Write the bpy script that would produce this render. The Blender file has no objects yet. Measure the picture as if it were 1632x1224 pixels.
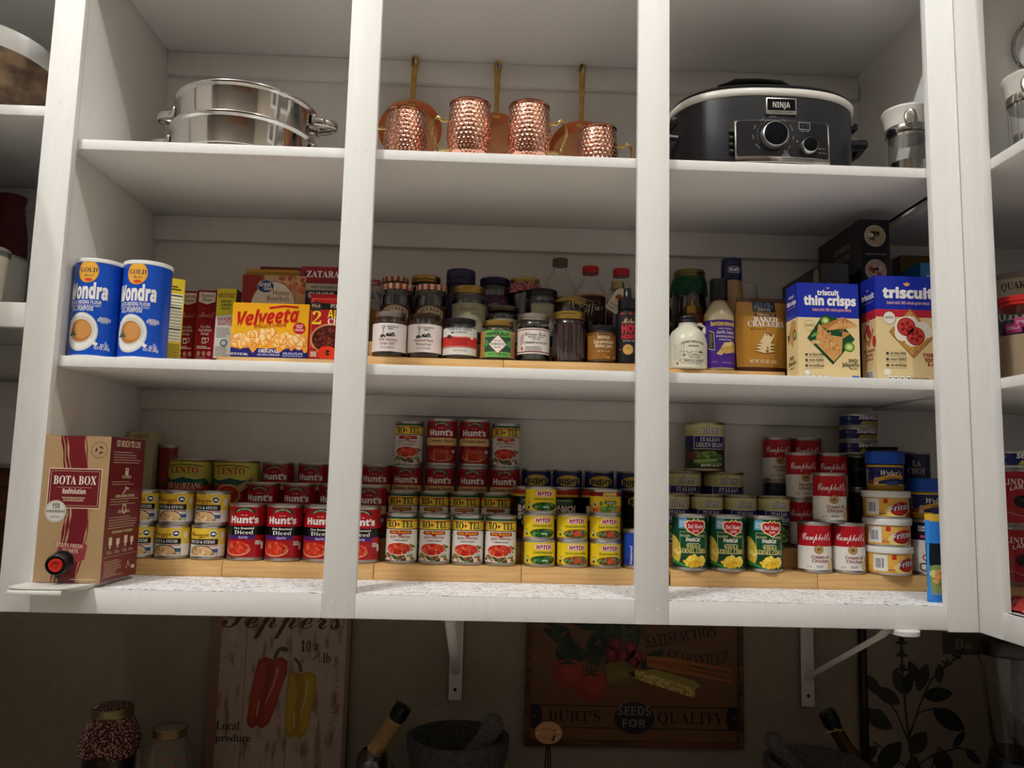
import bpy, bmesh, math, random
from mathutils import Vector, Matrix
PI = math.pi
S = bpy.context.scene
COL = S.collection

# ------------------------------------------------------------------ camera, world, lights, exposure
def setup_view():
    r = Vector((0.9993087, -0.02822164, 0.02420028)); u = Vector((-0.02727194, -0.11409319, 0.99309566)); f = Vector((0.0252657, 0.99306912, 0.11478398))
    cd = bpy.data.cameras.new('camera'); co = bpy.data.objects.new('camera', cd); COL.objects.link(co)
    cd.sensor_width = 36.0; cd.lens = 36.0 * 1262.73 / 1632.0; cd.clip_start = 0.05
    m = Matrix((r, u, -f)).transposed().to_4x4(); m.translation = Vector((0.31590543, -1.57285166, 0.12289347))
    co.matrix_world = m; S.camera = co
    w = bpy.data.worlds.new('world'); S.world = w; w.use_nodes = True
    b = w.node_tree.nodes['Background']; b.inputs[0].default_value = (1.0, 0.95, 0.9, 1); b.inputs[1].default_value = 0.045
    def lamp(n, loc, e, rad, col=(.965, .985, 1)):
        l = bpy.data.lights.new(n, 'POINT'); l.energy = e; l.shadow_soft_size = rad; l.color = col
        o = bpy.data.objects.new(n, l); COL.objects.link(o); o.location = loc
    lamp('ceiling_bulb', (-1.42, -1.85, 3.20), 102, 0.03)
    lamp('ceiling_bulb.001', (-1.17, -1.85, 3.20), 102, 0.03)
    lamp('ceiling_bulb.002', (1.22, -1.85, 3.20), 66, 0.03)
    S.view_settings.view_transform = 'Standard'; S.view_settings.look = 'None'
    S.view_settings.exposure = 0.2; S.view_settings.gamma = 1.0; S.view_settings.use_curve_mapping = False
setup_view()

# ------------------------------------------------------------------ colours and materials
def lin(c):
    return c / 12.92 if c <= 0.04045 else ((c + 0.055) / 1.055) ** 2.4
def C(h):
    h = h.lstrip('#')
    return tuple(lin(int(h[i:i + 2], 16) / 255) for i in (0, 2, 4)) + (1.0,)
WHITE, BLACK, CREAM = C('f2efe8'), C('121212'), C('ead9ae')

def material(name, rough=.5, metal=0.0, col=None, spec=.5, coat=0.0, trans=0.0, ior=1.45):
    m = bpy.data.materials.new(name); m.use_nodes = True
    nt = m.node_tree; b = nt.nodes['Principled BSDF']
    b.inputs['Roughness'].default_value = rough; b.inputs['Metallic'].default_value = metal
    b.inputs['Specular IOR Level'].default_value = spec; b.inputs['Coat Weight'].default_value = coat
    b.inputs['Transmission Weight'].default_value = trans; b.inputs['IOR'].default_value = ior
    if col is None:
        a = nt.nodes.new('ShaderNodeAttribute'); a.attribute_name = 'Col'
        nt.links.new(a.outputs['Color'], b.inputs['Base Color'])
    else:
        b.inputs['Base Color'].default_value = col
    return m
def nodes_of(m):
    nt = m.node_tree
    return nt, nt.nodes['Principled BSDF'], (lambda t: nt.nodes.new('ShaderNode' + t)), nt.links.new
def coords(N, Lk, scale):
    tc = N('TexCoord'); mp = N('Mapping'); mp.inputs['Scale'].default_value = scale
    Lk(tc.outputs['Object'], mp.inputs['Vector']); return mp
def bump(N, Lk, b, height, strength, dist):
    bp = N('Bump'); bp.inputs['Strength'].default_value = strength; bp.inputs['Distance'].default_value = dist
    Lk(height, bp.inputs['Height']); Lk(bp.outputs[0], b.inputs['Normal'])
def noisy(name, c1, c2, scale, rough=.5, strength=0.0, dist=.001, detail=4, lo=.35, hi=.65, metal=0.0, spec=.5):
    m = material(name, rough, metal, c1, spec); nt, b, N, Lk = nodes_of(m)
    mp = coords(N, Lk, scale); n = N('TexNoise'); n.inputs['Scale'].default_value = 1; n.inputs['Detail'].default_value = detail
    Lk(mp.outputs[0], n.inputs['Vector']); r = N('ValToRGB'); r.color_ramp.elements[0].position = lo; r.color_ramp.elements[1].position = hi
    r.color_ramp.elements[0].color = c1; r.color_ramp.elements[1].color = c2
    Lk(n.outputs['Fac'], r.inputs[0]); Lk(r.outputs[0], b.inputs['Base Color'])
    if strength: bump(N, Lk, b, n.outputs['Fac'], strength, dist)
    return m

M = {}
M['print'] = material('printed_paper', .5)
M['gloss'] = material('glossy_print', .22)
M['metal'] = material('bright_metal', .09, 1.0)
M['satin'] = material('satin_metal', .38, 1.0)
M['plastic'] = material('plastic', .3)
M['matte'] = material('matte', .8)
M['paint'] = noisy('white_paint', C('eceae6'), C('efede9'), (90, 90, 14), .5, .03, .0003, spec=.3)
M['wall'] = noisy('khaki_wall_paint', C('968b7b'), C('9c9181'), (40, 40, 40), .6, .2, .0006)
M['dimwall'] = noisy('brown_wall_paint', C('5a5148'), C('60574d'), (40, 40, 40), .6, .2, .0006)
M['ceil'] = noisy('ceiling_paint', C('dcd8ce'), C('e0dcd2'), (40, 40, 40), .7, .2, .0006)
M['floor'] = noisy('floor_boards', C('e2dcd4'), C('eee8e0'), (3, 40, 3), .4, .1, .001)
M['bamboo'] = noisy('bamboo', C('c99a5e'), C('dcb47a'), (5, 90, 130), .38, .05, .0004, 5)
M['darkwood'] = noisy('dark_wood', C('3c2414'), C('6b4324'), (6, 40, 60), .5, .15, .001, 6)
M['bowlwood'] = noisy('spalted_wood', C('4a3626'), C('b0906e'), (9, 14, 22), .4, .05, .001, 6)
M['stone'] = noisy('grey_stone', C('2c2c2a'), C('4a4a46'), (160, 160, 160), .85, .6, .002, 6)
M['lava'] = noisy('rough_lava_stone', C('3a3634'), C('6e6864'), (260, 260, 260), .9, .9, .003, 6)
M['counter'] = noisy('counter_stone', C('2a2622'), C('4a423a'), (60, 60, 60), .3)
M['glass'] = material('clear_glass', .02, 0, (1, 1, 1, 1), .5, 0, 1.0, 1.46)
M['clear'] = material('clear_plastic', .06, 0, (1, 1, 1, 1), .5, 0, 1.0, 1.3)
M['jelly'] = material('dark_preserve', .15)
M['brass'] = noisy('aged_brass', C('c29a52'), C('d8b468'), (30, 30, 30), .45, .1, .0005, metal=1.0)
M['copper'] = noisy('dull_copper', C('d8966a'), C('e2a87c'), (25, 25, 25), .48, .05, .0004, metal=1.0)
M['cast'] = noisy('black_enamel', C('15151a'), C('1c1c20'), (60, 60, 60), .38, .03, .0004)
def make_hammered():
    m = material('hammered_copper', .11, 1.0, C('ebb09a')); nt, b, N, Lk = nodes_of(m)
    tc = N('TexCoord'); g = N('TexGradient'); g.gradient_type = 'RADIAL'; Lk(tc.outputs['Object'], g.inputs[0]); sp = N('SeparateXYZ'); Lk(tc.outputs['Object'], sp.inputs[0])
    def mt(op, x, y=None):
        k = N('Math'); k.operation = op
        for i, q in enumerate((x, y)):
            if q is None: continue
            if isinstance(q, (int, float)): k.inputs[i].default_value = q
            else: Lk(q, k.inputs[i])
        return k.outputs[0]
    row = mt('DIVIDE', sp.outputs['Z'], .0098); u = mt('ADD', mt('MULTIPLY', g.outputs['Fac'], 30), mt('MULTIPLY', mt('FLOOR', row), .5))
    du = mt('SUBTRACT', mt('FRACT', u), .5); dv = mt('SUBTRACT', mt('FRACT', row), .5)
    d = mt('SQRT', mt('ADD', mt('MULTIPLY', du, du), mt('MULTIPLY', dv, dv)))
    r = N('ValToRGB'); r.color_ramp.interpolation = 'EASE'; e = r.color_ramp.elements; e[0].position = .05; e[1].position = .46; Lk(d, r.inputs[0])
    bump(N, Lk, b, r.outputs[0], .8, .0016); return m
M['hammered'] = make_hammered()
def make_liner():
    m = material('patterned_liner', .55, 0, WHITE); nt, b, N, Lk = nodes_of(m)
    mp = coords(N, Lk, (36, 70, 40)); n = N('TexNoise'); n.inputs['Scale'].default_value = 1; n.inputs['Detail'].default_value = 1.5; n.inputs['Distortion'].default_value = 1.2
    Lk(mp.outputs[0], n.inputs['Vector']); r = N('ValToRGB'); e = r.color_ramp.elements
    e[0].position = .472; e[0].color = C('fbfafa'); e[1].position = .528; e[1].color = C('fbfafa'); k = e.new(.50); k.color = C('3a3640')
    Lk(n.outputs['Fac'], r.inputs[0]); Lk(r.outputs[0], b.inputs['Base Color']); return m
M['liner'] = make_liner()
def make_distressed(name, c1, c2, c3):
    m = material(name, .6, 0, c1); nt, b, N, Lk = nodes_of(m)
    mp = coords(N, Lk, (55, 55, 14)); n = N('TexNoise'); n.inputs['Scale'].default_value = 1; n.inputs['Detail'].default_value = 5
    Lk(mp.outputs[0], n.inputs['Vector']); r = N('ValToRGB'); e = r.color_ramp.elements
    e[0].position = .36; e[0].color = c3; e[1].position = .46; e[1].color = c1; k = e.new(.75); k.color = c2
    Lk(n.outputs['Fac'], r.inputs[0]); Lk(r.outputs[0], b.inputs['Base Color']); return m
M['distress'] = make_distressed('distressed_board', C('b3a091'), C('bdaa9a'), C('8d6f5c'))
def make_cloth(name, c1, c2, sc):
    m = material(name, .9, 0, c1); nt, b, N, Lk = nodes_of(m)
    mp = coords(N, Lk, (sc,) * 3); v = N('TexVoronoi'); v.inputs['Scale'].default_value = 1; Lk(mp.outputs[0], v.inputs['Vector'])
    r = N('ValToRGB'); e = r.color_ramp.elements; r.color_ramp.interpolation = 'CONSTANT'
    e[0].color = c2; e[1].position = .42; e[1].color = c1
    Lk(v.outputs['Distance'], r.inputs[0]); Lk(r.outputs[0], b.inputs['Base Color']); return m
M['cloth_red'] = make_cloth('red_floral_cloth', C('4c1c1c'), C('b08a80'), 190)
M['cloth_mix'] = make_cloth('patchwork_cloth', C('6c7468'), C('96604c'), 120)
M['cloth_pink'] = make_cloth('pink_print_cloth', C('93404c'), C('d9a9a4'), 210)
M['cloth_green'] = make_cloth('green_print_cloth', C('134a30'), C('2b6a48'), 150)
def make_check():
    m = material('gingham_lid', .35, 0, WHITE); nt, b, N, Lk = nodes_of(m)
    g = N('TexGradient'); g.gradient_type = 'RADIAL'; tc = N('TexCoord'); Lk(tc.outputs['Object'], g.inputs[0])
    mt = N('Math'); mt.operation = 'MULTIPLY'; mt.inputs[1].default_value = 14; Lk(g.outputs['Fac'], mt.inputs[0])
    fr = N('Math'); fr.operation = 'FRACT'; Lk(mt.outputs[0], fr.inputs[0])
    r = N('ValToRGB'); r.color_ramp.interpolation = 'CONSTANT'; e = r.color_ramp.elements; e[0].color = C('c0502e'); e[1].position = .5; e[1].color = C('e8d8c4')
    Lk(fr.outputs[0], r.inputs[0]); Lk(r.outputs[0], b.inputs['Base Color']); return m
M['check'] = make_check()

# ------------------------------------------------------------------ printed artwork (flat shapes and lettering)
_fc = bpy.data.curves.new('lettering', 'FONT'); _fc.resolution_u = 2
_fo = bpy.data.objects.new('lettering', _fc)
_OFF = {'b': (0x1D5D4, 0x1D5EE, 0x1D7EC), 'B': (0x1D400, 0x1D41A, 0x1D7CE), 'i': (0x1D468, 0x1D482, 0x1D7CE), 'I': (0x1D63C, 0x1D656, 0x1D7EC), 's': (0x1D4D0, 0x1D4EA, 0x1D7CE)}
def sty(s, k):
    if k not in _OFF: return s
    U, l, d = _OFF[k]; o = ''
    for c in s:
        if 'A' <= c <= 'Z': o += chr(U + ord(c) - 65)
        elif 'a' <= c <= 'z': o += chr(l + ord(c) - 97)
        elif '0' <= c <= '9': o += chr(d + ord(c) - 48)
        else: o += c
    return o
_gc = {}
def glyphs(s, k, off):
    if k in ('B', 'i', 's'): off = 0.0
    key = (s, k, off)
    if key not in _gc:
        for o in (off, 0.0):
            _fc.offset = o; _fc.body = sty(s, k); m = _fo.to_mesh()
            vs = [(v.co.x, v.co.y) for v in m.vertices]; fs = [tuple(p.vertices) for p in m.polygons]; _fo.to_mesh_clear()
            if fs: break
        _gc[key] = (vs, fs, min(v[0] for v in vs), max(v[0] for v in vs))
    return _gc[key]

class Art:
    """Flat coloured shapes in metres: u to the right of the middle, v up from the bottom; layer = print order."""
    def __init__(s): s.items = []
    def poly(s, pts, col, L=1): s.items.append((list(pts), [tuple(range(len(pts)))], col, L))
    def rect(s, x0, y0, x1, y1, col, L=1): s.poly([(x0, y0), (x1, y0), (x1, y1), (x0, y1)], col, L)
    def ell(s, cx, cy, rx, ry, col, L=1, n=24, a0=0.0, rot=0.0):
        c, d = math.cos(rot), math.sin(rot)
        s.poly([(cx + rx * math.cos(a0 + 2 * PI * i / n) * c - ry * math.sin(a0 + 2 * PI * i / n) * d, cy + rx * math.cos(a0 + 2 * PI * i / n) * d + ry * math.sin(a0 + 2 * PI * i / n) * c) for i in range(n)], col, L)
    def rrect(s, x0, y0, x1, y1, r, col, L=1):
        p = []
        for cx, cy, a in ((x1 - r, y1 - r, 0), (x0 + r, y1 - r, PI / 2), (x0 + r, y0 + r, PI), (x1 - r, y0 + r, 1.5 * PI)):
            p += [(cx + r * math.cos(a + PI / 8 * i), cy + r * math.sin(a + PI / 8 * i)) for i in range(5)]
        s.poly(p, col, L)
    def frame(s, x0, y0, x1, y1, t, col, L=1):
        s.rect(x0, y0, x1, y0 + t, col, L); s.rect(x0, y1 - t, x1, y1, col, L); s.rect(x0, y0, x0 + t, y1, col, L); s.rect(x1 - t, y0, x1, y1, col, L)
    def line(s, pts, w, col, L=1):
        for (ax, ay), (bx, by) in zip(pts, pts[1:]):
            d = math.hypot(bx - ax, by - ay) or 1; nx, ny = -(by - ay) / d * w / 2, (bx - ax) / d * w / 2
            s.poly([(ax - nx, ay - ny), (bx - nx, by - ny), (bx + nx, by + ny), (ax + nx, ay + ny)], col, L)
    def leaf(s, x, y, l, w, ang, col, L=1):
        p = [(t * l, w / 2 * math.sin(PI * t) ** .8) for t in (0, .12, .3, .5, .7, .88, 1)]; p = p + [(a, -b) for a, b in p[-2:0:-1]]
        c, d = math.cos(ang), math.sin(ang); s.poly([(x + a * c - b * d, y + a * d + b * c) for a, b in p], col, L)
    def blobs(s, seed, cx, cy, rx, ry, n, r, cols, L=1, asp=.8):
        R = random.Random(seed)
        for i in range(n):
            t = R.random() * 2 * PI; q = math.sqrt(R.random()); k = r * (.7 + .6 * R.random())
            s.ell(cx + rx * q * math.cos(t), cy + ry * q * math.sin(t), k, k * asp * (.7 + .5 * R.random()), R.choice(cols), L + .02 * i, 9, 0, R.random() * 3)
    def text(s, t, x, y, h, col, w=None, k='b', al='c', L=3, sh=0.0, arc=0.0, rot=0.0, off=0.0, maxw=None):
        vs, fs, x0, x1 = glyphs(t, k, off); sc = h / .70; sx = sc
        if w: sx = w / (x1 - x0)
        elif maxw and (x1 - x0) * sc > maxw: sx = maxw / (x1 - x0)
        W = (x1 - x0) * sx; ox = {'c': -W / 2, 'l': 0, 'r': -W}[al]; c, d = math.cos(rot), math.sin(rot); o = []
        for a, b in vs:
            X = (a - x0) * sx + ox; Y = b * sc; X += Y * sh
            if arc: Y += arc * (1 - (2 * X / W) ** 2)
            o.append((x + X * c - Y * d, y + X * d + Y * c))
        s.items.append((o, fs, col, L))
    def otext(s, t, x, y, h, col, oc, o=.03, **kw):
        L = kw.pop('L', 3); s.text(t, x, y, h, oc, off=o, L=L, **kw); s.text(t, x, y, h, col, L=L + 1, **kw)
    def lines(s, x0, x1, y0, y1, n, col, L=2, seed=1, fill=.5):
        R = random.Random(seed); st = (y1 - y0) / n
        for i in range(n): s.rect(x0, y1 - st * (i + 1), x0 + (x1 - x0) * (.6 + .4 * R.random()), y1 - st * (i + 1) + st * fill, col, L)
    def barcode(s, x0, y0, x1, y1, L=2, col=C('30384e')):
        R = random.Random(5); s.rect(x0, y0, x1, y1, WHITE, L); x = x0 + (x1 - x0) * .08
        while x < x1 - (x1 - x0) * .1:
            w = (x1 - x0) * R.choice((.02, .035, .05)); s.rect(x, y0 + (y1 - y0) * .1, x + w, y1 - (y1 - y0) * .06, col, L + 1); x += w + (x1 - x0) * R.choice((.03, .05))

class B:
    """Collects geometry with face colours into one mesh."""
    def __init__(s):
        s.bm = bmesh.new(); s.cl = s.bm.loops.layers.float_color.new('Col')
    def face(s, vs, col, mat=0, smooth=False):
        try: f = s.bm.faces.new(vs)
        except ValueError: return None
        f.material_index = mat; f.smooth = smooth
        for l in f.loops: l[s.cl] = col
        return f
    def grid(s, rings, cols, close=True, mat=0, smooth=True):
        n = len(rings[0])
        for i in range(len(rings) - 1):
            for j in range(n if close else n - 1):
                k = (j + 1) % n; s.face((rings[i][j], rings[i][k], rings[i + 1][k], rings[i + 1][j]), cols[i] if isinstance(cols, list) else cols, mat, smooth)
    def ring(s, pts): return [s.bm.verts.new(p) for p in pts]
    def lathe(s, prof, col=WHITE, n=40, cx=0, cy=0, mat=0, cap0=True, cap1=True, a=(1, 1), rot=0.0):
        """prof: (r, z) or (r, z, colour-of-the-band-that-starts-here)"""
        R = []; cols = []
        for p in prof:
            r = max(p[0], 1e-5); R.append(s.ring([(cx + r * a[0] * math.cos(2 * PI * i / n + rot), cy + r * a[1] * math.sin(2 * PI * i / n + rot), p[1]) for i in range(n)])); cols.append(p[2] if len(p) > 2 else col)
        s.grid(R, cols, True, mat)
        if cap0: s.face(list(reversed(R[0])), cols[0], mat)
        if cap1: s.face(R[-1], cols[-1], mat)
        return s
    def box(s, x0, y0, z0, x1, y1, z1, col=WHITE, bev=0.0, mat=0, cols=None):
        t = bmesh.new(); bmesh.ops.create_cube(t, size=1)
        for v in t.verts: v.co = Vector(((x0 + x1) / 2 + v.co.x * (x1 - x0), (y0 + y1) / 2 + v.co.y * (y1 - y0), (z0 + z1) / 2 + v.co.z * (z1 - z0)))
        if bev: bmesh.ops.bevel(t, geom=t.edges[:], offset=bev, segments=2, affect='EDGES', profile=.5)
        mp = {v: s.bm.verts.new(v.co) for v in t.verts}
        for f in t.faces: s.face([mp[v] for v in f.verts], col, mat, False)
        t.free(); return s
    def tube(s, pts, r, col=WHITE, n=10, mat=0, a=(1, 1), cap=True):
        pts = [Vector(p) for p in pts]; R = []
        for i, p in enumerate(pts):
            d = (pts[min(i + 1, len(pts) - 1)] - pts[max(i - 1, 0)]).normalized()
            up = Vector((0, 0, 1)) if abs(d.z) < .9 else Vector((0, 1, 0)); x = d.cross(up).normalized(); y = d.cross(x).normalized()
            rr = r[i] if isinstance(r, (list, tuple)) else r
            R.append(s.ring([p + x * (rr * a[0] * math.cos(2 * PI * k / n)) + y * (rr * a[1] * math.sin(2 * PI * k / n)) for k in range(n)]))
        s.grid(R, col, True, mat)
        if cap: s.face(list(reversed(R[0])), col, mat); s.face(R[-1], col, mat)
        return s
    def art(s, art, fn, step=None, mat=0, eps=.00016, clip=None):
        if not art.items: return s
        t = bmesh.new(); ly = t.faces.layers.int.new('i'); ls = []
        for pts, fs, col, L in art.items:
            vs = [t.verts.new((p[0], p[1], L)) for p in pts]; ls.append(col)
            for f in fs:
                try: g = t.faces.new([vs[i] for i in f]); g[ly] = len(ls) - 1
                except ValueError: pass
        bmesh.ops.triangulate(t, faces=[f for f in t.faces if len(f.verts) > 4])
        if clip:
            for co, no in (((clip[0], 0, 0), (-1, 0, 0)), ((clip[1], 0, 0), (1, 0, 0)), ((0, clip[2], 0), (0, -1, 0)), ((0, clip[3], 0), (0, 1, 0))):
                bmesh.ops.bisect_plane(t, geom=t.verts[:] + t.edges[:] + t.faces[:], plane_co=co, plane_no=no, clear_outer=True)
        if step and t.verts:
            xs = [v.co.x for v in t.verts]; k = math.floor(min(xs) / step) + 1
            while k * step < max(xs):
                bmesh.ops.bisect_plane(t, geom=t.verts[:] + t.edges[:] + t.faces[:], plane_co=(k * step, 0, 0), plane_no=(1, 0, 0)); k += 1
        mp = {v: s.bm.verts.new(fn(v.co.x, v.co.y, v.co.z * eps)) for v in t.verts}
        for f in t.faces: s.face([mp[v] for v in f.verts], ls[f[ly]], mat)
        t.free(); return s
    def done(s, name, mats, recalc=True, ang=35, keep=None):
        if recalc == 'all': bmesh.ops.recalc_face_normals(s.bm, faces=s.bm.faces[:])
        me = bpy.data.meshes.new(name); s.bm.to_mesh(me); s.bm.free()
        for m in (mats if isinstance(mats, (list, tuple)) else [mats]): me.materials.append(M[m])
        try: me.set_sharp_from_angle(angle=math.radians(ang))
        except Exception: pass
        return me
def cyl(R, z0=0.0, phi=0.0, cx=0, cy=0):
    return lambda u, v, e: (cx + (R + e) * math.sin(u / R + phi), cy - (R + e) * math.cos(u / R + phi), z0 + v)
def front(y, x=0.0, z=0.0): return lambda u, v, e: (x + u, y - e, z + v)
def side_l(x, y=0.0, z=0.0): return lambda u, v, e: (x - e, y - u, z + v)
def side_r(x, y=0.0, z=0.0): return lambda u, v, e: (x + e, y + u, z + v)

# ------------------------------------------------------------------ objects
def obj(name, me, parent=None, loc=(0, 0, 0), rot=(0, 0, 0)):
    o = bpy.data.objects.new(name, me); COL.objects.link(o); o.location = loc; o.rotation_euler = rot
    if parent: o.parent = parent
    return o
def tag(o, label, cat, group=None):
    o['label'] = label; o['category'] = cat
    if group: o['group'] = group
    return o
def struct(name, me, loc=(0, 0, 0)):
    o = obj(name, me, None, loc); o['kind'] = 'structure'; return o
def put(proto, label, loc, rz=0.0, group=None, rot=None):
    """proto = (name, category, [(part, mesh, parent part)]) or (name, category, mesh); every call makes a thing of its own."""
    name, cat, parts = proto
    rot = rot or (0, 0, rz); loc = (loc[0], loc[1], loc[2] + .0003)
    if not isinstance(parts, list): return tag(obj(name, parts, None, loc, rot), label, cat, group)
    r = tag(obj(name, None, None, loc, rot), label, cat, group); made = {}
    for p in parts:
        made[p[0]] = obj(p[0], p[1], made[p[2]] if len(p) > 2 and p[2] else r)
        if len(p) > 3: made[p[0]]['label'] = p[3]
    return r
def box_mesh(name, mat, *boxes, bev=.0012, col=WHITE):
    b = B()
    for x in boxes: b.box(*x, col=col, bev=bev)
    return b.done(name, mat)

# ------------------------------------------------------------------ the setting
def setting():
    struct('wall_back', box_mesh('wall_back', 'wall', (-2.4, .464, -1.6, 1.78, .50, 3.40), bev=0))
    struct('wall_right', box_mesh('wall_right', 'wall', (1.76, -3.2, -1.6, 1.80, .464, 3.40), bev=0))
    struct('wall_left', box_mesh('wall_left', 'dimwall', (-2.44, -3.2, -1.6, -2.40, .5, 3.40), bev=0))
    struct('wall_front', box_mesh('wall_front', 'dimwall', (-2.44, -3.24, -1.6, 1.8, -3.2, 3.40), bev=0))
    struct('dark_reflection_panel_1', box_mesh('dark_reflection_panel_1', 'darkwood', (-.75, -3.1995, -1.6, .95, -3.17, 1.0), bev=.004))  # unseen dark slab added behind the camera to darken reflections in metal and glass
    struct('floor', box_mesh('floor', 'floor', (-2.44, -3.24, -1.64, 1.8, .5, -1.6), bev=0))
    struct('ceiling', box_mesh('ceiling', 'ceil', (-2.44, -3.24, 3.40, 1.8, .5, 3.44), bev=0))
setting()

ZT, ZTb, ZM, ZMb, ZR, ZRb, TOP = .7922, .7708, .3399, .3184, -.111, -.158, 1.218
def shelving():
    t = tag(obj('shelving_unit', None), 'white painted wall shelving unit of three open bays', 'shelving unit')
    def part(n, *boxes, mat='paint', bev=.0012, lab=None, dots=()):
        b = B()
        for x in boxes: b.box(*x, bev=bev)
        for x, z in dots:                    # small filled nail dimples on the face frame
            R = [b.ring([(x + r * math.cos(k * PI / 5), y, z + r * math.sin(k * PI / 5)) for k in range(10)]) for r, y in ((.0026, boxes[0][1] - .00005), (.0019, boxes[0][1] - .0006), (.0007, boxes[0][1] + .0001))]
            b.grid(R, C('bdb8ae'))
        o = obj(n, b.done(n, mat), t)
        if lab: o['label'] = lab
    part('stile', (-.6139, 0, ZRb + .0005, -.5516, .019, 1.3), dots=((-.585, .86), (-.60, .50), (-.587, .30), (-.59, -.09)))
    part('stile', (0, 0, ZRb, .0635, .019, 1.3), dots=((.018, -.128), (.044, -.128), (.02, .325), (.048, .325), (.02, .78), (.045, .78)))
    part('stile', (.606, 0, ZRb, .6719, .019, 1.3), dots=((.62, -.128), (.65, -.128), (.622, .33), (.652, .33), (.64, .315), (.63, .78), (.66, .78)))
    part('stile', (1.2233, 0, ZRb - .003, 1.2845, .019, 1.3), dots=((1.24, -.13), (1.268, -.13), (1.242, .33), (1.266, .33)))
    for x0, x1 in ((-.5514, -.0002), (.0637, .6058), (.6721, 1.2231)):
        part('bottom_rail', (x0, .0003, ZRb, x1, .0188, ZR - .001)); part('top_rail', (x0, .0003, TOP - .01, x1, .0188, 1.3))
    part('shelf', (-.566, .0206, ZTb, 1.2855, .455, ZT)); part('shelf', (-.566, .0206, ZMb, 1.2855, .455, ZM))
    part('shelf', (-.566, .0206, ZR - .02, 1.2855, .455, ZR - .001)); part('top_panel', (-.566, .0206, TOP, 1.2855, .455, TOP + .02))
    part('liner', (-.5512, .0006, ZR - .0009, 1.2229, .0187, ZR + .0001), (-.566, .0187, ZR - .0009, 1.2855, .455, ZR + .0001), mat='liner', bev=0, lab='white shelf liner with grey scribble pattern')
    for z0, z1 in ((TOP - .062, TOP - .0005), (ZTb - .0645, ZTb - .0005), (ZMb - .0503, ZMb - .0005)):
        part('cleat', (-.566, .437, z0, 1.2845, .4548, z1))
    part('side_panel', (-.586, .0195, ZRb, -.5665, .4555, 1.3)); part('back_panel', (-1.55, .456, ZRb, 1.745, .4635, 1.3), bev=0)
    part('divider_panel', (1.2885, .0195, ZT + .0006, 1.3005, .4555, 1.3))
    l = tag(obj('side_shelving_unit', None), 'white shelving bay at the left edge holding bowl and tumbler', 'shelving unit')
    def lp(n, *boxes, mat='paint'): obj(n, box_mesh(n, mat, *boxes), l)
    lp('shelf', (-1.5, .002, .831, -.6145, .4548, .8524)); lp('bottom_rail', (-1.5, .0002, .392, -.6142, .019, .4413))
    lp('bottom_shelf', (-1.5, .0195, .42, -.5865, .4548, .4408)); lp('top_panel', (-1.5, .0195, TOP, -.5865, .4548, TOP + .02)); lp('cleat', (-1.5, .437, .775, -.5865, .4548, .8305), (-1.5, .437, .36, -.5865, .4548, .4195))
    lp('stile', (-1.56, .001, .392, -1.5005, .019, 1.3)); lp('side_panel', (-1.519, .0195, .392, -1.5005, .4548, 1.3))
    lp('added_shade_block', (-1.5, -.45, -.16, -.77, -.0015, 1.18))  # added block out of view, keeps lamp light off the wall below this bay
    struct('trim_1', box_mesh('trim_1', 'paint', (-1.5, .437, .2603, -.5868, .4558, .3247)))
    r = tag(obj('corner_shelving_unit', None), 'white shelving unit on the right turned to face across', 'shelving unit')
    def rp(n, *boxes, mat='paint'): obj(n, box_mesh(n, mat, *boxes), r)
    X0 = 1.2857
    rp('stile', (X0, -.0705, -.161, X0 + .019, .0190, 1.3)); rp('stile', (X0, -1.06, -.161, X0 + .019, -1.0, 1.3))
    rp('bottom_rail', (X0 + .0003, -.9998, -.161, X0 + .0187, -.0707, ZR)); rp('top_rail', (X0 + .0003, -.9998, TOP - .01, X0 + .0187, -.0707, 1.3))
    for z0, z1 in ((.7568, .7788), (.3136, .3343), (ZR - .021, ZR - .001)): rp('shelf', (X0 + .0195, -1.06, z0, 1.745, .4552, z1))
    rp('top_panel', (X0 + .0195, -1.06, TOP, 1.745, .4552, TOP + .02)); rp('back_panel', (1.7455, -1.06, -.161, 1.757, .4552, 1.3)); rp('side_panel', (X0 + .0195, -1.08, -.161, 1.757, -1.0605, 1.3))
    rp('end_panel', (X0 + .0205, .0195, .7794, 1.745, .034, TOP - .0005)); obj('liner', box_mesh('liner', 'liner', (X0 + .006, -1.0, ZR - .001, 1.745, .4552, ZR), bev=0), r)
shelving()
# ------------------------------------------------------------------ cans
TIN = C('b9b6b0')
def can_body(r, h, col=TIN, n=40):
    b = B(); q = r * .965
    b.lathe([(r * .93, .003), (r * .965, 0), (r, .0015), (r, .0035), (q, .006), (q, h - .006), (r, h - .0038), (r, h - .0012), (r * .985, h), (r * .955, h - .0004), (r * .945, h - .0045), (r * .8, h - .0050), (r * .78, h - .0042), (r * .6, h - .0042), (r * .58, h - .0050)], col, n)
    return b.done('can_body', 'satin', ang=50)
def sleeve(r, z0, z1, bands, art=None, mat='gloss', n=48, phi=0.0, prof=None):
    """paper label round a can: bands = [(fraction of the height from the bottom, colour), ...] lowest first"""
    b = B(); p = []
    fr = bands + [(1.0, bands[-1][1])]
    for (f0, c), (f1, _) in zip(fr, fr[1:]):
        p += [(r, z0 + (z1 - z0) * f0, c), (r, z0 + (z1 - z0) * f1, c)]
    b.lathe(p, n=n, cap0=False, cap1=False)
    if art: b.art(art, cyl(r, z0, phi), step=r * .13, clip=(-9, 9, 0, z1 - z0))
    return b.done('label', mat, ang=60)
RED, DKRED, YEL, PURP, GRN = C('b3151f'), C('7d0f18'), C('f0c51f'), C('4a2470'), C('1d5a34')
TOM = [C('c8321e'), C('d9482a'), C('a82316'), C('e2694a')]
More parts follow.
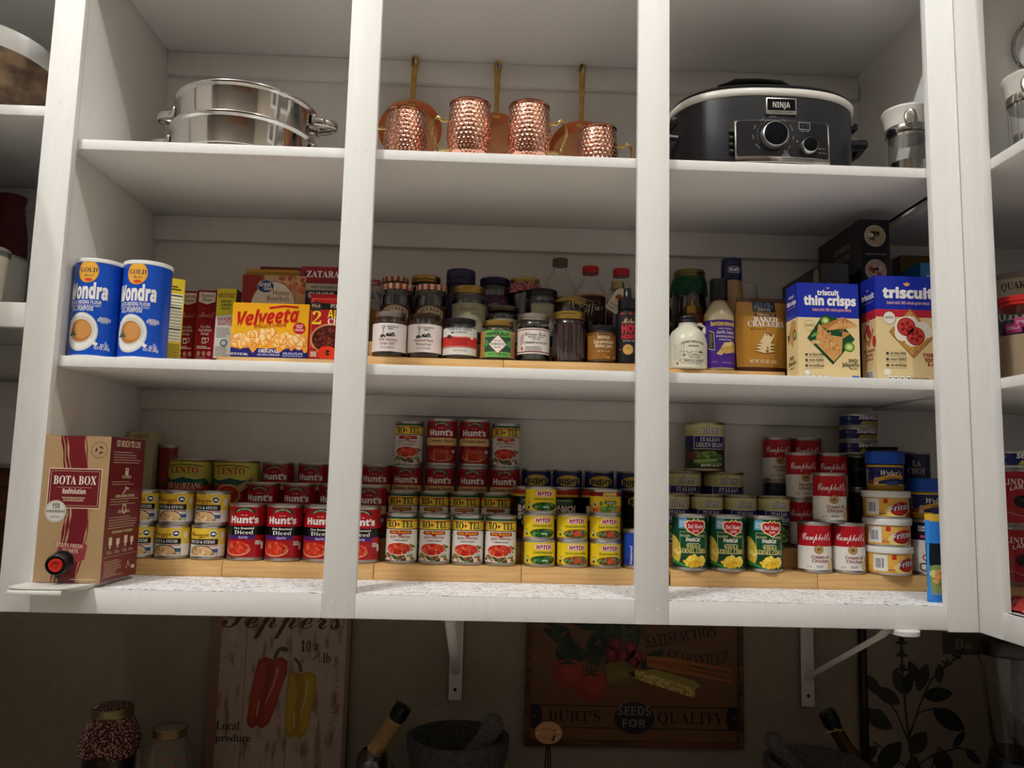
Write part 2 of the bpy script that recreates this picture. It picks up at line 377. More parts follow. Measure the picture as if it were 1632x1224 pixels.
def bowl(a, seed, cx, cy, rx, ry, cols, rim=C('d8a878'), n=46, L=2, fill=None):
    a.ell(cx, cy - ry * .10, rx, ry * .92, rim, L); a.ell(cx, cy + ry * .06, rx * .97, ry * .92, fill or cols[0], L + .05)
    a.blobs(seed, cx, cy + ry * .08, rx * .84, ry * .76, n, rx * .13, cols, L + .1)
def natural(a, v, w):
    p = [(-w / 2 + w * i / 10, v + w * .16 * (1 - (i / 5 - 1) ** 2)) for i in range(11)]
    a.poly(p + [(x, y + w * .17) for x, y in reversed(p)], C('1d4a2a'), 2); a.text('100% NATURAL', 0, v + w * .055, w * .075, CREAM, w * .80, 'b', arc=w * .15, L=3)
    a.text('EST. 1890', 0, v - w * .10, w * .05, CREAM, w * .3)
def hunts(kind, r, h, off=0.0):
    H = h - .014; a = Art(); natural(a, H * .86 if kind != 'diced' else H * .865, r * 1.05)
    if kind == 'diced':
        a.text("Hunt's", 0, H * .68, H * .125, WHITE, r * 1.55, 'b', off=.03)
        a.rect(-r * 1.05, H * .36, r * .62, H * .44, PURP, 2); a.text('Fire Roasted', 0, H * .555, H * .042, WHITE, r * 1.05, 'b'); a.text('Diced', 0, H * .46, H * .075, WHITE, r * 1.0, 'B'); a.text('Garlic', .0, H * .375, H * .045, C('d8c4ea'), None, 'b')
        bowl(a, 3, -r * .35, H * .18, r * .75, H * .15, TOM); a.rect(r * .65, H * .25, r * 1.0, H * .33, C('d9d4ce'), 2); a.text('NON GMO', r * .82, H * .28, H * .02, C('2a5a3a'), r * .28); a.rect(r * 1.02, H * .16, r * 1.2, H * .3, WHITE, 2)
        bands = [(0, C('a81620')), (.44, BLACK), (.62, C('b3151f'))]
    else:
        a.text("Hunt's", 0, H * .66, H * .13, WHITE, r * 1.62, 'b', off=.03)
        a.text('Tomato Sauce', 0, H * .50, H * .07, C('5a1a14'), r * 1.7, 'n', off=.015); bowl(a, 5, 0, H * .2, r * .85, H * .16, [C('a8231a'), C('b83422'), C('c04a30')], C('c98a5a'), 14, fill=C('a8281c'))
        a.ell(-r * .05, H * .25, r * .42, H * .05, C('b83a28'), 3.3); a.ell(r * .05, H * .28, r * .22, H * .025, C('c2503a'), 3.4); a.rect(r * .75, H * .24, r * 1.05, H * .32, C('c9c4be'), 2)
        bands = [(0, C('8f141c')), (.42, C('e0bc7e')), (.60, C('9f1620'))]
    return [('can_body', can_body(r, h)), ('label', sleeve(r * .967, .007, h - .007, bands, a, phi=off))]
def rotel(kind, r, h):
    H = h - .014; a = Art()
    a.text('RO', -r * .86, H * .752, H * .155, BLACK, r * .60, 'B', 'l', off=.045); a.text('★', -r * .13, H * .775, H * .09, C('b8231c'), r * .24, 'n'); a.text('TEL', r * .08, H * .752, H * .155, BLACK, r * .78, 'B', 'l', off=.045)
    bc, tc, w = {'Fire Roasted': (C('b3201c'), C('f5d23a'), 1.45), 'Chunky': (C('a35a26'), C('f0c860'), 1.3), 'Original': (C('a8622c'), C('3a1a10'), 1.3), 'Hot': (C('c0201c'), C('f5d98a'), 1.3)}[kind]
    a.rrect(-r * w / 2, H * .60, r * w / 2, H * .685, H * .03, C('3a1210'), 2); a.rrect(-r * (w / 2 - .03), H * .606, r * (w / 2 - .03), H * .679, H * .03, bc, 2.2); a.poly([(-r * .2, H * .606), (r * .2, H * .606), (0, H * .56)], bc, 2.2)
    a.text(kind, 0, H * .622, H * .052, tc, r * (w - .25) if kind != 'Hot' else r * .5, 'B', off=.02)
    a.text('DICED TOMATOES', 0, H * .505, H * .05, C('8a1a18'), r * 1.3, 'b', arc=H * .012); a.text('WITH HABANEROS' if kind == 'Hot' else '& GREEN CHILIES', 0, H * .445, H * .032, C('2a2a20'), r * .95, 'b')
    a.blobs(9, 0, H * .10, r * 1.25, H * .10, 34, r * .14, [C('3d5a2a'), C('c8604a'), C('d98a78'), C('6a7a3a'), C('2c4020')], 2)
    a.blobs(4, r * .7, H * .32, r * .4, H * .1, 12, r * .1, [C('c23a22'), C('e8c33a'), C('51702e')], 2)
    bowl(a, 7, -r * .08, H * .26, r * .82, H * .145, TOM, C('e6c8a4'), 40, 3); a.rect(r * .45, H * .13, r * .85, H * .2, C('d5dde0'), 4); a.text('NON GMO', r * .65, H * .15, H * .022, C('28598a'), r * .3, L=5)
    g = {'Original': C('3d7a3c')}.get(kind, C('2e5b44'))
    bands = [(0, C('e9e3d8')), (.705, C('4a1414')), (.725, C('f2d24a')), (.90, C('b8261e')), (.92, C('f0d24a')), (.94, g)]
    return [('can_body', can_body(r, h)), ('label', sleeve(r * .967, .007, h - .007, bands, a))]
def giorgio(r, h, off=0.0):
    H = h - .014; a = Art()
    a.text('Giorgio', -r * .28, H * .72, H * .17, C('7a1a14'), r * 1.15, 's', off=.02); a.text('Since 1928', -r * .1, H * .65, H * .045, C('7a1a14'), r * .4)
    a.ell(r * .55, H * .80, r * .24, H * .13, WHITE, 2); a.ell(r * .55, H * .80, r * .19, H * .10, C('20242c'), 3); a.poly([(r * .42, H * .77), (r * .68, H * .77), (r * .66, H * .82), (r * .55, H * .86), (r * .44, H * .82)], WHITE, 3.5)
    a.rect(-r * 1.2, H * .42, r * .85, H * .62, BLACK, 2); a.text('PIECES & STEMS', -r * .12, H * .465, H * .115, WHITE, r * 1.55, 'B', off=.015); a.text('Mushrooms', r * .5, H * .35, H * .07, C('b02a34'), r * .65, 'b')
    a.ell(-r * .12, H * .16, r * .72, H * .24, C('4a2a18'), 2); a.ell(-r * .12, H * .15, r * .68, H * .22, C('d8b888'), 2.2); a.blobs(2, -r * .12, H * .13, r * .56, H * .15, 26, r * .15, [C('d8b07c'), C('c2935c'), C('e8cfa4'), C('a87848')], 2.4)
    a.rect(-r * 1.3, -H * .005, r * 1.3, H * .03, C('eee8dc'), 3.2); a.rect(r * .52, H * .13, r * .88, H * .27, C('3b5a80'), 2); a.text('NET WT', r * .7, H * .045, H * .05, BLACK, r * .4, L=3.4)
    a.ell(r * 1.15, H * .75, r * .16, H * .14, C('ece4d4'), 2)
    return [('can_body', can_body(r, h)), ('label', sleeve(r * .967, .007, h - .007, [(0, C('eee8dc')), (.42, C('ecd35a')), (.62, C('eec93c'))], a, phi=off))]
def cento(kind, r, h):
    H = h - .014; a = Art()
    a.text('CENTO', 0, H * .74, H * .15, C('b8361c'), r * 1.25, 'B', off=.03, arc=H * .01); a.line([(-r * .85 + r * 1.7 * i / 10, H * .90 + H * .04 * (1 - (i / 5 - 1) ** 2)) for i in range(11)], H * .018, C('3a3a1c'), 2)
    a.poly([(-r * 1.3, H * .52), (-r * 1.0, H * .66), (-r * .5, H * .60), (0, H * .66), (r * .5, H * .61), (r * 1.0, H * .65), (r * 1.3, H * .5)], C('1f5f58'), 2)
    if kind == 'spoon':
        a.blobs(4, 0, H * .2, r * 1.2, H * .2, 20, r * .3, [C('a8251a'), C('8f2a1c'), C('b8402a')], 2.1)
        a.line([(r * .3, H * .38), (r * 1.1, H * .66)], H * .14, C('c89a68'), 2.8); a.ell(-r * .12, H * .28, r * .62, H * .25, C('c89a68'), 2.9, rot=.25); a.ell(-r * .12, H * .28, r * .54, H * .20, C('b02a1c'), 3.3, rot=.25); a.blobs(8, -r * .12, H * .28, r * .4, H * .13, 14, r * .12, TOM[:3], 3.4)
    else:
        a.poly([(-r * 1.4, 0), (-r * 1.4, H * .5), (-r * .6, H * .56), (0, H * .5), (r * .7, H * .54), (r * 1.4, H * .44), (r * 1.4, 0)], C('a82a1c'), 2.2); a.text('SAN MARZANO', -r * .02, H * .42, H * .14, C('efe4c0'), r * 1.75, 'B', off=.02, arc=-H * .02, L=3); a.text('CERTIFIED WHOLE PEELED', 0, H * .33, H * .04, CREAM, r * 1.3, L=3)
    a.leaf(r * .75, H * .48, r * .4, H * .1, 1.0, C('2d6a34'), 3.5)
    return [('can_body', can_body(r, h, C('c0b79a'))), ('label', sleeve(r * .967, .007, h - .007, [(0, C('8f1f18')), (.5, C('c9c15a')), (.6, C('d8cf5c'))], a))]
def hatch(kind, r, h, off=0.0):
    H = h - .012; a = Art(); g = C('2c6a30')
    a.rrect(-r * .50, H * .66, r * .66, H * .94, H * .13, C('d8b0a8'), 1.5); a.rrect(-r * .48, H * .68, r * .64, H * .92, H * .12, WHITE, 2); a.text('HATCH', r * .08, H * .71, H * .17, C('b81c26'), r * .95, 'b', off=.05)
    a.text('CHOPPED GREEN CHILES' if kind == 'chopped' else 'Diced Green Chiles', r * .05, H * .49, H * .09, g, r * 1.35, 'b')
    cl = [C('2f6a34'), C('1f4a26'), C('78a45a'), C('416f38')] if kind == 'chopped' else [C('2f5a34'), C('8a3a28'), C('3a3a34'), C('78904a')]
    a.ell(r * .1, H * .19, r * .88, H * .21, C('1d3a20') if kind == 'chopped' else C('7a4a28'), 2); a.blobs(6, r * .1, H * .19, r * .74, H * .15, 46, r * .1, cl, 2.2)
    if kind == 'chopped': a.rrect(-r * .08, H * .12, r * .4, H * .22, H * .03, C('56a050'), 4); a.text('MILD', r * .16, H * .14, H * .06, WHITE, r * .3, L=5)
    else: a.poly([(r * .1, H * .38), (-r * .16, H * .2), (-r * .06, H * .08), (r * .3, H * .08), (r * .38, H * .2)], C('c84a26'), 4)
    a.rect(-r * 1.12, H * .08, -r * .95, H * .36, C('3a4a2c'), 2); a.rect(-r * 1.10, H * .2, -r * .97, H * .33, C('c8d8c0'), 3)
    return [('can_body', can_body(r, h)), ('label', sleeve(r * .967, .006, h - .006, [(0, C('e8c41e')), (.06, C('f2d022'))], a, phi=off))]
def paso(r, h):
    H = h - .012; a = Art()
    a.rrect(-r * .3, H * .66, r * .62, H * .98, H * .1, C('c79a3a'), 2); a.rrect(-r * .27, H * .69, r * .59, H * .95, H * .09, C('e8c860'), 2.3); a.text('Old El Paso', r * .16, H * .76, H * .11, C('7a1c14'), r * .74, 'i', off=.02)
    a.rrect(-r * .2, H * .38, r * .6, H * .56, H * .06, C('2f6a2c'), 2); a.text('CHOPPED', r * .2, H * .42, H * .08, WHITE, r * .6); a.ell(-r * .4, H * .42, r * .1, H * .12, C('4a8a3a'), 2); a.blobs(3, r * .15, H * .15, r * .6, H * .14, 34, r * .1, [C('5a9a3a'), C('3a7a2c'), C('88b858')], 2.2)
    a.blobs(5, 0, H * .06, r * 1.3, H * .08, 14, r * .2, [C('d8702a'), C('c85a22')], 2); a.rect(-r * .95, H * .22, -r * .72, H * .48, C('e8e0d0'), 2); a.ell(-r * .835, H * .35, r * .08, H * .08, C('303030'), 3)
    return [('can_body', can_body(r, h)), ('label', sleeve(r * .967, .006, h - .006, [(0, C('e09a2a')), (.3, C('e8c42c')), (.78, C('8a1a1c'))], a))]
def ranch(r, h):
    H = h - .014; a = Art()
    a.rect(-r * .55, H * .70, r * .55, H * .82, C('3d7a56'), 2); a.text('JALAPEÑO', 0, H * .77, H * .03, WHITE, r * .8); a.text('RANCH', 0, H * .555, H * .12, WHITE, r * 1.5, 'b', off=.06); a.text('STYLE', 0, H * .40, H * .12, WHITE, r * 1.5, 'b', off=.06); a.text('BEANS', 0, H * .29, H * .08, WHITE, r * .9, 'b')
    a.blobs(2, 0, H * .12, r * .9, H * .08, 20, r * .16, [C('8a4a2a'), C('6a3018')], 2)
    return [('can_body', can_body(r, h)), ('label', sleeve(r * .967, .007, h - .007, [(0, C('141414')), (.86, C('e0b83a')), (.91, C('b02a1c'))], a))]
def bush(kind, r, h):
    H = h - .014; a = Art()
    a.poly([(r * .95 * math.cos(t) * .85, H * .80 + H * .13 * math.sin(t)) for t in [2 * PI * i / 28 for i in range(28)]], C('c9a93c'), 2); a.rrect(-r * .85, H * .72, r * .85, H * .86, H * .02, C('14143a'), 2.1); a.rrect(-r * .82, H * .73, r * .82, H * .855, H * .02, C('d9bd52'), 2.3)
    a.text("BUSH'S", 0, H * .735, H * .105, C('14142a'), r * 1.45, 'b', off=.04); a.text('BEST', 0, H * .685, H * .035, C('14142a'), r * .4)
    if kind == 'blue':
        a.blobs(2, 0, H * .28, r * .9, H * .18, 30, r * .16, [C('6a4028'), C('8a5a3a'), C('4a2c1c')], 2); bands = [(0, C('1a3f7a')), (.5, C('1f5a94')), (.66, C('16225e'))]
    else:
        a.blobs(2, 0, H * .38, r * 1.1, H * .16, 40, r * .13, [C('2a1c14'), C('3a2a1c')], 2); a.rect(-r, H * .12, r, H * .24, C('d8cdb0'), 2); bands = [(0, C('b09a58')), (.24, C('2a2018')), (.6, C('1c1a14'))]
    return [('can_body', can_body(r, h)), ('label', sleeve(r * .967, .007, h - .007, bands, a))]
def bluecan(r, h):
    H = h - .014; a = Art()
    a.text('Natural', -r * .62, H * .3, H * .09, WHITE, H * .6, 'i', rot=PI / 2); a.rect(-r * .2, H * .62, r, H * .92, C('2456b8'), 2); a.blobs(2, r * .15, H * .3, r * .5, H * .28, 16, r * .25, [C('a8252a'), C('c84438'), C('8a1a24')], 2.2)
    return [('can_body', can_body(r, h)), ('label', sleeve(r * .967, .007, h - .007, [(0, C('1a3a94')), (.2, C('1c48a8'))], a))]
def corn(r, h):
    H = h - .014; a = Art(); y = C('f0c840')
    a.ell(-r * 1.25, H * .30, r * .7, H * .34, C('e8c44a'), 1.4); a.blobs(4, -r * 1.2, H * .32, r * .5, H * .26, 40, r * .12, [C('f0d870'), C('e0b840'), C('f5e08a')], 1.6)
    a.poly([(-r * 1.5, 0), (-r * 1.5, H * .2), (-r * .7, H * .10), (0, H * .03), (r * .2, 0)], C('3f8a3a'), 2.6); a.poly([(-r * 1.5, 0), (-r * 1.5, H * .1), (-r * .6, H * .04), (-r * .2, 0)], C('14432a'), 2.8)
    a.rect(-r * .72, H * .86 - H * .08, -r * .22, H * .99, C('5fa2d0'), 2); a.text('WITH', -r * .47, H * .92, H * .022, WHITE, r * .3); a.text('SEA', -r * .47, H * .875, H * .04, WHITE, r * .3); a.text('SALT', -r * .47, H * .82, H * .04, WHITE, r * .34)
    s = [(0, .93), (.10, .965), (.2, .93), (.42, .94), (.56, .90), (.54, .80), (.38, .73), (.18, .70), (0, .655)]; s = [(x * 1.0, v) for x, v in s]; sh = s + [(-x, v) for x, v in reversed(s[1:-1])]
    for k, c, L in ((1.14, C('e8c93a'), 2.4), (1.04, WHITE, 2.6), (.96, C('bf1f24'), 2.8)): a.poly([(r * .28 + x * r * k, H * (.81 + (v - .81) * k)) for x, v in sh], c, L)
    a.text('Del Monte', r * .28, H * .79, H * .085, WHITE, r * .88, 'B', off=.02); a.text('Quality', r * .28, H * .725, H * .045, WHITE, r * .34, 'i')
    a.frame(-r * .62, H * .29, r * .95, H * .72, H * .006, C('e8e0b0'), 2); a.text('MADE      WITH', r * .12, H * .615, H * .045, C('d8cf9a'), r * 1.45, 'B')
    a.text('FreshCut', r * .12, H * .525, H * .075, WHITE, r * .8, 'I', off=.02); a.rect(-r * .2, H * .478, r * .45, H * .49, C('c8d0c0'), 2); a.text('WHOLE', r * .15, H * .385, H * .085, C('f2e08a'), r * .8, 'B', off=.02); a.text('KERNEL CORN', r * .12, H * .295, H * .085, C('f2e08a'), r * 1.5, 'B', off=.02)
    a.blobs(5, r * .25, H * .13, r * .62, H * .10, 70, r * .11, [C('f5c832'), C('f8dc60'), C('e8ae22')], 4)
    return [('can_body', can_body(r, h)), ('label', sleeve(r * .967, .007, h - .007, [(0, C('12452a')), (.3, C('145030'))], a, phi=.12))]
def allens(kind, r, h, off=0.0):
    H = h - .014; a = Art(); nv = C('221f5c')
    a.otext('allens', r * .22, H * .80, H * .13, WHITE, nv, .05, w=r * 1.0, k='I'); a.rect(-r * .62, H * .44, r * 1.0, H * .74, WHITE, 2); a.rect(-r * .59, H * .45, r * .98, H * .73, C('27267a'), 2.3)
    a.text('ITALIAN', r * .22, H * .615, H * .09, C('e8e6c0'), r * 1.0, 'B', off=.02); a.text('GREEN BEANS', r * .22, H * .485, H * .10, C('e8e6c0'), r * 1.42, 'B', off=.02)
    R = random.Random(3)
    for i in range(16): a.line([(-r * .9 + r * 1.8 * R.random(), H * .06 + H * .34 * R.random()) for _ in (0, 1)], H * .07, R.choice([C('5a7a3a'), C('7a9a4a'), C('46642c'), C('8fae5a')]), 2 + i * .03)
    a.ell(-r * .72, H * .28, r * .26, H * .09, C('8a2a24'), 3); a.text('NET WT 28 OZ', r * .2, H * .05, H * .04, WHITE, r * .9, L=4)
    return [('can_body', can_body(r, h, C('a89c80'))), ('label', sleeve(r * .967, .007, h - .007, [(0, C('2c3a20')), (.42, C('2a2a4a')), (.55, C('25246c')), (.74, C('cdc58a')), (.9, C('d8d09a'))], a, phi=off))]
def soup(kind, r, h, off=0.0):
    H = h - .014; a = Art()
    a.text("Campbell's", r * .1, H * .67, H * .17, WHITE, r * 1.75, 's', off=.03, sh=.1); a.ell(r * .2, H * .46, r * .27, H * .10, C('8a6a30'), 2); a.ell(r * .2, H * .46, r * .23, H * .085, C('b8945a'), 2.3); a.leaf(r * .1, H * .42, r * .25, H * .05, 1.0, C('7a5a28'), 3); a.leaf(r * .3, H * .43, r * .2, H * .05, 2.2, C('7a5a28'), 3)
    t = {'chicken': ('Cream of', 'Chicken'), 'mushroom': ('Cream of Chicken', '& Mushroom'), 'celery': ('Cream of', 'Celery')}[kind]
    a.text(t[0], r * .32, H * .255, H * .07, C('8f1c20'), maxw=r * 1.1, k='b'); a.text(t[1], r * .32, H * .165, H * .07, C('8f1c20'), maxw=r * 1.1, k='b'); a.text('SOUP', r * .25, H * .05, H * .05, C('7a766e'), r * .4, 'b'); a.text('NET WT', -r * .35, H * .05, H * .03, C('8a867e'), r * .3)
    a.blobs(6, r * 1.05, H * .16, r * .2, H * .12, 8, r * .16, [C('d8b07c'), C('c99a6a'), C('e8d0a8')], 2)
    return [('can_body', can_body(r, h)), ('label', sleeve(r * .967, .007, h - .007, [(0, C('e9e4da')), (.53, C('b51c26'))], a, phi=off))]
def tuna(r, h, off=0.0):
    H = h - .008; a = Art()
    a.text('StarKist', r * .35, H * .58, H * .34, WHITE, r * 1.2, 'I', off=.03); a.poly([(-r * .2, H * .1), (-r * .05, H * .42), (r * 1.2, H * .42), (r * 1.2, H * .1)], C('bca84a'), 2); a.text('CHUNK LIGHT TUNA', r * .5, H * .2, H * .13, C('222a4a'), r * .9); a.ell(-r * .75, H * .7, r * .08, H * .18, C('8a90b0'), 2); a.lines(-r * .85, -r * .6, H * .1, H * .4, 3, C('6a74a0'))
    return [('can_body', can_body(r, h)), ('label', sleeve(r * .97, .004, h - .004, [(0, C('141c5a')), (.5, C('1a2670'))], a, phi=off))]
def fritos(r, h, off=0.0):
    H = h * .76 - .006; a = Art()
    a.rect(-r * 1.05, H * .08, -r * .45, H * .95, C('e8e4da'), 2); a.barcode(-r * .98, H * .18, -r * .55, H * .8, 3)
    a.ell(r * .42, H * .36, r * .66, H * .36, C('f0d080'), 2, rot=.16); a.ell(r * .46, H * .44, r * .48, H * .36, C('7a1c1c'), 2.5, rot=.2); a.ell(r * .46, H * .45, r * .45, H * .32, C('b8281e'), 2.8, rot=.2); a.otext('Fritos', r * .44, H * .37, H * .28, WHITE, C('2a2c6a'), .06, w=r * .95, k='b', L=3.2, rot=.14, sh=.15)
    a.rect(-r * .28, H * .72, -r * .1, H * .96, C('c83a26'), 2); a.text('NET WT', -r * .3, H * .12, H * .08, C('5a3a1a'), r * .3); a.blobs(3, r * 1.05, H * .1, r * .25, H * .12, 6, r * .16, [C('b8381e'), C('d86a2a')], 2)
    b = B(); b.lathe([(r * .9, 0), (r * .93, .0015), (r * .93, h * .78)], TIN, 44); body = b.done('can_body', 'satin', ang=50)
    b = B(); b.lathe([(r * .95, h * .76), (r * .985, h * .77), (r, h * .8), (r, h * .97), (r * .985, h), (r * .9, h - .001), (r * .88, h - .004)], C('eceae4'), 44); lid = b.done('plastic_lid', 'plastic', ang=40)
    return [('can_body', body), ('plastic_lid', lid), ('label', sleeve(r * .935, .005, .005 + H, [(0, C('e2a644')), (.4, C('e8b254'))], a, phi=off))]
def wyler(r, h, off=0.0):
    b = B(); b.lathe([(r * .85, 0), (r * .93, .003), (r * .93, h * .66)], C('a8842a'), 40); body = b.done('jar_body', 'gloss', ang=40)
    b = B(); b.lathe([(r * .96, h * .68), (r, h * .7), (r, h * .98), (r * .96, h)], C('1d50b8'), 48); lid = b.done('screw_lid', 'plastic')
    H = h * .5; a = Art(); a.text("Wyler's", r * .25, H * .5, H * .26, WHITE, r * 1.15, 'i', off=.03); a.poly([(-r * .55, H * .55), (-r * .2, H * .8), (-r * .2, H * .5)], C('1c1c4a'), 2); p = [(-r * .45 + r * 1.4 * i / 10, H * .1 + H * .24 * math.sin(PI * (.12 + .06 * i))) for i in range(11)]
    a.poly([(x, y) for x, y in p] + [(x, y + H * .2) for x, y in reversed(p)], C('d8a040'), 2.4); a.text('Chicken', r * .25, H * .30, H * .12, C('3a2a1a'), r * .7, 'B', arc=H * .05); a.ell(r * .3, H * .1, r * .4, H * .12, C('3a4a8a'), 2.2); a.blobs(3, -r * .6, H * .15, r * .25, H * .15, 8, r * .13, [C('a83a2a'), C('d8c8a8'), C('5a7a3a')], 2)
    a.rect(-r * .95, H * .5, -r * .65, H * .85, C('2a2a5a'), 2); a.lines(-r * 1.35, -r * 1.0, H * .1, H * .9, 9, C('c8c8cc'))
    return [('jar_body', body), ('screw_lid', lid), ('label', sleeve(r * .94, h * .14, h * .64, [(0, C('d8b83a')), (.07, C('2a3060')), (.93, C('d8b83a'))], a, phi=off))]
def chili(r, h):
    H = h - .014; a = Art()
    a.text('HEARTY', -r * .55, H * .88, H * .05, WHITE, r * .5, L=3); a.text('MEATS', -r * .55, H * .82, H * .05, WHITE, r * .5, L=3); a.rect(-r * .7, H * .69, -r * .25, H * .74, C('c84a6a'), 2); a.rrect(0, H * .79, r * .7, H * .85, H * .02, C('d8c0b4'), 2); a.ell(r * .35, H * .69, r * .16, H * .05, C('b83058'), 2)
    a.text('BEEF', r * .28, H * .52, H * .055, C('7a2026'), r * .5); a.text('BRISKET', r * .3, H * .40, H * .09, C('7a1c22'), r * 1.0, 'b', off=.03); a.ell(-r * .42, H * .29, r * .2, H * .07, C('a82c3a'), 2); a.ell(-r * .42, H * .29, r * .13, H * .045, WHITE, 3); a.ell(r * .2, H * .02, r * .7, H * .24, C('38383a'), 2); a.blobs(2, r * .2, H * .04, r * .5, H * .16, 40, r * .12, [C('8a3a22'), C('a85a3a'), C('5a2418'), C('c08a5a')], 2.4)
    a.line([(-r * .5, H * .02), (-r * .72, H * .04), (-r * .72, H * .16), (-r * .45, H * .17)], r * .07, C('4a4a4e'), 2.2); a.rect(-r * 1.2, -H * .03, r * 1.2, H * .0, C('dcd8d0'), 3.3)
    return [('can_body', can_body(r, h)), ('label', sleeve(r * .967, .007, h - .007, [(0, C('dcd8d4')), (.64, C('1c1e3c'))], a))]
def plaincan(r, h, bands, txt=(), body=TIN):
    H = h - .014; a = Art()
    for t, v, hh, c, w, k in txt: a.text(t, 0, H * v, H * hh, C(c), r * w, k)
    return [('can_body', can_body(r, h, body)), ('label', sleeve(r * .967, .007, h - .007, bands, a))]
def olives(r, h):
    H = h - .014; a = Art()
    a.text('LINDSAY', 0, H * .74, H * .12, C('e8d8c8'), r * 1.6, 'B', off=.02); a.text('LARGE', 0, H * .62, H * .075, C('e8d8c8'), r * .9, 'b', arc=H * .04); a.ell(0, H * .42, r * .33, H * .12, C('181416'), 2); a.ell(r * .05, H * .44, r * .1, H * .03, C('3a3236'), 3); a.line([(-r * .8 + r * .16 * i, H * .17 + H * .03 * math.sin(i)) for i in range(11)], H * .01, C('d8a890'), 2)
    return [('can_body', can_body(r, h, C('8a8480'))), ('label', sleeve(r * .967, .007, h - .007, [(0, C('a3202a'))], a))]

def cans():
    R1, R2, R3 = .243, .328, .413; T1, T2, T3 = -.076, -.028, .022
    nth = ['leftmost', 'second', 'third', 'fourth']
    low = 'on the lowest shelf'
    P = lambda n, parts, c='can': (n, c, parts)
    # mushrooms
    h = .074; k = [P('mushroom_can', giorgio(.0375, h, o)) for o in (.22, -.06, -.1, .02)]
    for (x, z, i, s) in ((-.459, T1, 0, 'bottom can of the stack half hidden by the wine box'), (-.384, T1, 1, 'bottom can of the middle mushroom stack'), (-.306, T1, 3, 'bottom can of the mushroom stack beside red diced tomatoes'),
                         (-.456, T1 + h, 0, 'top can of the stack half hidden by the wine box'), (-.380, T1 + h, 3, 'top can of the middle mushroom stack'), (-.301, T1 + h, 2, 'top can of the mushroom stack beside red diced tomatoes')):
        put(k[i], 'yellow and white mushroom can, ' + s, (x, .24, z), group='mushroom pieces cans')
    k = P('diced_tomato_can', hunts('diced', .0412, .123, .10))
    for x, s in zip((-.223, -.140, -.0565, .033), ('nearest the mushroom cans', 'second from the mushroom cans', 'against the left side of the stile', 'right of the stile')):
        put(k, 'red fire roasted diced tomato can, ' + s, (x, R1, T1), group='fire roasted diced tomato cans')
    k = P('tomato_sauce_can', hunts('sauce', .0384, .1165))
    for x, s in zip((-.215, -.131, -.048, .038), ('nearest the tall yellow tomato cans', 'second in the row behind the diced tomatoes', 'partly hidden behind the stile', 'right of the stile')):
        put(k, 'red tomato sauce can in the middle row, ' + s, (x, R2, T2 + .004), group='tomato sauce cans')
    for x, s in zip((-.206, -.119, .036, .112, .194, .2745, .3535), ('beside the yellow tomato can', 'near the left side of the stile', 'right of the stile', 'under the left hot starred can', 'under the left tomato sauce can', 'under the right tomato sauce can', 'under the right hot starred can')):
        put(k, 'red tomato sauce can in the back row, ' + s, (x, R3, T3 + .003), group='tomato sauce cans')
    for x, s in ((.195, 'left one of the pair on top of the stack'), (.276, 'right one of the pair on top of the stack')):
        put(k, 'tall red tomato sauce can, ' + s, (x, R3, T3 + .0035 + .1165), group='tomato sauce cans')
    put(P('whole_tomato_can', cento('san', .0535, .122)), 'large yellow whole peeled tomato can behind the mushroom cans', (-.414, .40, T3))
    put(P('crushed_tomato_can', cento('spoon', .0545, .122)), 'large yellow tomato can with a spoon picture', (-.303, .40, T3))
    put(P('tomato_puree_can', plaincan(.022, .154, [(0, C('5a1a14')), (.4, C('8a2a1c'))])), 'tall narrow red brown tomato can behind the wine box', (-.474, .405, T3))
    # starred diced tomatoes
    for kind, Y, z, xs, ss in (('Fire Roasted', R1, T1, (.1225, .197, .271, .345), ('leftmost of the front four', 'second of the front four', 'third of the front four', 'rightmost of the front four')),
                               ('Chunky', R2, T2, (.114, .1868, .2597), ('leftmost in the row behind the front four', 'second in the row behind the front four', 'third in the row behind the front four')), ('Original', R2, T2, (.3325,), ('rightmost in the row behind the front four',)),
                               ('Hot', R3, T3 + .1195, (.1135, .3545), ('left end of the top stack', 'right end of the top stack'))):
        k = P('tomato_chili_can', rotel(kind, .0362, .1095))
        for x, s in zip(xs, ss): put(k, '%s tomatoes and chilies can with star, %s' % (kind.lower(), s), (x, Y, z), group='starred tomato and green chili cans')
    # green chiles
    h = .0585; ka, kb = P('green_chile_can', hatch('chopped', .036, h, .15)), P('green_chile_can', hatch('diced', .036, h, .12))
    for k, x, n, s in ((ka, .433, 0, 'chopped, bottom of the left stack'), (ka, .4305, 1, 'chopped, middle of the left stack'), (ka, .4335, 2, 'chopped, top of the left stack'), (kb, .507, 0, 'diced, bottom of the two can middle stack'), (kb, .506, 1, 'diced, top of the two can middle stack'), (kb, .5815, 0, 'diced, bottom of the right stack'), (kb, .580, 1, 'diced, middle of the right stack')):
        put(k, 'short yellow green chile can, ' + s, (x, .24, T1 + h * n), group='green chile cans')
    put(P('chopped_chile_can', paso(.036, .056)), 'yellow and maroon chopped chile can, top of the right stack', (.581, .24, T1 + 2 * h))
    k = P('bean_can', ranch(.0395, .126))
    for x, s in zip((.4115, .492, .5725), ('left of the top green chile can', 'between the left and right chile stacks', 'behind the right chile stack')): put(k, 'black bean can with white block letters, ' + s, (x, R2, T2), group='black label bean cans')
    put(P('bean_can', bush('dark', .038, .126)), 'brown and yellow bean can half behind the stile', (.672, R2, T2))
    k = P('bean_can', bush('blue', .0372, .119))
    for x, s in zip((.4325, .510, .590, .670), ('leftmost of the back row', 'second of the back row', 'third of the back row', 'last of the back row, cut by the stile')): put(k, 'dark blue bean can with yellow badge, ' + s, (x, R3, T3), group='dark blue bean cans')
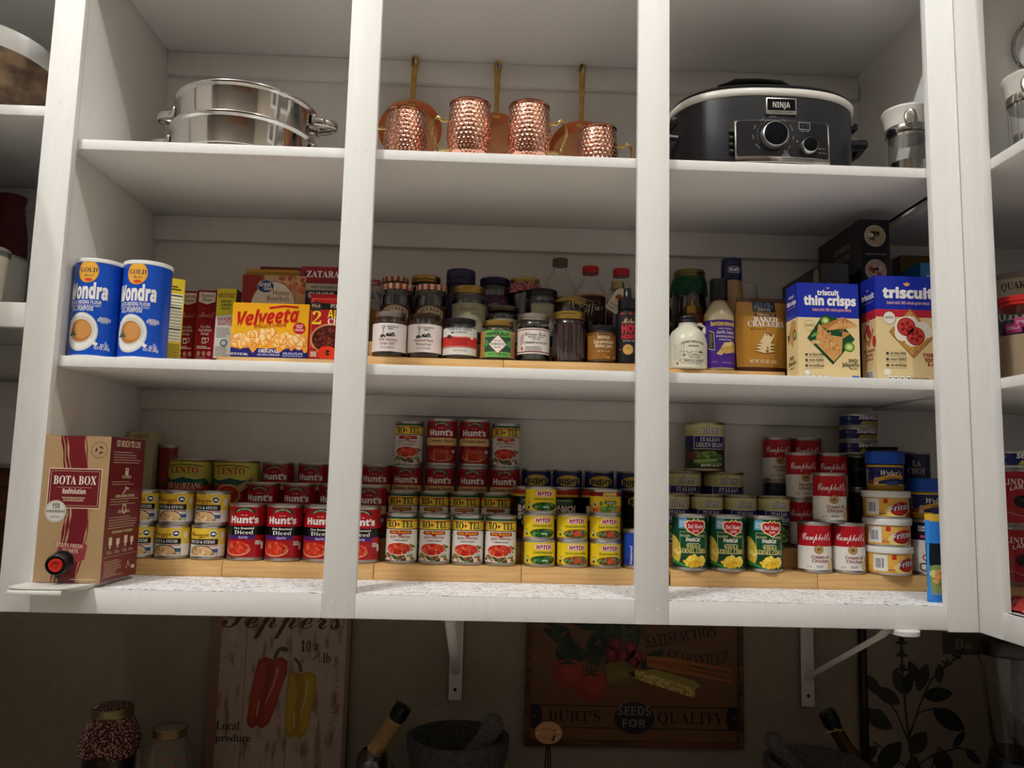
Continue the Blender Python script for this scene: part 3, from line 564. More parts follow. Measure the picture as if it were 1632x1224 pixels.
    put(P('tomato_can', bluecan(.0375, .085)), 'blue tomato can low beside the stile', (.6595, .24, T1))
    # right bay
    k = P('corn_can', corn(.0402, .122))
    for x, s in zip((.7715, .8555, .942), ('nearest the stile', 'middle of the three', 'nearest the soup cans')): put(k, 'green whole kernel corn can with red crest, ' + s, (x, .232, T1), -.30, group='whole kernel corn cans')
    k = P('green_bean_can', allens('s', .0395, .118, .06))
    for x, s in zip((.752, .8315, .9112, .9910), ('half hidden by the stile', 'behind the first corn can', 'behind the middle corn can', 'behind the last corn can')): put(k, 'italian green bean can in the middle row, ' + s, (x, .312, T2), -.22, group='italian green bean cans')
    k = P('green_bean_can', allens('l', .0505, .122, .06))
    for x, z, s in ((.794, T3, 'lower left of the large back cans'), (.899, T3, 'lower right of the large back cans'), (.853, T3 + .1222, 'on top of the stack')): put(k, 'large italian green bean can, ' + s, (x, .404, z), -.25, group='italian green bean cans')
    kc, km, ke = P('soup_can', soup('chicken', .0375, .111)), P('soup_can', soup('mushroom', .037, .111, .06)), P('soup_can', soup('celery', .0365, .108))
    for k, x, Y, z, s in ((kc, 1.0575, .236, T1, 'front left on the bamboo step'), (kc, 1.1345, .236, T1, 'front right beside the bean dip cans'), (kc, 1.0935, .234, T1 + .1112, 'standing on the two front soup cans'),
                          (km, 1.066, .331, T2, 'lower left in the middle row'), (km, 1.0675, .331, T2 + .1112, 'upper left in the middle row'), (kc, 1.1425, .331, T2, 'lower right in the middle row'), (kc, 1.142, .331, T2 + .1112, 'upper right in the middle row'),
                          (ke, 1.0375, .408, T3 + .104, 'upper left at the back'), (ke, 1.1125, .408, T3 + .104, 'upper right at the back')):
        put(k, 'red and white cream soup can, ' + s, (x, Y, z), -.34, group='red and white soup cans')
    k = P('broth_can', plaincan(.0375, .1038, [(0, C('14161c')), (.5, C('1c2236'))], ()))
    for x, s in ((1.0375, 'left one under the back soup cans'), (1.1125, 'right one under the back soup cans')): put(k, 'dark navy can, ' + s, (x, .408, T3), group='dark navy broth cans')
    k = P('dark_can', plaincan(.036, .086, [(0, C('16181a')), (.6, C('1d2422'))], (('CHICKEN', .55, .12, '6a746c', 1.4, 'b'),)))
    for z, s in ((T3, 'lower one'), (T3 + .086, 'upper one')): put(k, 'dark green black can under the blue tuna cans, ' + s, (1.2325, .3895, z), group='dark cans under the tuna')
    h = .0338; k = [P('tuna_can', tuna(.0455, h, o)) for o in (.1, -.02, .06)]
    for i, s in enumerate(('bottom', 'middle', 'top')): put(k[i], 'flat dark blue tuna can, %s of the back corner stack' % s, (1.2335 + .002 * i, .3880, T3 + .172 + h * i), -.22, group='blue tuna cans')
    h = .0616; k = [P('dip_can', fritos(.052, h, o)) for o in (.32, .12, .06)]
    for i, s in enumerate(('bottom, showing its barcode', 'middle', 'top')): put(k[i], 'orange bean dip can with white lid, %s of the stack' % s, (1.2246 - .001 * i, .2322, T1 + h * i), -.33, group='bean dip cans')
    k = P('bouillon_jar', wyler(.042, .0885), 'jar')
    put(k, 'blue lidded bouillon jar on top of the bean dip cans', (1.2225, .2322, T1 + 3 * h), -.36, group='bouillon jars')
    k = P('black_can', plaincan(.036, .12, [(0, C('141414')), (.8, C('3a3416'))], (), C('2a2826')))
    for z, s in ((T2, 'lower'), (T2 + .12, 'upper')): put(k, 'black can with gold band behind the bouillon jar, %s of two' % s, (1.262, .3217, z), group='black cans behind the bouillon jar')
    put(P('chili_can', chili(.0468, .123)), 'white and navy beef can behind the blue pouch', (1.3285, .2372, T1), -.30)
    put(P('bouillon_jar', wyler(.0425, .092), 'jar'), 'blue lidded bouillon jar on the white and navy can', (1.3245, .2372, T1 + .123), -.30, group='bouillon jars')
    k = P('vegetable_can', plaincan(.038, .0925, [(0, C('1a2248')), (.5, C('1c2a58'))], (('LA', .62, .18, 'c8c0c0', .5, 'B'), ('CHOY', .38, .18, 'c8c0c0', 1.1, 'B'))))
    for z, s in ((T3, 'lower'), (T3 + .0925, 'upper')): put(k, 'dark blue chinese vegetable can in the back corner, %s of two' % s, (1.388, .41, z), -.35, group='dark blue vegetable cans')
# ------------------------------------------------------------------ boxes and bags
def carton(w, d, h, cols, arts, bev=.0008):
    """upright carton, base centre at the middle of the front edge: cols = front, side and back colour or bands [(fraction, colour)], arts = {'front': Art, 'left': Art, 'right': Art}"""
    b = B(); fr = cols + [(1.0, cols[-1][1])]
    for i, ((f0, c), (f1, _)) in enumerate(zip(fr, fr[1:])):
        z0, z1 = h * f0, h * f1; P = [(-w / 2, 0), (w / 2, 0), (w / 2, d), (-w / 2, d)]
        lo = b.ring([(x, y, z0) for x, y in P]); hi = b.ring([(x, y, z1) for x, y in P]); b.grid([lo, hi], c, smooth=False)
        if f0 == 0: b.face(list(reversed(lo)), c)
        if f1 == 1.0: b.face(hi, c)
    bmesh.ops.remove_doubles(b.bm, verts=b.bm.verts[:], dist=1e-6)
    vs = [e for e in b.bm.edges if abs(e.verts[0].co.x - e.verts[1].co.x) < 1e-6 and abs(e.verts[0].co.y - e.verts[1].co.y) < 1e-6]
    b.tube([(-w / 2 + .001, d / 2, h + .0002), (w / 2 - .001, d / 2, h + .0002)], .0006, fr[-1][1], 6)
    if 'front' in arts: b.art(arts['front'], front(0), clip=(-w / 2, w / 2, 0, h))
    if 'left' in arts: b.art(arts['left'], side_l(-w / 2, d / 2), clip=(-d / 2, d / 2, 0, h))
    if 'right' in arts: b.art(arts['right'], side_r(w / 2, d / 2), clip=(-d / 2, d / 2, 0, h))
    return b.done('carton', 'gloss')
def wine_box():
    w, d, h = .1262, .155, .2812; a = Art(); kr, wr, cr = C('ab8c66'), C('6d1d24'), C('e0cfae')
    mid = lambda v: -.002 + .012 * math.sin((v / h - .1) * 4.2)
    n = 24
    def strip(o0, o1, col, L): 
        p = [(mid(h * i / n) + o0 + .0012 * math.sin(i * 1.7 + o0 * 900), h * i / n) for i in range(n + 1)]; q = [(mid(h * i / n) + o1 + .0012 * math.sin(i * 1.3 + o1 * 700), h * i / n) for i in range(n + 1)]
        for i in range(n): a.poly([p[i], q[i], q[i + 1], p[i + 1]], col, L)
    strip(-.012, .020, wr, 1); strip(-.019, -.0145, wr, 1); strip(-.0245, -.021, wr, 1); strip(.022, .0235, wr, 1)
    a.rect(-.051, h * .50, .051, h * .775, cr, 2); a.rect(-.0495, h * .506, .0495, h * .769, wr, 2.3); a.frame(-.0465, h * .518, .0465, h * .757, .0006, cr, 2.6)
    a.text('BOTA BOX', 0, h * .665, .0165, C('efe6d4'), .082, 'B', off=-.01); a.rect(-.033, h * .643, .033, h * .6445, cr, 3); a.text('RedVolution', 0, h * .60, .0095, C('efe6d4'), .044, 'b'); a.text('Award winning wines that are', 0, h * .567, .0035, cr, .044); a.text('eco-friendly and portable', 0, h * .550, .0035, cr, .038)
    a.ell(-.032, h * .478, .0205, .0215, C('cfc9bd'), 4, 32); a.ell(-.032, h * .478, .0188, .0198, C('8f8a80'), 4.2, 32); a.ell(-.032, h * .478, .018, .019, C('d6d0c4'), 4.4, 32); a.rect(-.0515, h * .468, -.0125, h * .489, C('b5afa4'), 4.6)
    a.text('OVER', -.032, h * .525, .003, BLACK, .012, L=5); a.text('150', -.032, h * .498, .0085, C('3a3a3a'), .015, L=5); a.text('GOLD MEDALS', -.032, h * .472, .0042, C('3a3a3a'), .035, 'B', L=5); a.text('& BEST BUYS', -.032, h * .435, .003, C('3a3a3a'), .02, L=5)
    for i in range(3):
        t = i * 2 * PI / 3 + .3; a.poly([(.042 + .0085 * math.cos(t + q) * k, h * .905 + .0085 * math.sin(t + q) * k) for q, k in ((0, 1), (.75, .9), (1.3, 1.1), (1.1, .55), (.5, .5))], C('3a2c22'), 2)
    for i in range(26): t = .4 + i * 2 * PI / 26; a.rect(.042 + .0155 * math.cos(t) - .0007, h * .905 + .0155 * math.sin(t) - .0011, .042 + .0155 * math.cos(t) + .0007, h * .905 + .0155 * math.sin(t) + .0011, C('3a2c22'), 2)
    a.poly([(-.040, h * .16), (-.036, h * .255), (-.028, h * .262), (.030, h * .262), (.034, h * .25), (.030, h * .155), (.016, h * .135)], C('8c3a3a'), 3); a.poly([(-.0405, h * .16), (-.036, h * .257), (-.020, h * .262), (-.026, h * .14)], kr, 3.2)
    a.text('STAYS FRESH', 0, h * .235, .0075, C('d8b8a4'), .050, 'b', L=4, rot=-.06); a.text('30 DAYS', .002, h * .20, .0075, C('d8b8a4'), .030, 'b', L=4, rot=-.06)
    a.rect(.006, .006, .058, .0072, cr, 2)
    s = Art(); s.rect(-d / 2, 0, d / 2, h, wr, .5); s.text('SO MUCH TO LIVE', .0, h * .935, .0125, cr, .108, 'b')
    for v, n_ in ((.82, 5), (.665, 2), (.525, 3), (.36, 5)): s.lines(-.062, .062, h * v, h * (v + .018 * n_), n_, C('b58f80'), 2, int(v * 100), .35)
    s.rrect(-.007, h * .73, .007, h * .785, .001, cr, 2); s.rect(-.003, h * .765, .003, h * .775, wr, 3); s.text('ETHYLFRESH', 0, h * .71, .0055, cr, .04); s.line([(-.012, h * .60), (.006, h * .64)], .003, cr, 2); s.line([(-.002, h * .645), (.014, h * .635)], .004, cr, 2); s.text('AWARD WINNING, PORTABLE', 0, h * .575, .0055, cr, .085)
    s.ell(0, h * .495, .009, .011, cr, 2); s.ell(0, h * .495, .005, .0065, wr, 3); s.text('ECO-FRIENDLY', 0, h * .465, .0055, cr, .05)
    for i, x in enumerate((-.048, -.016, .018, .046)):
        s.rect(x - .007, h * .245, x + .007, h * .30 - .004 * (i % 2), cr, 2); s.rect(x - .003, h * .222, x + .003, h * .245, cr, 2); s.lines(x - .012, x + .012, h * .185, h * .21, 3, C('b58f80'), 2)
    s.text('SUSTAINABLY PACKAGED', 0, h * .325, .005, cr, .09); s.rect(-.07, h * .165, .07, h * .1665, cr, 2); s.lines(-.066, .02, h * .03, h * .145, 8, C('b58f80'), 2, 3, .4); s.line([(.03, h * .06), (.036, h * .11), (.044, h * .07)], .002, cr, 2); s.rect(.052, h * .05, .068, h * .075, cr, 2)
    body = carton(w, d, h, [(0, kr)], {'front': a, 'right': s})
    b = B(); b.lathe([(.021, 0), (.021, .004), (.015, .006), (.014, .018), (.020, .019), (.020, .031), (.0175, .034), (.0165, .030)], C('121214'), 32); b.box(-.003, -.026, .020, .003, -.012, .030, C('121214'), .001); sp = b.done('spout', 'plastic')
    b = B(); b.lathe([(.0125, .024), (.0125, .0345), (.0115, .036), (.008, .036), (.007, .034), (.003, .034), (.0025, .036)], C('c22a1c'), 24); bt = b.done('spout_button', 'plastic')
    t = put(('wine_box', 'box', body), 'kraft and maroon boxed wine carton with black tap', (-.4884, .0015, -.1018))
    o = obj('spout', sp, t, (-.010, 0, .040), (PI / 2 + .12, 0, .12)); obj('spout_button', bt, o)
    b = B(); n = 18; top = []; P = [(-.062, .15), (.050, .15), (.052, .010), (.050, -.03), (.040, -.055), (.024, -.066), (-.05, -.066), (-.072, -.062), (-.076, -.05), (-.074, -.006), (-.0622, -.003)]
    def loop(k, z): return b.ring([((x + .005) * (1 - k) - .005, (y - .05) * (1 - k) + .05, z) for x, y in P])
    L = [loop(.07, 0), loop(0, .006), loop(0, .0088), loop(.03, .0092), loop(.05, .0078)]; b.grid(L, C('e9e7e0'), smooth=False); b.face(list(reversed(L[0])), C('e9e7e0')); b.face(L[-1], C('e9e7e0'))
    b.box(-.070, -.072, -.004, .028, -.064, .0035, C('e9e7e0'), .002)
    put(('drip_tray', 'tray', b.done('drip_tray', 'plastic')), 'thin white plastic tray jutting out under the boxed wine', (-.488, 0, ZR + .0002))
def flour():
    r, h = .0478, .206; a = Art(); bl = C('124cb8')
    y0 = h * .865; a.ell(-.004, y0, .021, .024, C('e8a02c'), 2, 32); a.ell(-.004, y0, .0185, .0215, C('f0b040'), 2.2, 32); a.text('GOLD', -.003, y0 - .002, .0098, C('1a2a5a'), .034, 'B', off=.03, L=3); a.text('Medal', -.002, y0 - .011, .007, C('1a2a5a'), .02, 's', L=3); a.ell(-.002, y0 - .0175, .008, .0035, C('d84a2a'), 2.6)
    a.text('Wondra', -.006, h * .59, .030, WHITE, .085, 'b', off=.035); a.text('QUICK-MIXING FLOUR', -.008, h * .535, .0072, WHITE, .068, 'b'); a.text('ENRICHED BLEACHED', -.008, h * .508, .0042, WHITE, .066, 'n'); a.text('ALL-PURPOSE', -.012, h * .465, .0085, WHITE, .048, 'b')
    cx, cy = -.010, h * .255; a.ell(cx, cy, .034, .040, C('d5d2cc'), 2, 36); a.ell(cx, cy + .001, .0315, .037, C('f0eee8'), 2.2, 36); a.ell(cx + .001, cy + .004, .027, .029, C('d8d4cc'), 2.4, 36); a.poly([(cx - .030, cy + .024), (cx - .018, cy + .026), (cx - .024, cy + .008)], WHITE, 2.5); a.ell(cx, cy + .002, .0225, .0235, C('b8773a'), 2.8, 32); a.ell(cx + .004, cy + .004, .017, .018, C('cf9250'), 3, 28)
    a.line([(cx + .018, cy - .016), (cx + .034, cy - .026)], .007, WHITE, 2.7)
    for i in range(6): a.leaf(cx - .018, cy - .008, .013, .003, .2 + i * .55, C('3f5a3a'), 3.4 + .05 * i)
    a.text('WONDROUSLY', .033, h * .395, .0032, WHITE, .018); a.text('smooth', .034, h * .365, .0078, WHITE, .026, 'I'); a.text('SAUCES', .034, h * .350, .003, WHITE, .014); a.ell(.040, h * .155, .0022, .003, C('8fb0e8'), 3); a.text('NET WT', .038, h * .115, .0055, WHITE, .016); a.text('13.5 OZ (382g)', .034, h * .085, .0062, WHITE, .032)
    b = B(); b.lathe([(r, .0), (r * 1.012, .001), (r * 1.012, .004), (r, .005)], C('c9c9cc'), 56, cap1=False); b.lathe([(r * .999, .004), (r * .999, h - .008)], bl, 56, cap0=False, cap1=False); b.art(a, cyl(r, 0), step=r * .1)
    b.art((lambda q: (q.rect(-r * 1.45, .01, -r * 1.18, h * .45, C('3a68cc'), 1), q.lines(-r * 1.42, -r * 1.2, .015, h * .44, 16, WHITE, 2, 2, .3), q)[-1])(Art()), cyl(r, 0), step=r * .1); body = b.done('canister_body', 'gloss', ang=50)
    b = B(); b.lathe([(r * 1.005, h - .0085), (r * 1.02, h - .0075), (r * 1.02, h - .001), (r * 1.005, h), (r * .93, h), (r * .92, h - .003)], C('efefec'), 56); lid = b.done('plastic_lid', 'plastic')
    k = ('flour_canister', 'canister', [('canister_body', body), ('plastic_lid', lid)])
    put(k, 'blue flour canister against the left side wall of the shelf', (-.5165, .086, ZM), .06, 'blue flour canisters'); put(k, 'blue flour canister beside the yellow box', (-.4182, .090, ZM), .04, 'blue flour canisters')
def riser(w, tiers, d, name_mat='bamboo'):
    b = B()
    for i, (z0, z1) in enumerate(tiers):
        b.box(-w / 2, i * d, z0, w / 2, (i + 1) * d, z1, WHITE, .0015)
    return b.done('stepped_riser', name_mat)
def risers():
    st = [(0, .0340), (0, .0820), (0, .1320)]
    def row(X, Y, z, d, spec, tiers):
        for x0, x1, lab in spec: put(('stepped_riser', 'shelf riser', riser(x1 - x0 - .001, tiers, d)), lab, ((x0 + x1) / 2, Y, z), group='bamboo stepped risers')
    row(0, .2, ZR, .085, ((-.563, -.2596, 'bamboo stepped riser under the mushroom cans'), (-.2596, .0685, 'bamboo stepped riser under the fire roasted diced tomatoes'), (.0685, .3918, 'bamboo stepped riser under the four starred cans'), (.3918, .718, 'bamboo stepped riser under the green chile cans'),
        (.7205, 1.0486, 'bamboo stepped riser under the corn cans'), (1.0486, 1.40, 'bamboo stepped riser under the bean dip cans')), st)
    row(0, .147, ZM, .09, ((.012, .3395, 'bamboo stepped riser under the jars nearest the left stile'), (.3395, .664, 'bamboo stepped riser under the jars nearest the right stile')), st)
    row(0, .212, ZM, .08, ((-.307, .008, 'bamboo stepped riser under the yellow pasta box'), (.69, .988, 'bamboo stepped riser under the maple jug and cracker bag')), st)
def boxes():
    t1, t2, t3 = ZM + .035, ZM + .083, ZM + .133
    w, d, h = .037, .105, .203; yl = C('e0c22e'); a = Art(); a.lines(-.012, .012, h * .87, h * .93, 2, C('3a3420'), 2); a.rect(-.016, h * .30, .016, h * .83, C('efe8c8'), 1.5)
    for i in range(15): a.rect(-.015, h * (.80 - .034 * i), .015, h * (.80 - .034 * i) + (.0032 if i in (0, 4, 11) else .0012), C('2a2618'), 2)
    for i in range(12): a.rect(-.016, h * (.03 + .021 * i), .016, h * (.03 + .021 * i) + .0016, C('4a4220'), 2)
    l = Art(); l.rect(-.05, 0, .05, h, C('e8d870'), .5); l.ell(.03, h * .90, .016, .014, C('d8381e'), 2); l.rect(.01, h * .5, .045, h * .8, WHITE, 1.5); l.ell(.03, h * .64, .010, .02, C('2a2420'), 2); l.ell(.02, h * .36, .016, .012, C('d8301e'), 2); l.rect(.02, h * .06, .048, h * .3, C('e8e0d4'), 1.6)
    put(('baking_mix_box', 'box', carton(w, d, h, [(0, yl)], {'front': a, 'left': l})), 'yellow box turned to show its nutrition panel', (-.3965, .186, ZM), .60)
    w, d, h = .045, .13, .198; a = Art(); rd = C('8c1620'); lt = C('ecd8cc')
    a.poly([(-.019, h * .975), (.019, h * .975), (.019, h * .86), (0, h * .83), (-.019, h * .86)], C('e6dcd0'), 2); a.text('Duncan', 0, h * .915, .010, C('5a2a1c'), .031, 'i'); a.text('Hines', 0, h * .865, .009, C('5a2a1c'), .025, 'i'); a.ell(0, h * .69, .017, .02, C('a83a3c'), 1.6, 28); a.ell(0, h * .69, .0162, .0192, rd, 1.8, 28)
    a.text('Moist', 0, h * .675, .014, C('c88a80'), .035, 's', sh=.1); a.text('Try this', 0, h * .545, .006, lt, .024, 'b'); a.text('ingredient', 0, h * .505, .006, lt, .030, 'b'); a.text('swap!', 0, h * .463, .006, lt, .018, 'b'); a.rect(-.006, h * .36, .003, h * .43, lt, 2); a.rect(-.004, h * .37, .001, h * .41, rd, 3); a.line([(.003, h * .37), (.009, h * .39), (.009, h * .43), (.003, h * .42)], .0014, lt, 2)
    a.lines(-.017, .017, h * .30, h * .34, 2, lt, 2)
    for x in (-.012, 0, .012): a.ell(x, h * .24, .0042, .006, C('c88a80'), 2)
    a.lines(-.018, .018, h * .15, h * .21, 3, C('c88a80'), 2); r = Art(); r.rect(-.05, h * .5, -.03, h * .68, C('d8c890'), 2); r.rect(-.065, 0, .065, h, C('a01a24'), .5)
    m = carton(w, d, h, [(0, rd)], {'front': a, 'right': r})
    put(('cake_mix_box', 'box', m), 'red cake mix box next to the yellow box', (-.4065, .285, ZM), 0, 'red cake mix boxes'); put(('cake_mix_box', 'box', m), 'red cake mix box next to the lemon mix box', (-.3575, .272, ZM), 0, 'red cake mix boxes')
    w, d, h = .044, .037, .164; a = Art(); a.poly([(-w / 2, h * .60), (w / 2, h * .64), (w / 2, h), (-w / 2, h)], C('d8cf2e'), 1); a.text('KRUSTEAZ', 0, h * .87, .010, C('7a2a1a'), .036, 'b'); a.text('MEYER', 0, h * .795, .006, C('4a4420'), .024); a.text('LEMON', 0, h * .745, .006, C('4a4420'), .024); a.text('BAR MIX', 0, h * .70, .0045, C('4a4420'), .02)
    a.text('MAKERS', 0, h * .53, .009, C('a02a30'), .034, 'b'); a.text('WANTED', 0, h * .47, .009, C('a02a30'), .034, 'b'); a.lines(-.019, .019, h * .30, h * .45, 7, C('6a6660'), 2, 3, .35); a.ell(0, h * .22, .009, .009, C('6a7a8a'), 2); a.ell(0, h * .22, .005, .005, C('c8c4ba'), 3); a.lines(-.019, .019, h * .03, h * .18, 7, C('6a6660'), 2, 4, .35)
    put(('lemon_mix_box', 'box', carton(w, d, h, [(0, C('d6d2c4'))], {'front': a, 'right': (lambda q: (q.rect(-.0185, 0, .0185, h, C('6a5a3a'), .5), q)[-1])(Art())})), 'narrow yellow and grey lemon mix box left of pasta box', (-.3065, .2535, t1))
    # shells and cheese
    w, d, h = .173, .036, .1245; a = Art(); yw = C('f2b01c')
    dr = [(-w / 2 + w * i / 24, h * (.17 + .07 * math.sin(i * 1.55) + .03 * math.sin(i * .7))) for i in range(25)]
    a.poly([(-w / 2, 0), (w / 2, 0), (w / 2, h * .17), (-w / 2, h * .17)], C('24246a'), 1.2); [a.poly([p, q, (q[0], h * .42), (p[0], h * .42)], C('f09a3a'), 1.6) for p, q in zip(dr, dr[1:])]; R = random.Random(4)
    for i in range(95):
        x = -w * .45 + w * .90 * R.random(); y = h * (.21 + .29 * R.random() * (1 - .5 * abs(x) / (w / 2))); t = R.random() * 3; s_ = .7 + .5 * R.random()
        a.ell(x, y, .0100 * s_, .0078 * s_, C('d9822c'), 2 + i * .03, 12, 0, t); a.ell(x - .0005, y + .0008, .0090 * s_, .0064 * s_, R.choice([C('f8c06a'), C('f5b458'), C('fad08c')]), 2.015 + i * .03, 12, 0, t); a.ell(x - .001, y + .0018, .005 * s_, .0014, C('fbe0b0'), 2.022 + i * .03, 8, 0, t)
    a.text('Velveeta', -.006, h * .62, .031, C('c41e1c'), .140, 'I', off=.02, rot=.10, L=5, sh=.12); a.line([(-.004, h * .91), (.03, h * .955), (.062, h * .94)], .0045, C('c41e1c'), 5); a.text('SHELLS & CHEESE', .0, h * .555, .0072, C('a8341c'), .072, 'b', L=5, rot=.07)
    a.ell(.066, h * .55, .0142, .0135, C('c4232c'), 5, 28); a.text('made with', .066, h * .59, .0034, WHITE, .016, L=6); a.text('real', .066, h * .55, .0050, WHITE, .011, L=6); a.text('cheese', .066, h * .50, .0050, WHITE, .019, L=6)
    a.text('ORIGINAL', .0, h * .085, .0085, WHITE, .046, 'B', L=5); a.text('SHELL PASTA & CHEESE SAUCE', 0, h * .03, .0042, C('c8c8e0'), .05, L=5); a.text('NET WT 12 OZ (340g)', -.066, h * .03, .005, WHITE, .038, L=5)
    for i in range(4): a.rrect(.032 + .0115 * i, h * .02, .042 + .0115 * i, h * .10, .001, C('8a90b8'), 5); a.rect(.034 + .0115 * i, h * .04, .040 + .0115 * i, h * .06, C('2a2c6a'), 6)
    put(('pasta_box', 'box', carton(w, d, h, [(0, C('24246a')), (.17, yw)], {'front': a})), 'yellow shells and cheese box lying along the riser front', (-.1915, .2165, t1))
    # honey bourbon meal
    w, d, h = .147, .034, .2; a = Art(); a.rect(-w / 2, h * .3, w / 2, h, C('c09a6a'), 1); R = random.Random(2)
    for i in range(6): a.rect(-w / 2 + w * i / 6, h * .3, -w / 2 + w * i / 6 + .0015, h, C('a07c50'), 1.2)
    a.ell(-.052, h * .87, .030, .055, C('7a4a34'), 2, 28); a.ell(-.054, h * .88, .026, .046, C('8a2018'), 2.3, 28); a.blobs(3, .045, h * .90, .034, .026, 42, .0075, [C('b86a44'), C('c8805a'), C('a0522e'), C('d89a70')], 2); a.ell(.0, h * .62, .052, .062, C('8a7a60'), 2.9, 32); a.ell(.0, h * .62, .0505, .060, C('ded8cc'), 3, 32)
    a.ell(-.019, h * .865, .0195, .0155, C('d8d8dc'), 4, 28); a.ell(-.019, h * .865, .0185, .0145, C('1c3f7a'), 4.2, 28); a.text('Great', -.021, h * .865, .0105, WHITE, .028, 'b', L=5); a.text('Value', -.014, h * .82, .0085, WHITE, .020, 'b', L=5); a.text('Honey', .018, h * .765, .0125, C('6a3422'), .039, 'n', L=4); a.text('Bourbon', .011, h * .695, .0125, C('6a3422'), .050, 'n', L=4)
    put(('dinner_kit_box', 'box', carton(w, d, h, [(0, C('b8905c'))], {'front': a})), 'wood patterned honey bourbon box behind the yellow pasta box', (-.1995, .2566, t1))
    put(('pasta_side_box', 'box', carton(.126, .03, .1755, [(0, C('a8801e')), (.965, C('d8a428')), (.985, C('c8921e'))], {})), 'gold edged box behind the honey bourbon box', (-.215, .2945, t2)); put(('rice_box', 'box', carton(.10, .03, .1905, [(0, C('7a1a1c'))], {})), 'dark red box rearmost behind the honey bourbon box', (-.205, .327, t2))
    w, d, h = .130, .033, .2245; a = Art(); a.rect(-w / 2, h * .83, w / 2, h, C('8c1622'), 1); a.text("ZATARAIN'S", .004, h * .885, .0155, WHITE, .112, 'B', off=.03); [a.ell(-w / 2 + .003 + .007 * i, h * .83, .0045, .003, C('8c1622'), 1.1, 10) for i in range(19)]; a.rect(-w / 2, h * .74, w / 2, h * .83, C('b0a898'), .9); a.text('NEW ORLEANS STYLE', 0, h * .77, .005, C('4a4440'), .08); a.rect(-w / 2 + .002, h * .60, .034, h * .745, C('2a2a34'), 2); a.text('GUMBO', -.016, h * .665, .0135, C('d8d4c8'), .060, 'b', off=.02); a.text('BASE', -.016, h * .63, .005, C('c8c4b8'), .02); a.leaf(-w / 2 + .008, h * .86, .02, .006, 1.4, C('2a1a1a'), 2)
    put(('gumbo_box', 'box', carton(w, d, h, [(0, C('22243f')), (.6, C('22264a'))], {'front': a})), 'tall red and navy gumbo box beside the stile', (-.0735, .2574, t1))
    w, d, h = .122, .040, .1495; a = Art(); rd = C('b01a20'); a.rrect(-w / 2 + .003, .003, w / 2 - .003, h * .93, .004, C('d85a3a'), 1); a.rrect(-w / 2 + .005, .005, w / 2 - .005, h * .92, .004, rd, 1.3); a.rect(-w / 2, h * .76, w / 2, h * .86, C('1c1614'), 1.6); a.poly([(-.048 + .013 * math.cos(t) , h * .805 + .013 * math.sin(t)) for t in [i * PI / 8 for i in range(16)]], C('3a2a22'), 2); a.text('Wick', -.048, h * .79, .008, C('c8a890'), .02, 'i', L=3); a.text("FOWLER'S", .012, h * .79, .009, C('d8c8b8'), .055, 'B', L=3)
    a.otext('2', -.045, h * .53, .030, C('f2d23a'), BLACK, .04, k='B', L=3); a.otext('ALARM', .012, h * .63, .019, C('f2d23a'), BLACK, .04, w=.066, k='b', L=3); a.otext('Chili Kit', .015, h * .535, .014, WHITE, BLACK, .04, w=.07, k='B', L=3); a.ell(-.012, h * .30, .046, .037, C('c8905c'), 2, 32); a.ell(-.012, h * .305, .042, .032, C('4a1814'), 2.3, 32); a.blobs(6, -.012, h * .305, .037, .027, 90, .0028, [C('6a2a20'), C('3a100e'), C('7a3424')], 2.5)
    a.ell(-.018, h * .085, .022, .017, C('d8381e'), 5, 24); a.poly([(-.018 + (.009 if i % 2 else .002) * math.cos(i * PI / 5), h * .095 + (.007 if i % 2 else .002) * math.sin(i * PI / 5)) for i in range(10)], C('2a3a1c'), 5.5); a.ell(-.052, h * .09, .012, .012, C('a02a1c'), 4.5); a.rect(-.056, h * .03, -.042, h * .11, C('c8a090'), 5.2)
    put(('chili_kit_box', 'box', carton(w, d, h, [(0, C('a8181e'))], {'front': a})), 'red chili kit box with a large yellow numeral', (-.042, .2165, t1))
    w, d, h = .09, .035, .128; a = Art(); a.rect(-w / 2, h * .88, w / 2, h, C('b02430'), 1); a.text('favorite', .012, h * .905, .009, C('e8d8d0'), .05, 'I'); a.text('JELLY', .02, h * .62, .018, C('2a5a9a'), .06, 'b'); a.text('mix', .030, h * .52, .009, C('8a8a8a'), .02, 'i'); a.ell(.02, h * .2, .03, .03, C('c8a03a'), 2)
    put(('dessert_box', 'box', carton(w, d, h, [(0, C('c4c2c0'))], {'front': a})), 'white box with red top peeking from behind the stile', (-.0145, .376, t3 + .0002))
    # crackers
    def leafmark(a, x, y, s, L=4): [a.leaf(x, y, s, s * .42, t, C('f0b070'), L) for t in (PI / 2, PI / 2 + .75, PI / 2 - .75)]
    def crispies(a, h, w, x, dark, L=2):
        a.blobs(3, x, h, w, w, 60, w * .035, [C('c98a52'), C('dba368'), C('b87a44')], L)
    bl, tan = C('1b2d9e'), C('e6cd98')
    w, d, h = .1365, .066, .2215; a = Art(); a.text('triscuit', 0, h * .877, .0107, WHITE, .048, 'b', off=.03); leafmark(a, .000, h * .940, .005); a.text('thin crisps', .004, h * .777, .0188, WHITE, .116, 'b', off=.04); a.text('baked with 100% whole grain wheat', .008, h * .715, .0062, C('f0a890'), .086, 'b')
    a.ell(-.042, h * .565, .0115, .0125, C('3a3a34'), 2, 28); a.ell(-.042, h * .565, .0108, .0118, tan, 2.2, 28); a.text('quality', -.042, h * .56, .0048, C('3a3a34'), .018, 'b')
    g = C('1c4a2c'); a.poly([(-.048, h * .44), (-.012, h * .68), (.016, h * .66), (.058, h * .44), (.008, h * .18)], g, 2); a.poly([(-.020, h * .57), (.034, h * .66), (.065, h * .575), (.002, h * .52)], C('b8743e'), 2.5)
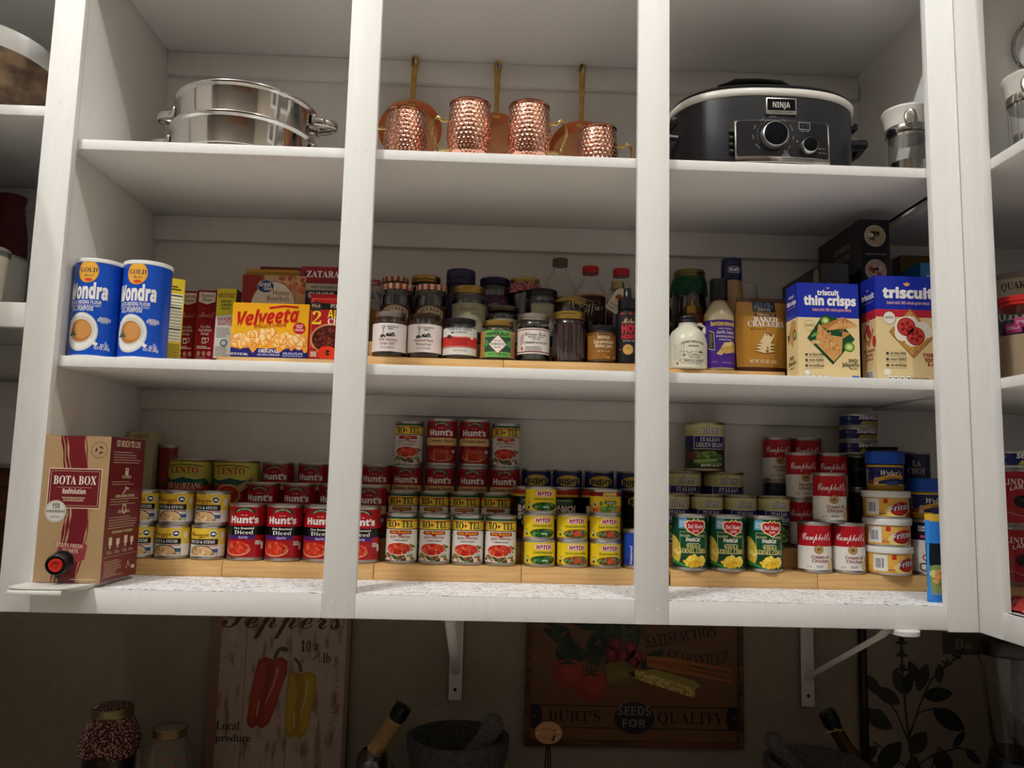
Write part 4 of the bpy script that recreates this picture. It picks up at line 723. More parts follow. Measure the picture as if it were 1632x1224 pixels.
    tri = [(-.022, h * .585), (.003, h * .475), (.031, h * .46), (.028, h * .30), (.010, h * .21), (-.030, h * .395)]; a.poly(tri, C('d29a5c'), 2.6); a.poly([(-.004, h * .53), (.028, h * .635), (.066, h * .575), (.042, h * .545)], C('d8a264'), 2.9); a.poly([(.030, h * .515), (.050, h * .50), (.030, h * .44)], C('c98a52'), 2.8)
    for sx, sy, q in ((-.01, h * .44, .026), (.008, h * .34, .022), (.03, h * .585, .02)): a.blobs(int(q * 1000), sx, sy, q * .7, q * .8, 46, .0016, [C('b87840'), C('e8b880'), C('a86a38')], 3.1)
    for x, y, r_ in ((-.007, h * .62, .010), (.045, h * .36, .012)): a.ell(x, y, r_, r_ * .9, C('5c8a34'), 3.4); a.ell(x, y, r_ * .7, r_ * .6, C('b8c86a'), 3.6); a.ell(x, y, r_ * .3, r_ * .25, C('e0e0a8'), 3.8)
    a.leaf(-.04, h * .455, .022, .007, .5, C('6f9a44'), 3); a.leaf(-.034, h * .42, .016, .006, -.4, C('c8d090'), 3.1); a.ell(-.034, h * .40, .006, .004, C('d8a080'), 3.2)
    for i, t in enumerate(('in the USA', 'non GMO', 'no artificial')): a.text(t, -.044, h * (.265 - .055 * i), .0058, C('3a3a34'), maxw=.032, al='l'); a.ell(-.050, h * (.275 - .055 * i), .003, .003, C('3a3a34'), 2); a.rect(-.052, h * (.25 - .055 * i), -.012, h * (.25 - .055 * i) + .0006, C('5a5040'), 2)
    a.text('zesty', .053, h * .21, .010, C('4a4a2c'), .022, 'n', off=.02); a.text('jalapeño', .047, h * .165, .010, C('4a4a2c'), .038, 'n', off=.02); a.text('SEA SALT', .054, h * .135, .0045, C('6a6440'), .018); a.ell(-.049, h * .1, .0075, .006, C('3a3a34'), 2); a.ell(-.049, h * .1, .007, .0055, C('f4efe0'), 2.3)
    def facts(a): 
        for i in range(4): a.rrect(-.0545 + .0135 * i, h * .025, -.043 + .0135 * i, h * .075, .002, C('5a5848'), 2.5); a.rrect(-.0541 + .0135 * i, h * .027, -.0434 + .0135 * i, h * .073, .002, C('f2ecdc'), 2.7); a.rect(-.052 + .0135 * i, h * .045, -.046 + .0135 * i, h * .055, C('4a4a40'), 3)
    facts(a); a.rect(.050, h * .03, .066, h * .075, C('3f6ab8'), 2); sd = Art(); sd.text('triscuit', 0, h * .865, .007, WHITE, .030, 'b'); sd.text('thin crisps', 0, h * .795, .0095, WHITE, .052, 'b', off=.03); sd.rect(-.025, h * .765, .025, h * .77, C('d88a78'), 2); sd.poly([(-.022, h * .47), (0, h * .64), (.024, h * .62), (.020, h * .50), (.004, h * .35)], C('c8905a'), 2); sd.ell(.016, h * .48, .010, .012, g, 2.3); sd.ell(.017, h * .485, .006, .007, C('a8c060'), 2.6); sd.poly([(-.020, h * .40), (-.026, h * .5), (-.012, h * .5)], g, 2.2); sd.text('zesty', -.002, h * .24, .011, C('5a5230'), .026, 'n', off=.02); sd.text('jalapeño', 0, h * .185, .010, C('5a5230'), .044, 'n', off=.02); sd.text('SEA SALT', 0, h * .14, .005, C('6a6440'), .022)
    put(('cracker_box', 'box', carton(w, d, h, [(0, tan), (.645, WHITE), (.648, bl)], {'front': a, 'left': sd})), 'blue and tan thin crisps cracker box with green peppers', (1.0505, .12, ZM), group='blue topped cracker boxes')
    w, d, h = .152, .068, .2365; a = Art(); a.text('triscuit', -.004, h * .795, .0215, WHITE, .112, 'b', off=.04); leafmark(a, -.006, h * .905, .0105); a.text('baked with 100% whole grain wheat', -.004, h * .735, .0065, C('e8b8b8'), .094, 'b'); a.rect(-w / 2, h * .615, w / 2, h * .685, C('b8283a'), 1)
    p = [(-w / 2, h * .60), (-.05, h * .615), (.02, h * .585), (w / 2, h * .62), (w / 2, h * .59), (-w / 2, h * .59)]; a.ell(-.0465, h * .605, .0135, .0145, C('3a3a34'), 2, 28); a.ell(-.0465, h * .605, .0128, .0138, C('efe6d4'), 2.2, 28); a.text('quality', -.0465, h * .60, .0052, C('3a3a34'), .019, 'b')
    k = [(-.048, h * .475), (.0, h * .70), (.052, h * .44), (.004, h * .235)]; a.poly(k, C('8a5a2c'), 3); k2 = [(x * .95, h * .47 + (y - h * .47) * .95) for x, y in k]; a.poly(k2, C('cf9a4c'), 3.2); R = random.Random(7)
    for i in range(11):
        for j in range(11):
            u_, v_ = (i + .5) / 11, (j + .5) / 11; x = k2[0][0] * (1 - u_) * (1 - v_) + k2[1][0] * u_ * (1 - v_) + k2[2][0] * u_ * v_ + k2[3][0] * (1 - u_) * v_; y = k2[0][1] * (1 - u_) * (1 - v_) + k2[1][1] * u_ * (1 - v_) + k2[2][1] * u_ * v_ + k2[3][1] * (1 - u_) * v_
            a.ell(x, y, .0032, .0014, R.choice([C('a06a30'), C('8a5a28'), C('b8803c')]), 3.4, 8, 0, .8)
    for x, y, r_ in ((-.012, h * .52, .024), (.012, h * .47, .024), (.024, h * .50, .019), (.004, h * .425, .020), (-.02, h * .46, .016), (.036, h * .475, .012), (.0, h * .56, .016)): a.ell(x, y, r_, r_, C('ece4d6'), 3.8 + x, 20)
    for x, y in ((-.010, h * .525), (.010, h * .44)):
        a.ell(x, y, .0205, .0205, C('9a2420'), 4.3, 24); a.ell(x, y, .0180, .0180, C('c04038'), 4.5, 24)
        for i in range(5): a.ell(x + .009 * math.cos(i * 1.257), y + .009 * math.sin(i * 1.257), .0055, .0035, C('8a1c1c'), 4.7, 10, 0, i * 1.257)
    for i, t in enumerate(('in the USA', 'non GMO', 'no artificial')): a.text(t, -.046, h * (.265 - .055 * i), .006, C('3a3a34'), maxw=.034, al='l'); a.ell(-.053, h * (.275 - .055 * i), .0032, .0032, C('3a3a34'), 2); a.rect(-.056, h * (.25 - .055 * i), -.012, h * (.25 - .055 * i) + .0006, C('5a5040'), 2)
    a.text('roasted', .026, h * .25, .0115, C('9a3226'), .050, 'n', 'l', off=.03); a.text('tomato', .028, h * .205, .0115, C('9a3226'), .046, 'n', 'l', off=.03); a.text('& olive oil', .034, h * .165, .0085, C('9a3226'), .036, 'n', 'l', off=.03); a.ell(-.054, h * .105, .008, .0065, C('f4efe0'), 2.3); facts(a); a.text('NET WT 8.5 OZ (240g)', .014, h * .03, .006, C('5a5040'), .048)
    sd = Art(); sd.rect(-d / 2, h * .60, d / 2, h * .685, C('b8283a'), 1); sd.text('triscuit', 0, h * .80, .0115, WHITE, .056, 'b', off=.03); leafmark(sd, .0, h * .875, .006); sd.rect(-.026, h * .765, .026, h * .769, C('c8a0a8'), 2); sd.poly([(-.024, h * .47), (-.002, h * .63), (.024, h * .49), (.0, h * .34)], C('b87a3c'), 2); sd.ell(0, h * .50, .014, .020, C('e8dccc'), 2.4); sd.ell(-.003, h * .52, .009, .012, C('a8302c'), 2.7); sd.ell(.003, h * .47, .009, .011, C('b03a34'), 2.9); sd.ell(.024, h * .39, .008, .013, C('c0342c'), 2)
    for t, v, q in (('fire roasted', .30, .048), ('tomato', .26, .034), ('& olive oil', .22, .034)): sd.text(t, 0, h * v, .0085, C('a04a38'), q, 'n', off=.02)
    sd.barcode(-.018, h * .01, .018, h * .13); put(('cracker_box', 'box', carton(w, d, h, [(0, tan), (.68, bl)], {'front': a, 'left': sd})), 'blue and red cracker box with tomato topped cracker', (1.2215, .098, ZM), group='blue topped cracker boxes')
    # black cracker boxes
    def blackbox(w, d, h, kind):
        a = Art(); s = Art(); gr = C('8a8478')
        if kind == 'top':
            for y, c1, c2 in ((h * .80, C('a89a78'), C('5a6a3a')), (h * .38, C('b09a80'), C('a8402a'))): a.ell(0, y, w * .37, w * .38, C('c0b49a'), 2, 28); a.ell(0, y, w * .34, w * .35, c1, 2.3, 28); a.blobs(int(y * 999), 0, y, w * .2, w * .18, 16, w * .07, [c2, C('2a2a1c'), C('c8bc9c')], 2.5)
            a.text('ROSEMARY CRACKERS', 0, h * .565, .0042, gr, w * .7); a.text('TABLE WATER', 0, h * .12, .0042, gr, w * .7); s.text("Carr's", -d * .30, h * .45, .042, C('9a948a'), .075, 'i', sh=.1); s.text('ASSORTED', .02, h * .72, .014, C('8a847a'), .09, 'B'); s.text('CRACKERS', .02, h * .60, .014, C('8a847a'), .08, 'B'); s.rect(-.05, h * .32, .06, h * .34, gr, 2); s.rect(-.05, h * .2, .05, h * .22, gr, 2)
        elif kind == 'tall':
            a.text("Carr's", 0, h * .80, .014, gr, .038, 'i'); a.rect(-.02, h * .775, .02, h * .78, gr, 2); s.ell(d * .38, h * .90, .016, .024, C('8a7a60'), 2); s.text("Carr's", -.03, h * .88, .016, gr, .06, 'i')
        return carton(w, d, h, [(0, C('131316'))], {'front': a, 'left': s})
    put(('cracker_box', 'box', blackbox(.064, .245, .291, 'tall')), 'tall black cracker box nearest the dressing bottles', (1.105, .205, ZM), group='black cracker boxes')
    put(('cracker_box', 'box', blackbox(.069, .235, .20, 'plain')), 'black cracker box hidden low behind the tan boxes', (1.196, .19, ZM), group='black cracker boxes'); put(('cracker_box', 'box', blackbox(.068, .235, .1945, 'top')), 'black cracker box on top with two round pictures', (1.195, .191, ZM + .2002), group='black cracker boxes')
    a = Art(); a.text('Snacks', 0, .255, .018, WHITE, .055, 'I', off=.02); s = Art(); s.text('Cookies', .02, .255, .016, C('8ac0e0'), .07, 'I'); put(('snack_box', 'box', carton(.078, .16, .302, [(0, C('1c62b0')), (.7, C('2a86cc'))], {'front': a, 'left': s})), 'bright blue snack box behind the tomato cracker box', (1.352, .215, ZM)); put(('cereal_box', 'box', carton(.12, .04, .372, [(0, C('6a5420'))], {})), 'olive gold box at the back behind the blue snack box', (1.42, .392, ZM))
    a = Art(); a.text('CENTO', 0, .168, .009, C('a8602c'), .036, 'b'); r = Art(); r.text('TOMATO PASTE', .0, .03, .0125, C('7a5a2c'), .13, 'b', rot=PI / 2); r.items = []; r.text('TOMATO PASTE', .006, .095, .013, C('7a5a2c'), .13, 'B', rot=PI / 2); r.ell(0, .018, .010, .012, C('5a3a2a'), 2)
    put(('tomato_paste_box', 'box', carton(.062, .055, .183, [(0, C('c9bb94'))], {'front': a, 'right': r})), 'cream tomato paste box standing behind the boxed wine', (-.527, .370, .0222))
    # blue pouch by the right stile
    w, h = .11, .176; b = B(); n = 12; fr = []; bk = []
    for j in range(n + 1):
        v = j / n; t = .006 + .012 * math.sin(PI * min(1, v * 1.02)) ** .6
        fr.append(b.ring([(w * (i / 10 - .5), -t * (math.sin(PI * i / 10) ** .6 if 0 < i < 10 else 0), h * v) for i in range(11)])); bk.append(b.ring([(w * (i / 10 - .5), t * (math.sin(PI * i / 10) ** .6 if 0 < i < 10 else 0), h * v) for i in range(11)]))
    blu = C('2a7ad0'); cs = [blu if j < 1 else (C('8a98a0') if j < 2 else (C('101820') if 5 <= j < 8 else (blu if j >= 8 else C('6a7a4a')))) for j in range(n)]; cs[n - 1] = C('d8b03a')
    b.grid(fr, cs, False); b.grid(list(reversed(bk)), list(reversed(cs)), False)
    for A_, B_ in ((fr, bk),):
        for j in range(n): b.face((A_[j][0], A_[j + 1][0], B_[j + 1][0], B_[j][0]), blu); b.face((A_[j][10], B_[j][10], B_[j + 1][10], A_[j + 1][10]), blu)
    b.face(fr[0] + list(reversed(bk[0])), blu); b.face(list(reversed(fr[n])) + bk[n], blu); bmesh.ops.remove_doubles(b.bm, verts=b.bm.verts[:], dist=1e-5)
    a = Art(); a.rrect(-.05, .02, .05, .075, .01, C('8a9a5a'), 1); a.blobs(5, 0, .05, .046, .024, 60, .0065, [C('d8783a'), C('e0a060'), C('5a8a3a'), C('c8d08a'), C('b85a2a')], 1.2); a.rect(-w / 2 + .0005, .004, -w / 2 + .007, h * .93, C('3a8ad8'), 3)
    yf = lambda u, v, e: (u, -(.006 + .012 * max(0, math.sin(PI * min(1, v / h * 1.02))) ** .6) * (max(0, math.sin(PI * (u / w + .5))) ** .6) - .0006 - e, v)
    b.art(a, yf, step=.01); put(('salad_topping_pouch', 'pouch', b.done('pouch', 'gloss')), 'bright blue pouch with salad picture standing against the right stile', (1.2635, .046, ZR + .0003), rot=(0, 0, 0))
    # gold cracker bag
    w, h = .126, .176; b = B(); n, m = 16, 12; fr = []; bk = []
    def puff(u, v): return (.024 * max(0, math.sin(PI * u)) ** .55 * (max(0, math.sin(PI * min(1, v * .93 + .06))) ** .7) + .0012 + .0013 * math.sin(u * 19 + v * 7) * math.sin(PI * v))
    def wid(v): return w * (.92 + .08 * math.sin(PI * v) + .05 * (v < .06 or v > .94) + .0)
    for j in range(n + 1):
        v = j / n; fr.append(b.ring([(wid(v) * (i / m - .5), -puff(i / m, v), h * v) for i in range(m + 1)])); bk.append(b.ring([(wid(v) * (i / m - .5), puff(i / m, v), h * v) for i in range(m + 1)]))
    gold = C('b98432'); cs = [C('4a2418') if j < 1 else (C('5a3a1c') if j >= n - 1 else gold) for j in range(n)]; b.grid(fr, cs, False); b.grid(list(reversed(bk)), list(reversed(cs)), False)
    for j in range(n): b.face((fr[j][0], fr[j + 1][0], bk[j + 1][0], bk[j][0]), cs[j]); b.face((fr[j][m], bk[j][m], bk[j + 1][m], fr[j + 1][m]), cs[j])
    a = Art(); a.rect(-.026, h * .80, .028, h * .945, C('1c2236'), 1); a.text('STAR', .001, h * .885, .0085, C('8a94b0'), .034, 'B', L=2); a.text('BAKERY', .001, h * .845, .0085, C('8a94b0'), .046, 'B', L=2); a.text('SNACKS', .001, h * .81, .006, WHITE, .03, 'b', L=2); a.rect(-.022, h * .735, .028, h * .775, C('3a1c14'), 1); a.text('PREMIUM', .003, h * .742, .0055, C('e8d8b0'), .042, 'B', L=2); a.text('BAKED', .003, h * .665, .0115, WHITE, .056, 'B', off=.02, L=2); a.text('CRACKERS', .003, h * .595, .0135, WHITE, .085, 'B', off=.02, L=2); a.text('with sea salt', -.016, h * .55, .006, C('4a2a14'), .036, 's', L=2)
    for q in ([(-.014, h * .38), (.002, h * .53), (.024, h * .48), (.008, h * .33)], [(-.024, h * .345), (0, h * .375), (.026, h * .345), (0, h * .315)], [(-.026, h * .305), (0, h * .335), (.024, h * .30), (-.002, h * .275)], [(-.026, h * .265), (-.002, h * .295), (.025, h * .26), (0, h * .235)]): a.poly(q, C('8a5a2a'), 1.5); a.poly([(x * .95 + .0003, y + .0012) for x, y in q], C('e8d0a0'), 1.8)
    a.text('NET WT. 4.23 OZ. (120g)', -.002, h * .115, .0075, C('efe0c0'), .064, 'b', L=2)
    b.art(a, lambda u, v, e: (u, -puff(u / wid(v / h) + .5, v / h) - .0007 - e, v), step=.009)
    bmesh.ops.remove_doubles(b.bm, verts=b.bm.verts[:], dist=1e-6); put(('cracker_bag', 'bag', b.done('bag', 'gloss')), 'puffy gold bag of baked crackers beside the purple label bottle', (.9445, .243, t1 + .0003), rot=(.0, 0, .03))
# ------------------------------------------------------------------ jars and bottles
def glass_shell(prof, t=.0016, mat='glass', n=40, name='jar_glass'):
    """closed glass wall: outer profile bottom to top, then the inner one back down"""
    b = B(); inner = [(max(r - t, .0005), max(z, prof[0][1] + t * 1.6)) for r, z in reversed(prof)]
    b.lathe([(0, prof[0][1])] + prof + inner + [(0, prof[0][1] + t * 1.6)], n=n, cap0=False, cap1=False)
    bmesh.ops.remove_doubles(b.bm, verts=b.bm.verts[:], dist=2e-5)
    return b.done(name, mat, ang=50)
def fill(prof, top, col, t=.0022, n=36, mat='jelly'):
    p = [(max(r - t, .0004), max(z, prof[0][1] + t * 1.6)) for r, z in prof if z < top]; p.append((p[-1][0], top)); b = B(); b.lathe(p, col, n)
    return b.done('contents', mat, ang=50)
def screw_lid(r, h, z, col, mat='satin', rib=0):
    b = B(); b.lathe([(r * .97, z), (r, z + h * .08), (r, z + h * .25), (r * .965, z + h * .32), (r, z + h * .42), (r, z + h * .9), (r * .96, z + h), (r * .8, z + h), (r * .78, z + h - .0006)], col, 44)
    if rib:
        for i in range(rib): t = 2 * PI * i / rib; b.box(r * math.cos(t) - .0006, r * math.sin(t) - .0006, z + h * .1, r * math.cos(t) + .0006, r * math.sin(t) + .0006, z + h * .9, col)
    return b.done('lid', mat, ang=40)
def wrap(r, z0, z1, art, col, half=None, mat='print', phi=0.0, bands=None):
    if half is None: return sleeve(r, z0, z1, bands or [(0, col)], art, mat, phi=phi)
    a = Art(); a.rect(-half, 0, half, z1 - z0, col, 0); a.items += art.items; b = B(); b.art(a, cyl(r, z0, phi), step=r * .13); return b.done('label', mat)
def jar(r, h, kind='straight', content=C('1c0d0c'), lid=(.86, C('9c9484'), 'satin'), label=None, lh=.012, ftop=.86, neck=.86, rib=0):
    zt = h - lh
    if kind == 'straight': p = [(r * .9, 0), (r, .004), (r, zt * .84), (r * .93, zt * .93), (r * neck, zt * .96), (r * neck, h - .003)]
    elif kind == 'round': p = [(r * .78, 0), (r * .95, .006), (r, zt * .3), (r, zt * .55), (r * .9, zt * .8), (r * neck, zt * .93), (r * neck, h - .003)]
    elif kind == 'barrel': p = [(r * .86, 0), (r * .96, .005), (r, zt * .2), (r, zt * .7), (r * .94, zt * .88), (r * neck, zt * .95), (r * neck, h - .003)]
    parts = [('jar_glass', glass_shell(p)), ('contents', fill(p, zt * ftop, content)), ('lid', screw_lid(r * lid[0], lh, h - lh, lid[1], lid[2], rib))]
    if label: parts.append(('label', label))
    return parts
GOLD, SILV, BLK, NAVY = C('b3944e'), C('a9a396'), C('17171a'), C('1c1c3c')
def jars():
    t1, t2, t3 = ZM + .0351, ZM + .0831, ZM + .1331; Y1, Y2, Y3 = .190, .275, .366; J = lambda p, n='preserve_jar', c='jar': (n, c, p)
    r = .0385; ck = C('2c2622')
    def farm(t1_, t2_):
        a = Art(); a.line([(-.013, .030), (-.010, .052)], .0008, ck); a.line([(-.007, .030), (-.010, .052)], .0008, ck); a.ell(-.010, .054, .0036, .0036, ck, 2, 12); a.ell(-.010, .054, .0022, .0022, C('ece4dc'), 3, 10); a.blobs(4, -.011, .034, .005, .004, 14, .0016, [ck], 2); a.text('FREDERICKSBURG', .010, .0535, .0026, ck, .026); a.text('FARMS', .006, .0485, .0028, ck, .011); a.blobs(8, .0035, .0365, .013, .003, 26, .0016, [ck], 2); a.line([(-.006, .034), (.018, .034)], .0006, ck, 2); a.poly([(.006, .039), (.011, .043), (.016, .039)], ck, 2)
        a.text(t1_, 0, .0235, .0062, C('9a5a5c'), .043, 'B', off=-.01); a.text(t2_, 0, .0150, .0062, C('9a5a5c'), .034, 'B', off=-.01); a.text('NET WT 10 OZ (283g)', 0, .0075, .0028, C('6a5a58'), .030); return wrap(r * 1.004, .012, .075, a, C('e9dfd9'), r * 1.42)
    put(J(jar(r, .103, 'barrel', C('1c1112'), (.88, C('a89c94'), 'satin'), farm('Wild Mustang', 'Grape Jelly'))), 'white label grape jelly jar with silver lid, front row', (.084, Y1, t1)); put(J(jar(r, .101, 'barrel', C('3a2012'), (.88, C('3a2a1c'), 'gloss'), farm('Homestead Peach', 'Preserves'))), 'white label peach preserves jar with dark lid, front row', (.1625, Y1, t1))
    r = .0385; a = Art(); rd = C('c02620'); a.rect(-r * 1.35, .018, r * 1.35, .041, rd, 1); a.text('TERRAPIN RIDGE', 0, .0545, .0075, C('3a4a58'), .058, 'B', off=-.01); a.text('FARMS', .004, .0475, .0045, C('3a4a58'), .026, 'B'); a.ell(-.016, .049, .004, .0018, C('2a2a2c'), 2, 12); a.rrect(-.030, .036, -.019, .044, .002, C('2a2426'), 2); a.text('STRAWBERRY PEPPER', .008, .0385, .0045, C('f0d8d0'), .042, 'b', L=2); a.text('HABANERO', 0, .0300, .0075, C('7a1414'), .042, 'B', L=2); a.text('JAM', 0, .0215, .0065, C('7a1414'), .032, 'B', L=2); a.rect(-r * 1.35, .0155, r * 1.35, .019, C('b87a70'), 1.5); a.text('NET WT 11 OZ (312g)', .002, .0075, .003, C('5a5a58'), .030); a.ell(.030, .042, .0055, .007, C('d8d0c8'), 2)
    put(J(jar(r, .0925, 'barrel', C('1a1010'), (.90, BLK, 'plastic'), wrap(r * 1.004, .009, .069, a, C('dcd8d0'), r * 1.38), rib=0)), 'jam jar with red banded white label and black lid', (.2415, Y1, t1))
    r = .0385; a = Art(); g = C('1c4a30'); lg = C('6aa84e'); a.rect(-r * 1.5, 0, -r * .85, .060, C('b87a4a'), 1); a.rect(r * .85, 0, r * 1.5, .060, C('b87a4a'), 1); a.rect(-r * .85, .012, r * .85, .045, g, 1); a.text('PEPPER JELLY', 0, .0485, .0062, C('14261a'), .052, 'b', off=.02); a.text('SPICY', 0, .056, .003, C('1c4a2c'), .02); [a.leaf(x, .030, .018, .008, t, C('3f8a4a'), 1.5) for x, t in ((-.02, 2.6), (-.02, 3.4), (.02, .4), (.02, -.4))]; a.poly([(-.021, .0285), (0, .050), (.021, .0285), (0, .007)], C('b8343a'), 2); a.poly([(-.0195, .0285), (0, .0483), (.0195, .0285), (0, .0087)], C('ece6dc'), 2.3); a.text('TABASCO', 0, .0262, .0055, C('2a5a3a'), .032, 'b'); a.text('BRAND', 0, .020, .0035, C('a8342c'), .014); a.text('McILHENNY', 0, .0345, .0032, C('a8342c'), .016); a.text('NET WT 10 OZ (283g)', 0, .0042, .004, C('2a4a2c'), .042); a.lines(r * .9, r * 1.35, .006, .054, 14, C('6a4028'), 2)
    put(J(jar(r, .090, 'straight', C('1c120c'), (.93, GOLD, 'satin'), wrap(r * 1.004, .006, .066, a, lg, r * 1.5))), 'pepper jelly jar with green label and white diamond', (.3262, Y1, t1))
    r = .0365; a = Art(); [a.rect(-r * 1.4, v, r * 1.4, v + .0022, C('7a3436'), 1) for v in (.003, .053)]; a.text('Peterson Farms', .004, .0405, .0085, C('2a2a2a'), .052, 's', off=-.01); a.text('FRUIT FARM & CANNERY', .004, .0355, .0032, C('4a4a4a'), .036); a.text('LIVE OAK', .004, .031, .003, C('4a4a4a'), .018); a.text('STRAWBERRY JALAPEÑO JAM', .004, .0225, .0042, C('2a2a2a'), .052, 'b'); a.lines(-.020, .028, .006, .018, 4, C('5a5452'), 2, 3, .4); [a.line([(-.034 + .0, .020 + .004 * i), (-.024, .026 + .005 * i)], .0014, C('8a3a34'), 2) for i in range(5)]; a.ell(-.029, .012, .003, .004, C('a83a34'), 2)
    put(J(jar(r, .108, 'straight', C('150c0c'), (.99, SILV, 'satin'), wrap(r * 1.004, .016, .0735, a, C('e0d6cc'), r * 1.4), .015, neck=.9)), 'jalapeño jam jar with red striped white label and ribbed silver lid', (.4063, Y1, t1))
    r = .0375; p = jar(r, .115, 'straight', C('3c0e0c'), (.98, GOLD, 'satin'), None, .0165, .9, neck=.9); b = B(); [b.tube([(r * 1.0 * math.cos(t), r * 1.0 * math.sin(t), .012), (r * 1.0 * math.cos(t), r * 1.0 * math.sin(t), .078)], .0011, n=6) for t in [2 * PI * i / 24 for i in range(24)]]; p.append(('rib', b.done('rib', 'glass')))
    put(J(p, 'jelly_jar'), 'ribbed jar of red jelly with gold lid and no label', (.4865, Y1, t1))
    r = .0355; a = Art(); a.text('DIVINA', .002, .0455, .0070, C('e8d8b8'), .028, 'b'); a.text('Caramelized', .002, .0355, .0072, C('efe0c0'), .045, 'b'); a.text('Onion Jam', .002, .0265, .0072, C('efe0c0'), .039, 'b'); a.text('NET WT 7.4 OZ', .002, .0165, .0032, C('d8c090'), .028); a.blobs(2, .018, .006, .02, .003, 10, .003, [C('d8a858'), C('a8702c')], 1)
    put(J(jar(r, .0865, 'straight', C('8a5216'), (.90, BLK, 'plastic'), wrap(r * 1.004, .008, .062, a, C('8e5a1c'), r * 1.1), ftop=.93)), 'short onion jam jar with golden contents and black lid', (.5595, Y1, t1))
    # dropper-capped black bottle
    r = .0262; a = Art(); a.text("Mike's", .002, .088, .0135, C('d0b488'), .036, 's', off=-.01); a.text('HOT', .002, .0665, .0175, C('b8222c'), .038, 'b', off=.05); a.text('HONEY', .002, .0525, .010, C('b8222c'), .038, 'b', off=.04); a.text('EXTRA HOT', .002, .0465, .003, C('b0b0a8'), .03); a.ell(-.002, .0285, .0120, .0120, C('b88a3c'), 2, 28); a.ell(-.002, .0285, .0105, .0105, C('cfa050'), 2.2, 28); a.text('100%', -.002, .029, .0035, C('8a5a1c'), .011, L=3); [a.ell(x, .0285, .005, .0025, C('a8222c'), 2, 4) for x in (-.021, .017)]; [a.ell(x, .110, .005, .0025, C('a8222c'), 2, 4) for x in (-.016, .004, .022)]; a.rect(-.03, .1095, .03, .1102, C('a8222c'), 1.5)
    b = B(); b.lathe([(r * .9, 0), (r, .004), (r, .115), (r * .75, .125), (r * .62, .128)], C('101012'), 36); bd = b.done('bottle_body', 'gloss'); b = B(); b.lathe([(r * .80, .126), (r * .82, .128), (r * .80, .150), (r * .5, .153), (r * .36, .158), (r * .30, .176), (r * .2, .1775)], C('141416'), 32); cp = b.done('nozzle_cap', 'plastic')
    put(('honey_bottle', 'bottle', [('bottle_body', bd), ('nozzle_cap', cp), ('label', wrap(r * 1.004, .004, .117, a, C('0e0e10'), r * 1.45))]), 'black hot honey squeeze bottle with pointed cap beside the stile', (.6185, Y1 - .002, t1))
    # second row
    def berry(): 
        r = .0385; a = Art(); p = [(-.034 + .0068 * i, .044 + .012 * (1 - (i / 5 - 1) ** 2)) for i in range(11)]; a.poly(p + [(x, y - .016) for x, y in reversed(p)], C('c9b49a'), 2.5); a.text('SMUCKER’S', 0, .0325, .0100, C('2a1c1c'), .060, 'B', off=.01, arc=.012, L=4); a.blobs(3, -.02, .010, .012, .010, 8, .006, [C('7a3a1c'), C('a85a2a')], 1); a.blobs(5, .022, .014, .010, .014, 8, .006, [C('c8782a'), C('8a4a1c')], 1); return wrap(r * 1.004, .030, .088, a, C('4a2a20'), r * 1.3)
    for x, l in ((.086, 'preserve jar with orange checked lid behind the grape jelly'), (.1665, 'preserve jar with orange checked lid behind the peach preserves')):
        p = jar(.0385, .139, 'straight', C('170c0e'), (.95, WHITE, 'check'), berry(), .0135, .9, .88); put(J(p), l, (x, Y2, t2), 0, 'checked lid preserve jars')
    r = .041; a = Art(); a.text('Braswell’s', .0, .050, .010, C('6a6252'), .044, 's', off=-.01); a.text('SELECT', .016, .040, .003, C('6a6252'), .02); a.text('Preserves', 0, .022, .009, C('5a5444'), .05, 'i'); a.frame(-r * 1.2, .004, r * 1.2, .064, .0008, C('8a8068')); put(J(jar(r, .139, 'straight', C('151010'), (.93, GOLD, 'satin'), wrap(r * 1.004, .028, .096, a, C('a09a84'), r * 1.3), .0175, .9, .88)), 'tall preserve jar with gold ridged lid and pale label', (.2565, Y2, t2))
    r = .0375; a = Art(); [a.line([(-.02 + .02 * i, .03), (-.01 + .02 * i, .042), (0 + .02 * i, .03)], .0012, C('4a4434')) for i in range(2)]; put(J(jar(r, .094, 'straight', C('171210'), (.97, C('6f695c'), 'satin'), wrap(r * 1.004, .008, .062, a, C('8a8472'), r * 1.35))), 'dull silver lid jar behind the pepper jelly', (.3375, Y2, t2)); a = Art(); a.frame(-.026, .004, .026, .072, .0006, C('6a6050')); a.line([(-.012, .050), (-.004, .058), (.006, .054), (.014, .060)], .0010, C('5a5448')); a.text('Jelly', 0, .026, .009, C('5a5448'), .026, 's')
    put(J(jar(.0385, .137, 'straight', C('120d0e'), (.97, C('19181c'), 'plastic'), wrap(.0385 * 1.004, .024, .10, a, C('8c8678'), .029), .016, .9, .9)), 'tall dark jar with black lid and square beige label', (.429, Y2, t2))
    p = jar(.0365, .122, 'straight', C('14100c'), (.95, C('a08e60'), 'satin'), None, .014, .9, .88); b = B(); b.tube([(.0355 * math.cos(t), .0355 * math.sin(t), .1125 + .0008 * math.sin(5 * t)) for t in [2 * PI * i / 40 for i in range(41)]], .0024, C('b49a62'), 8); R = random.Random(3)
    for i in range(7): dx = -.006 + .006 * i; b.tube([(-.004, -.037, .1135), (-.004 + dx * .7 + .004, -.041, .112 - .004 * (i % 3)), (.004 + dx * 1.6, -.040, .098 - .010 * (i % 2) + .0015 * i)], .0011, R.choice([C('b49a62'), C('9a8250'), C('c8b07a')]), 6)
    p.append(('raffia_bow', b.done('raffia_bow', 'matte'))); put(J(p), 'dark jar tied with straw raffia under its gold lid', (.4975, Y2, t2))
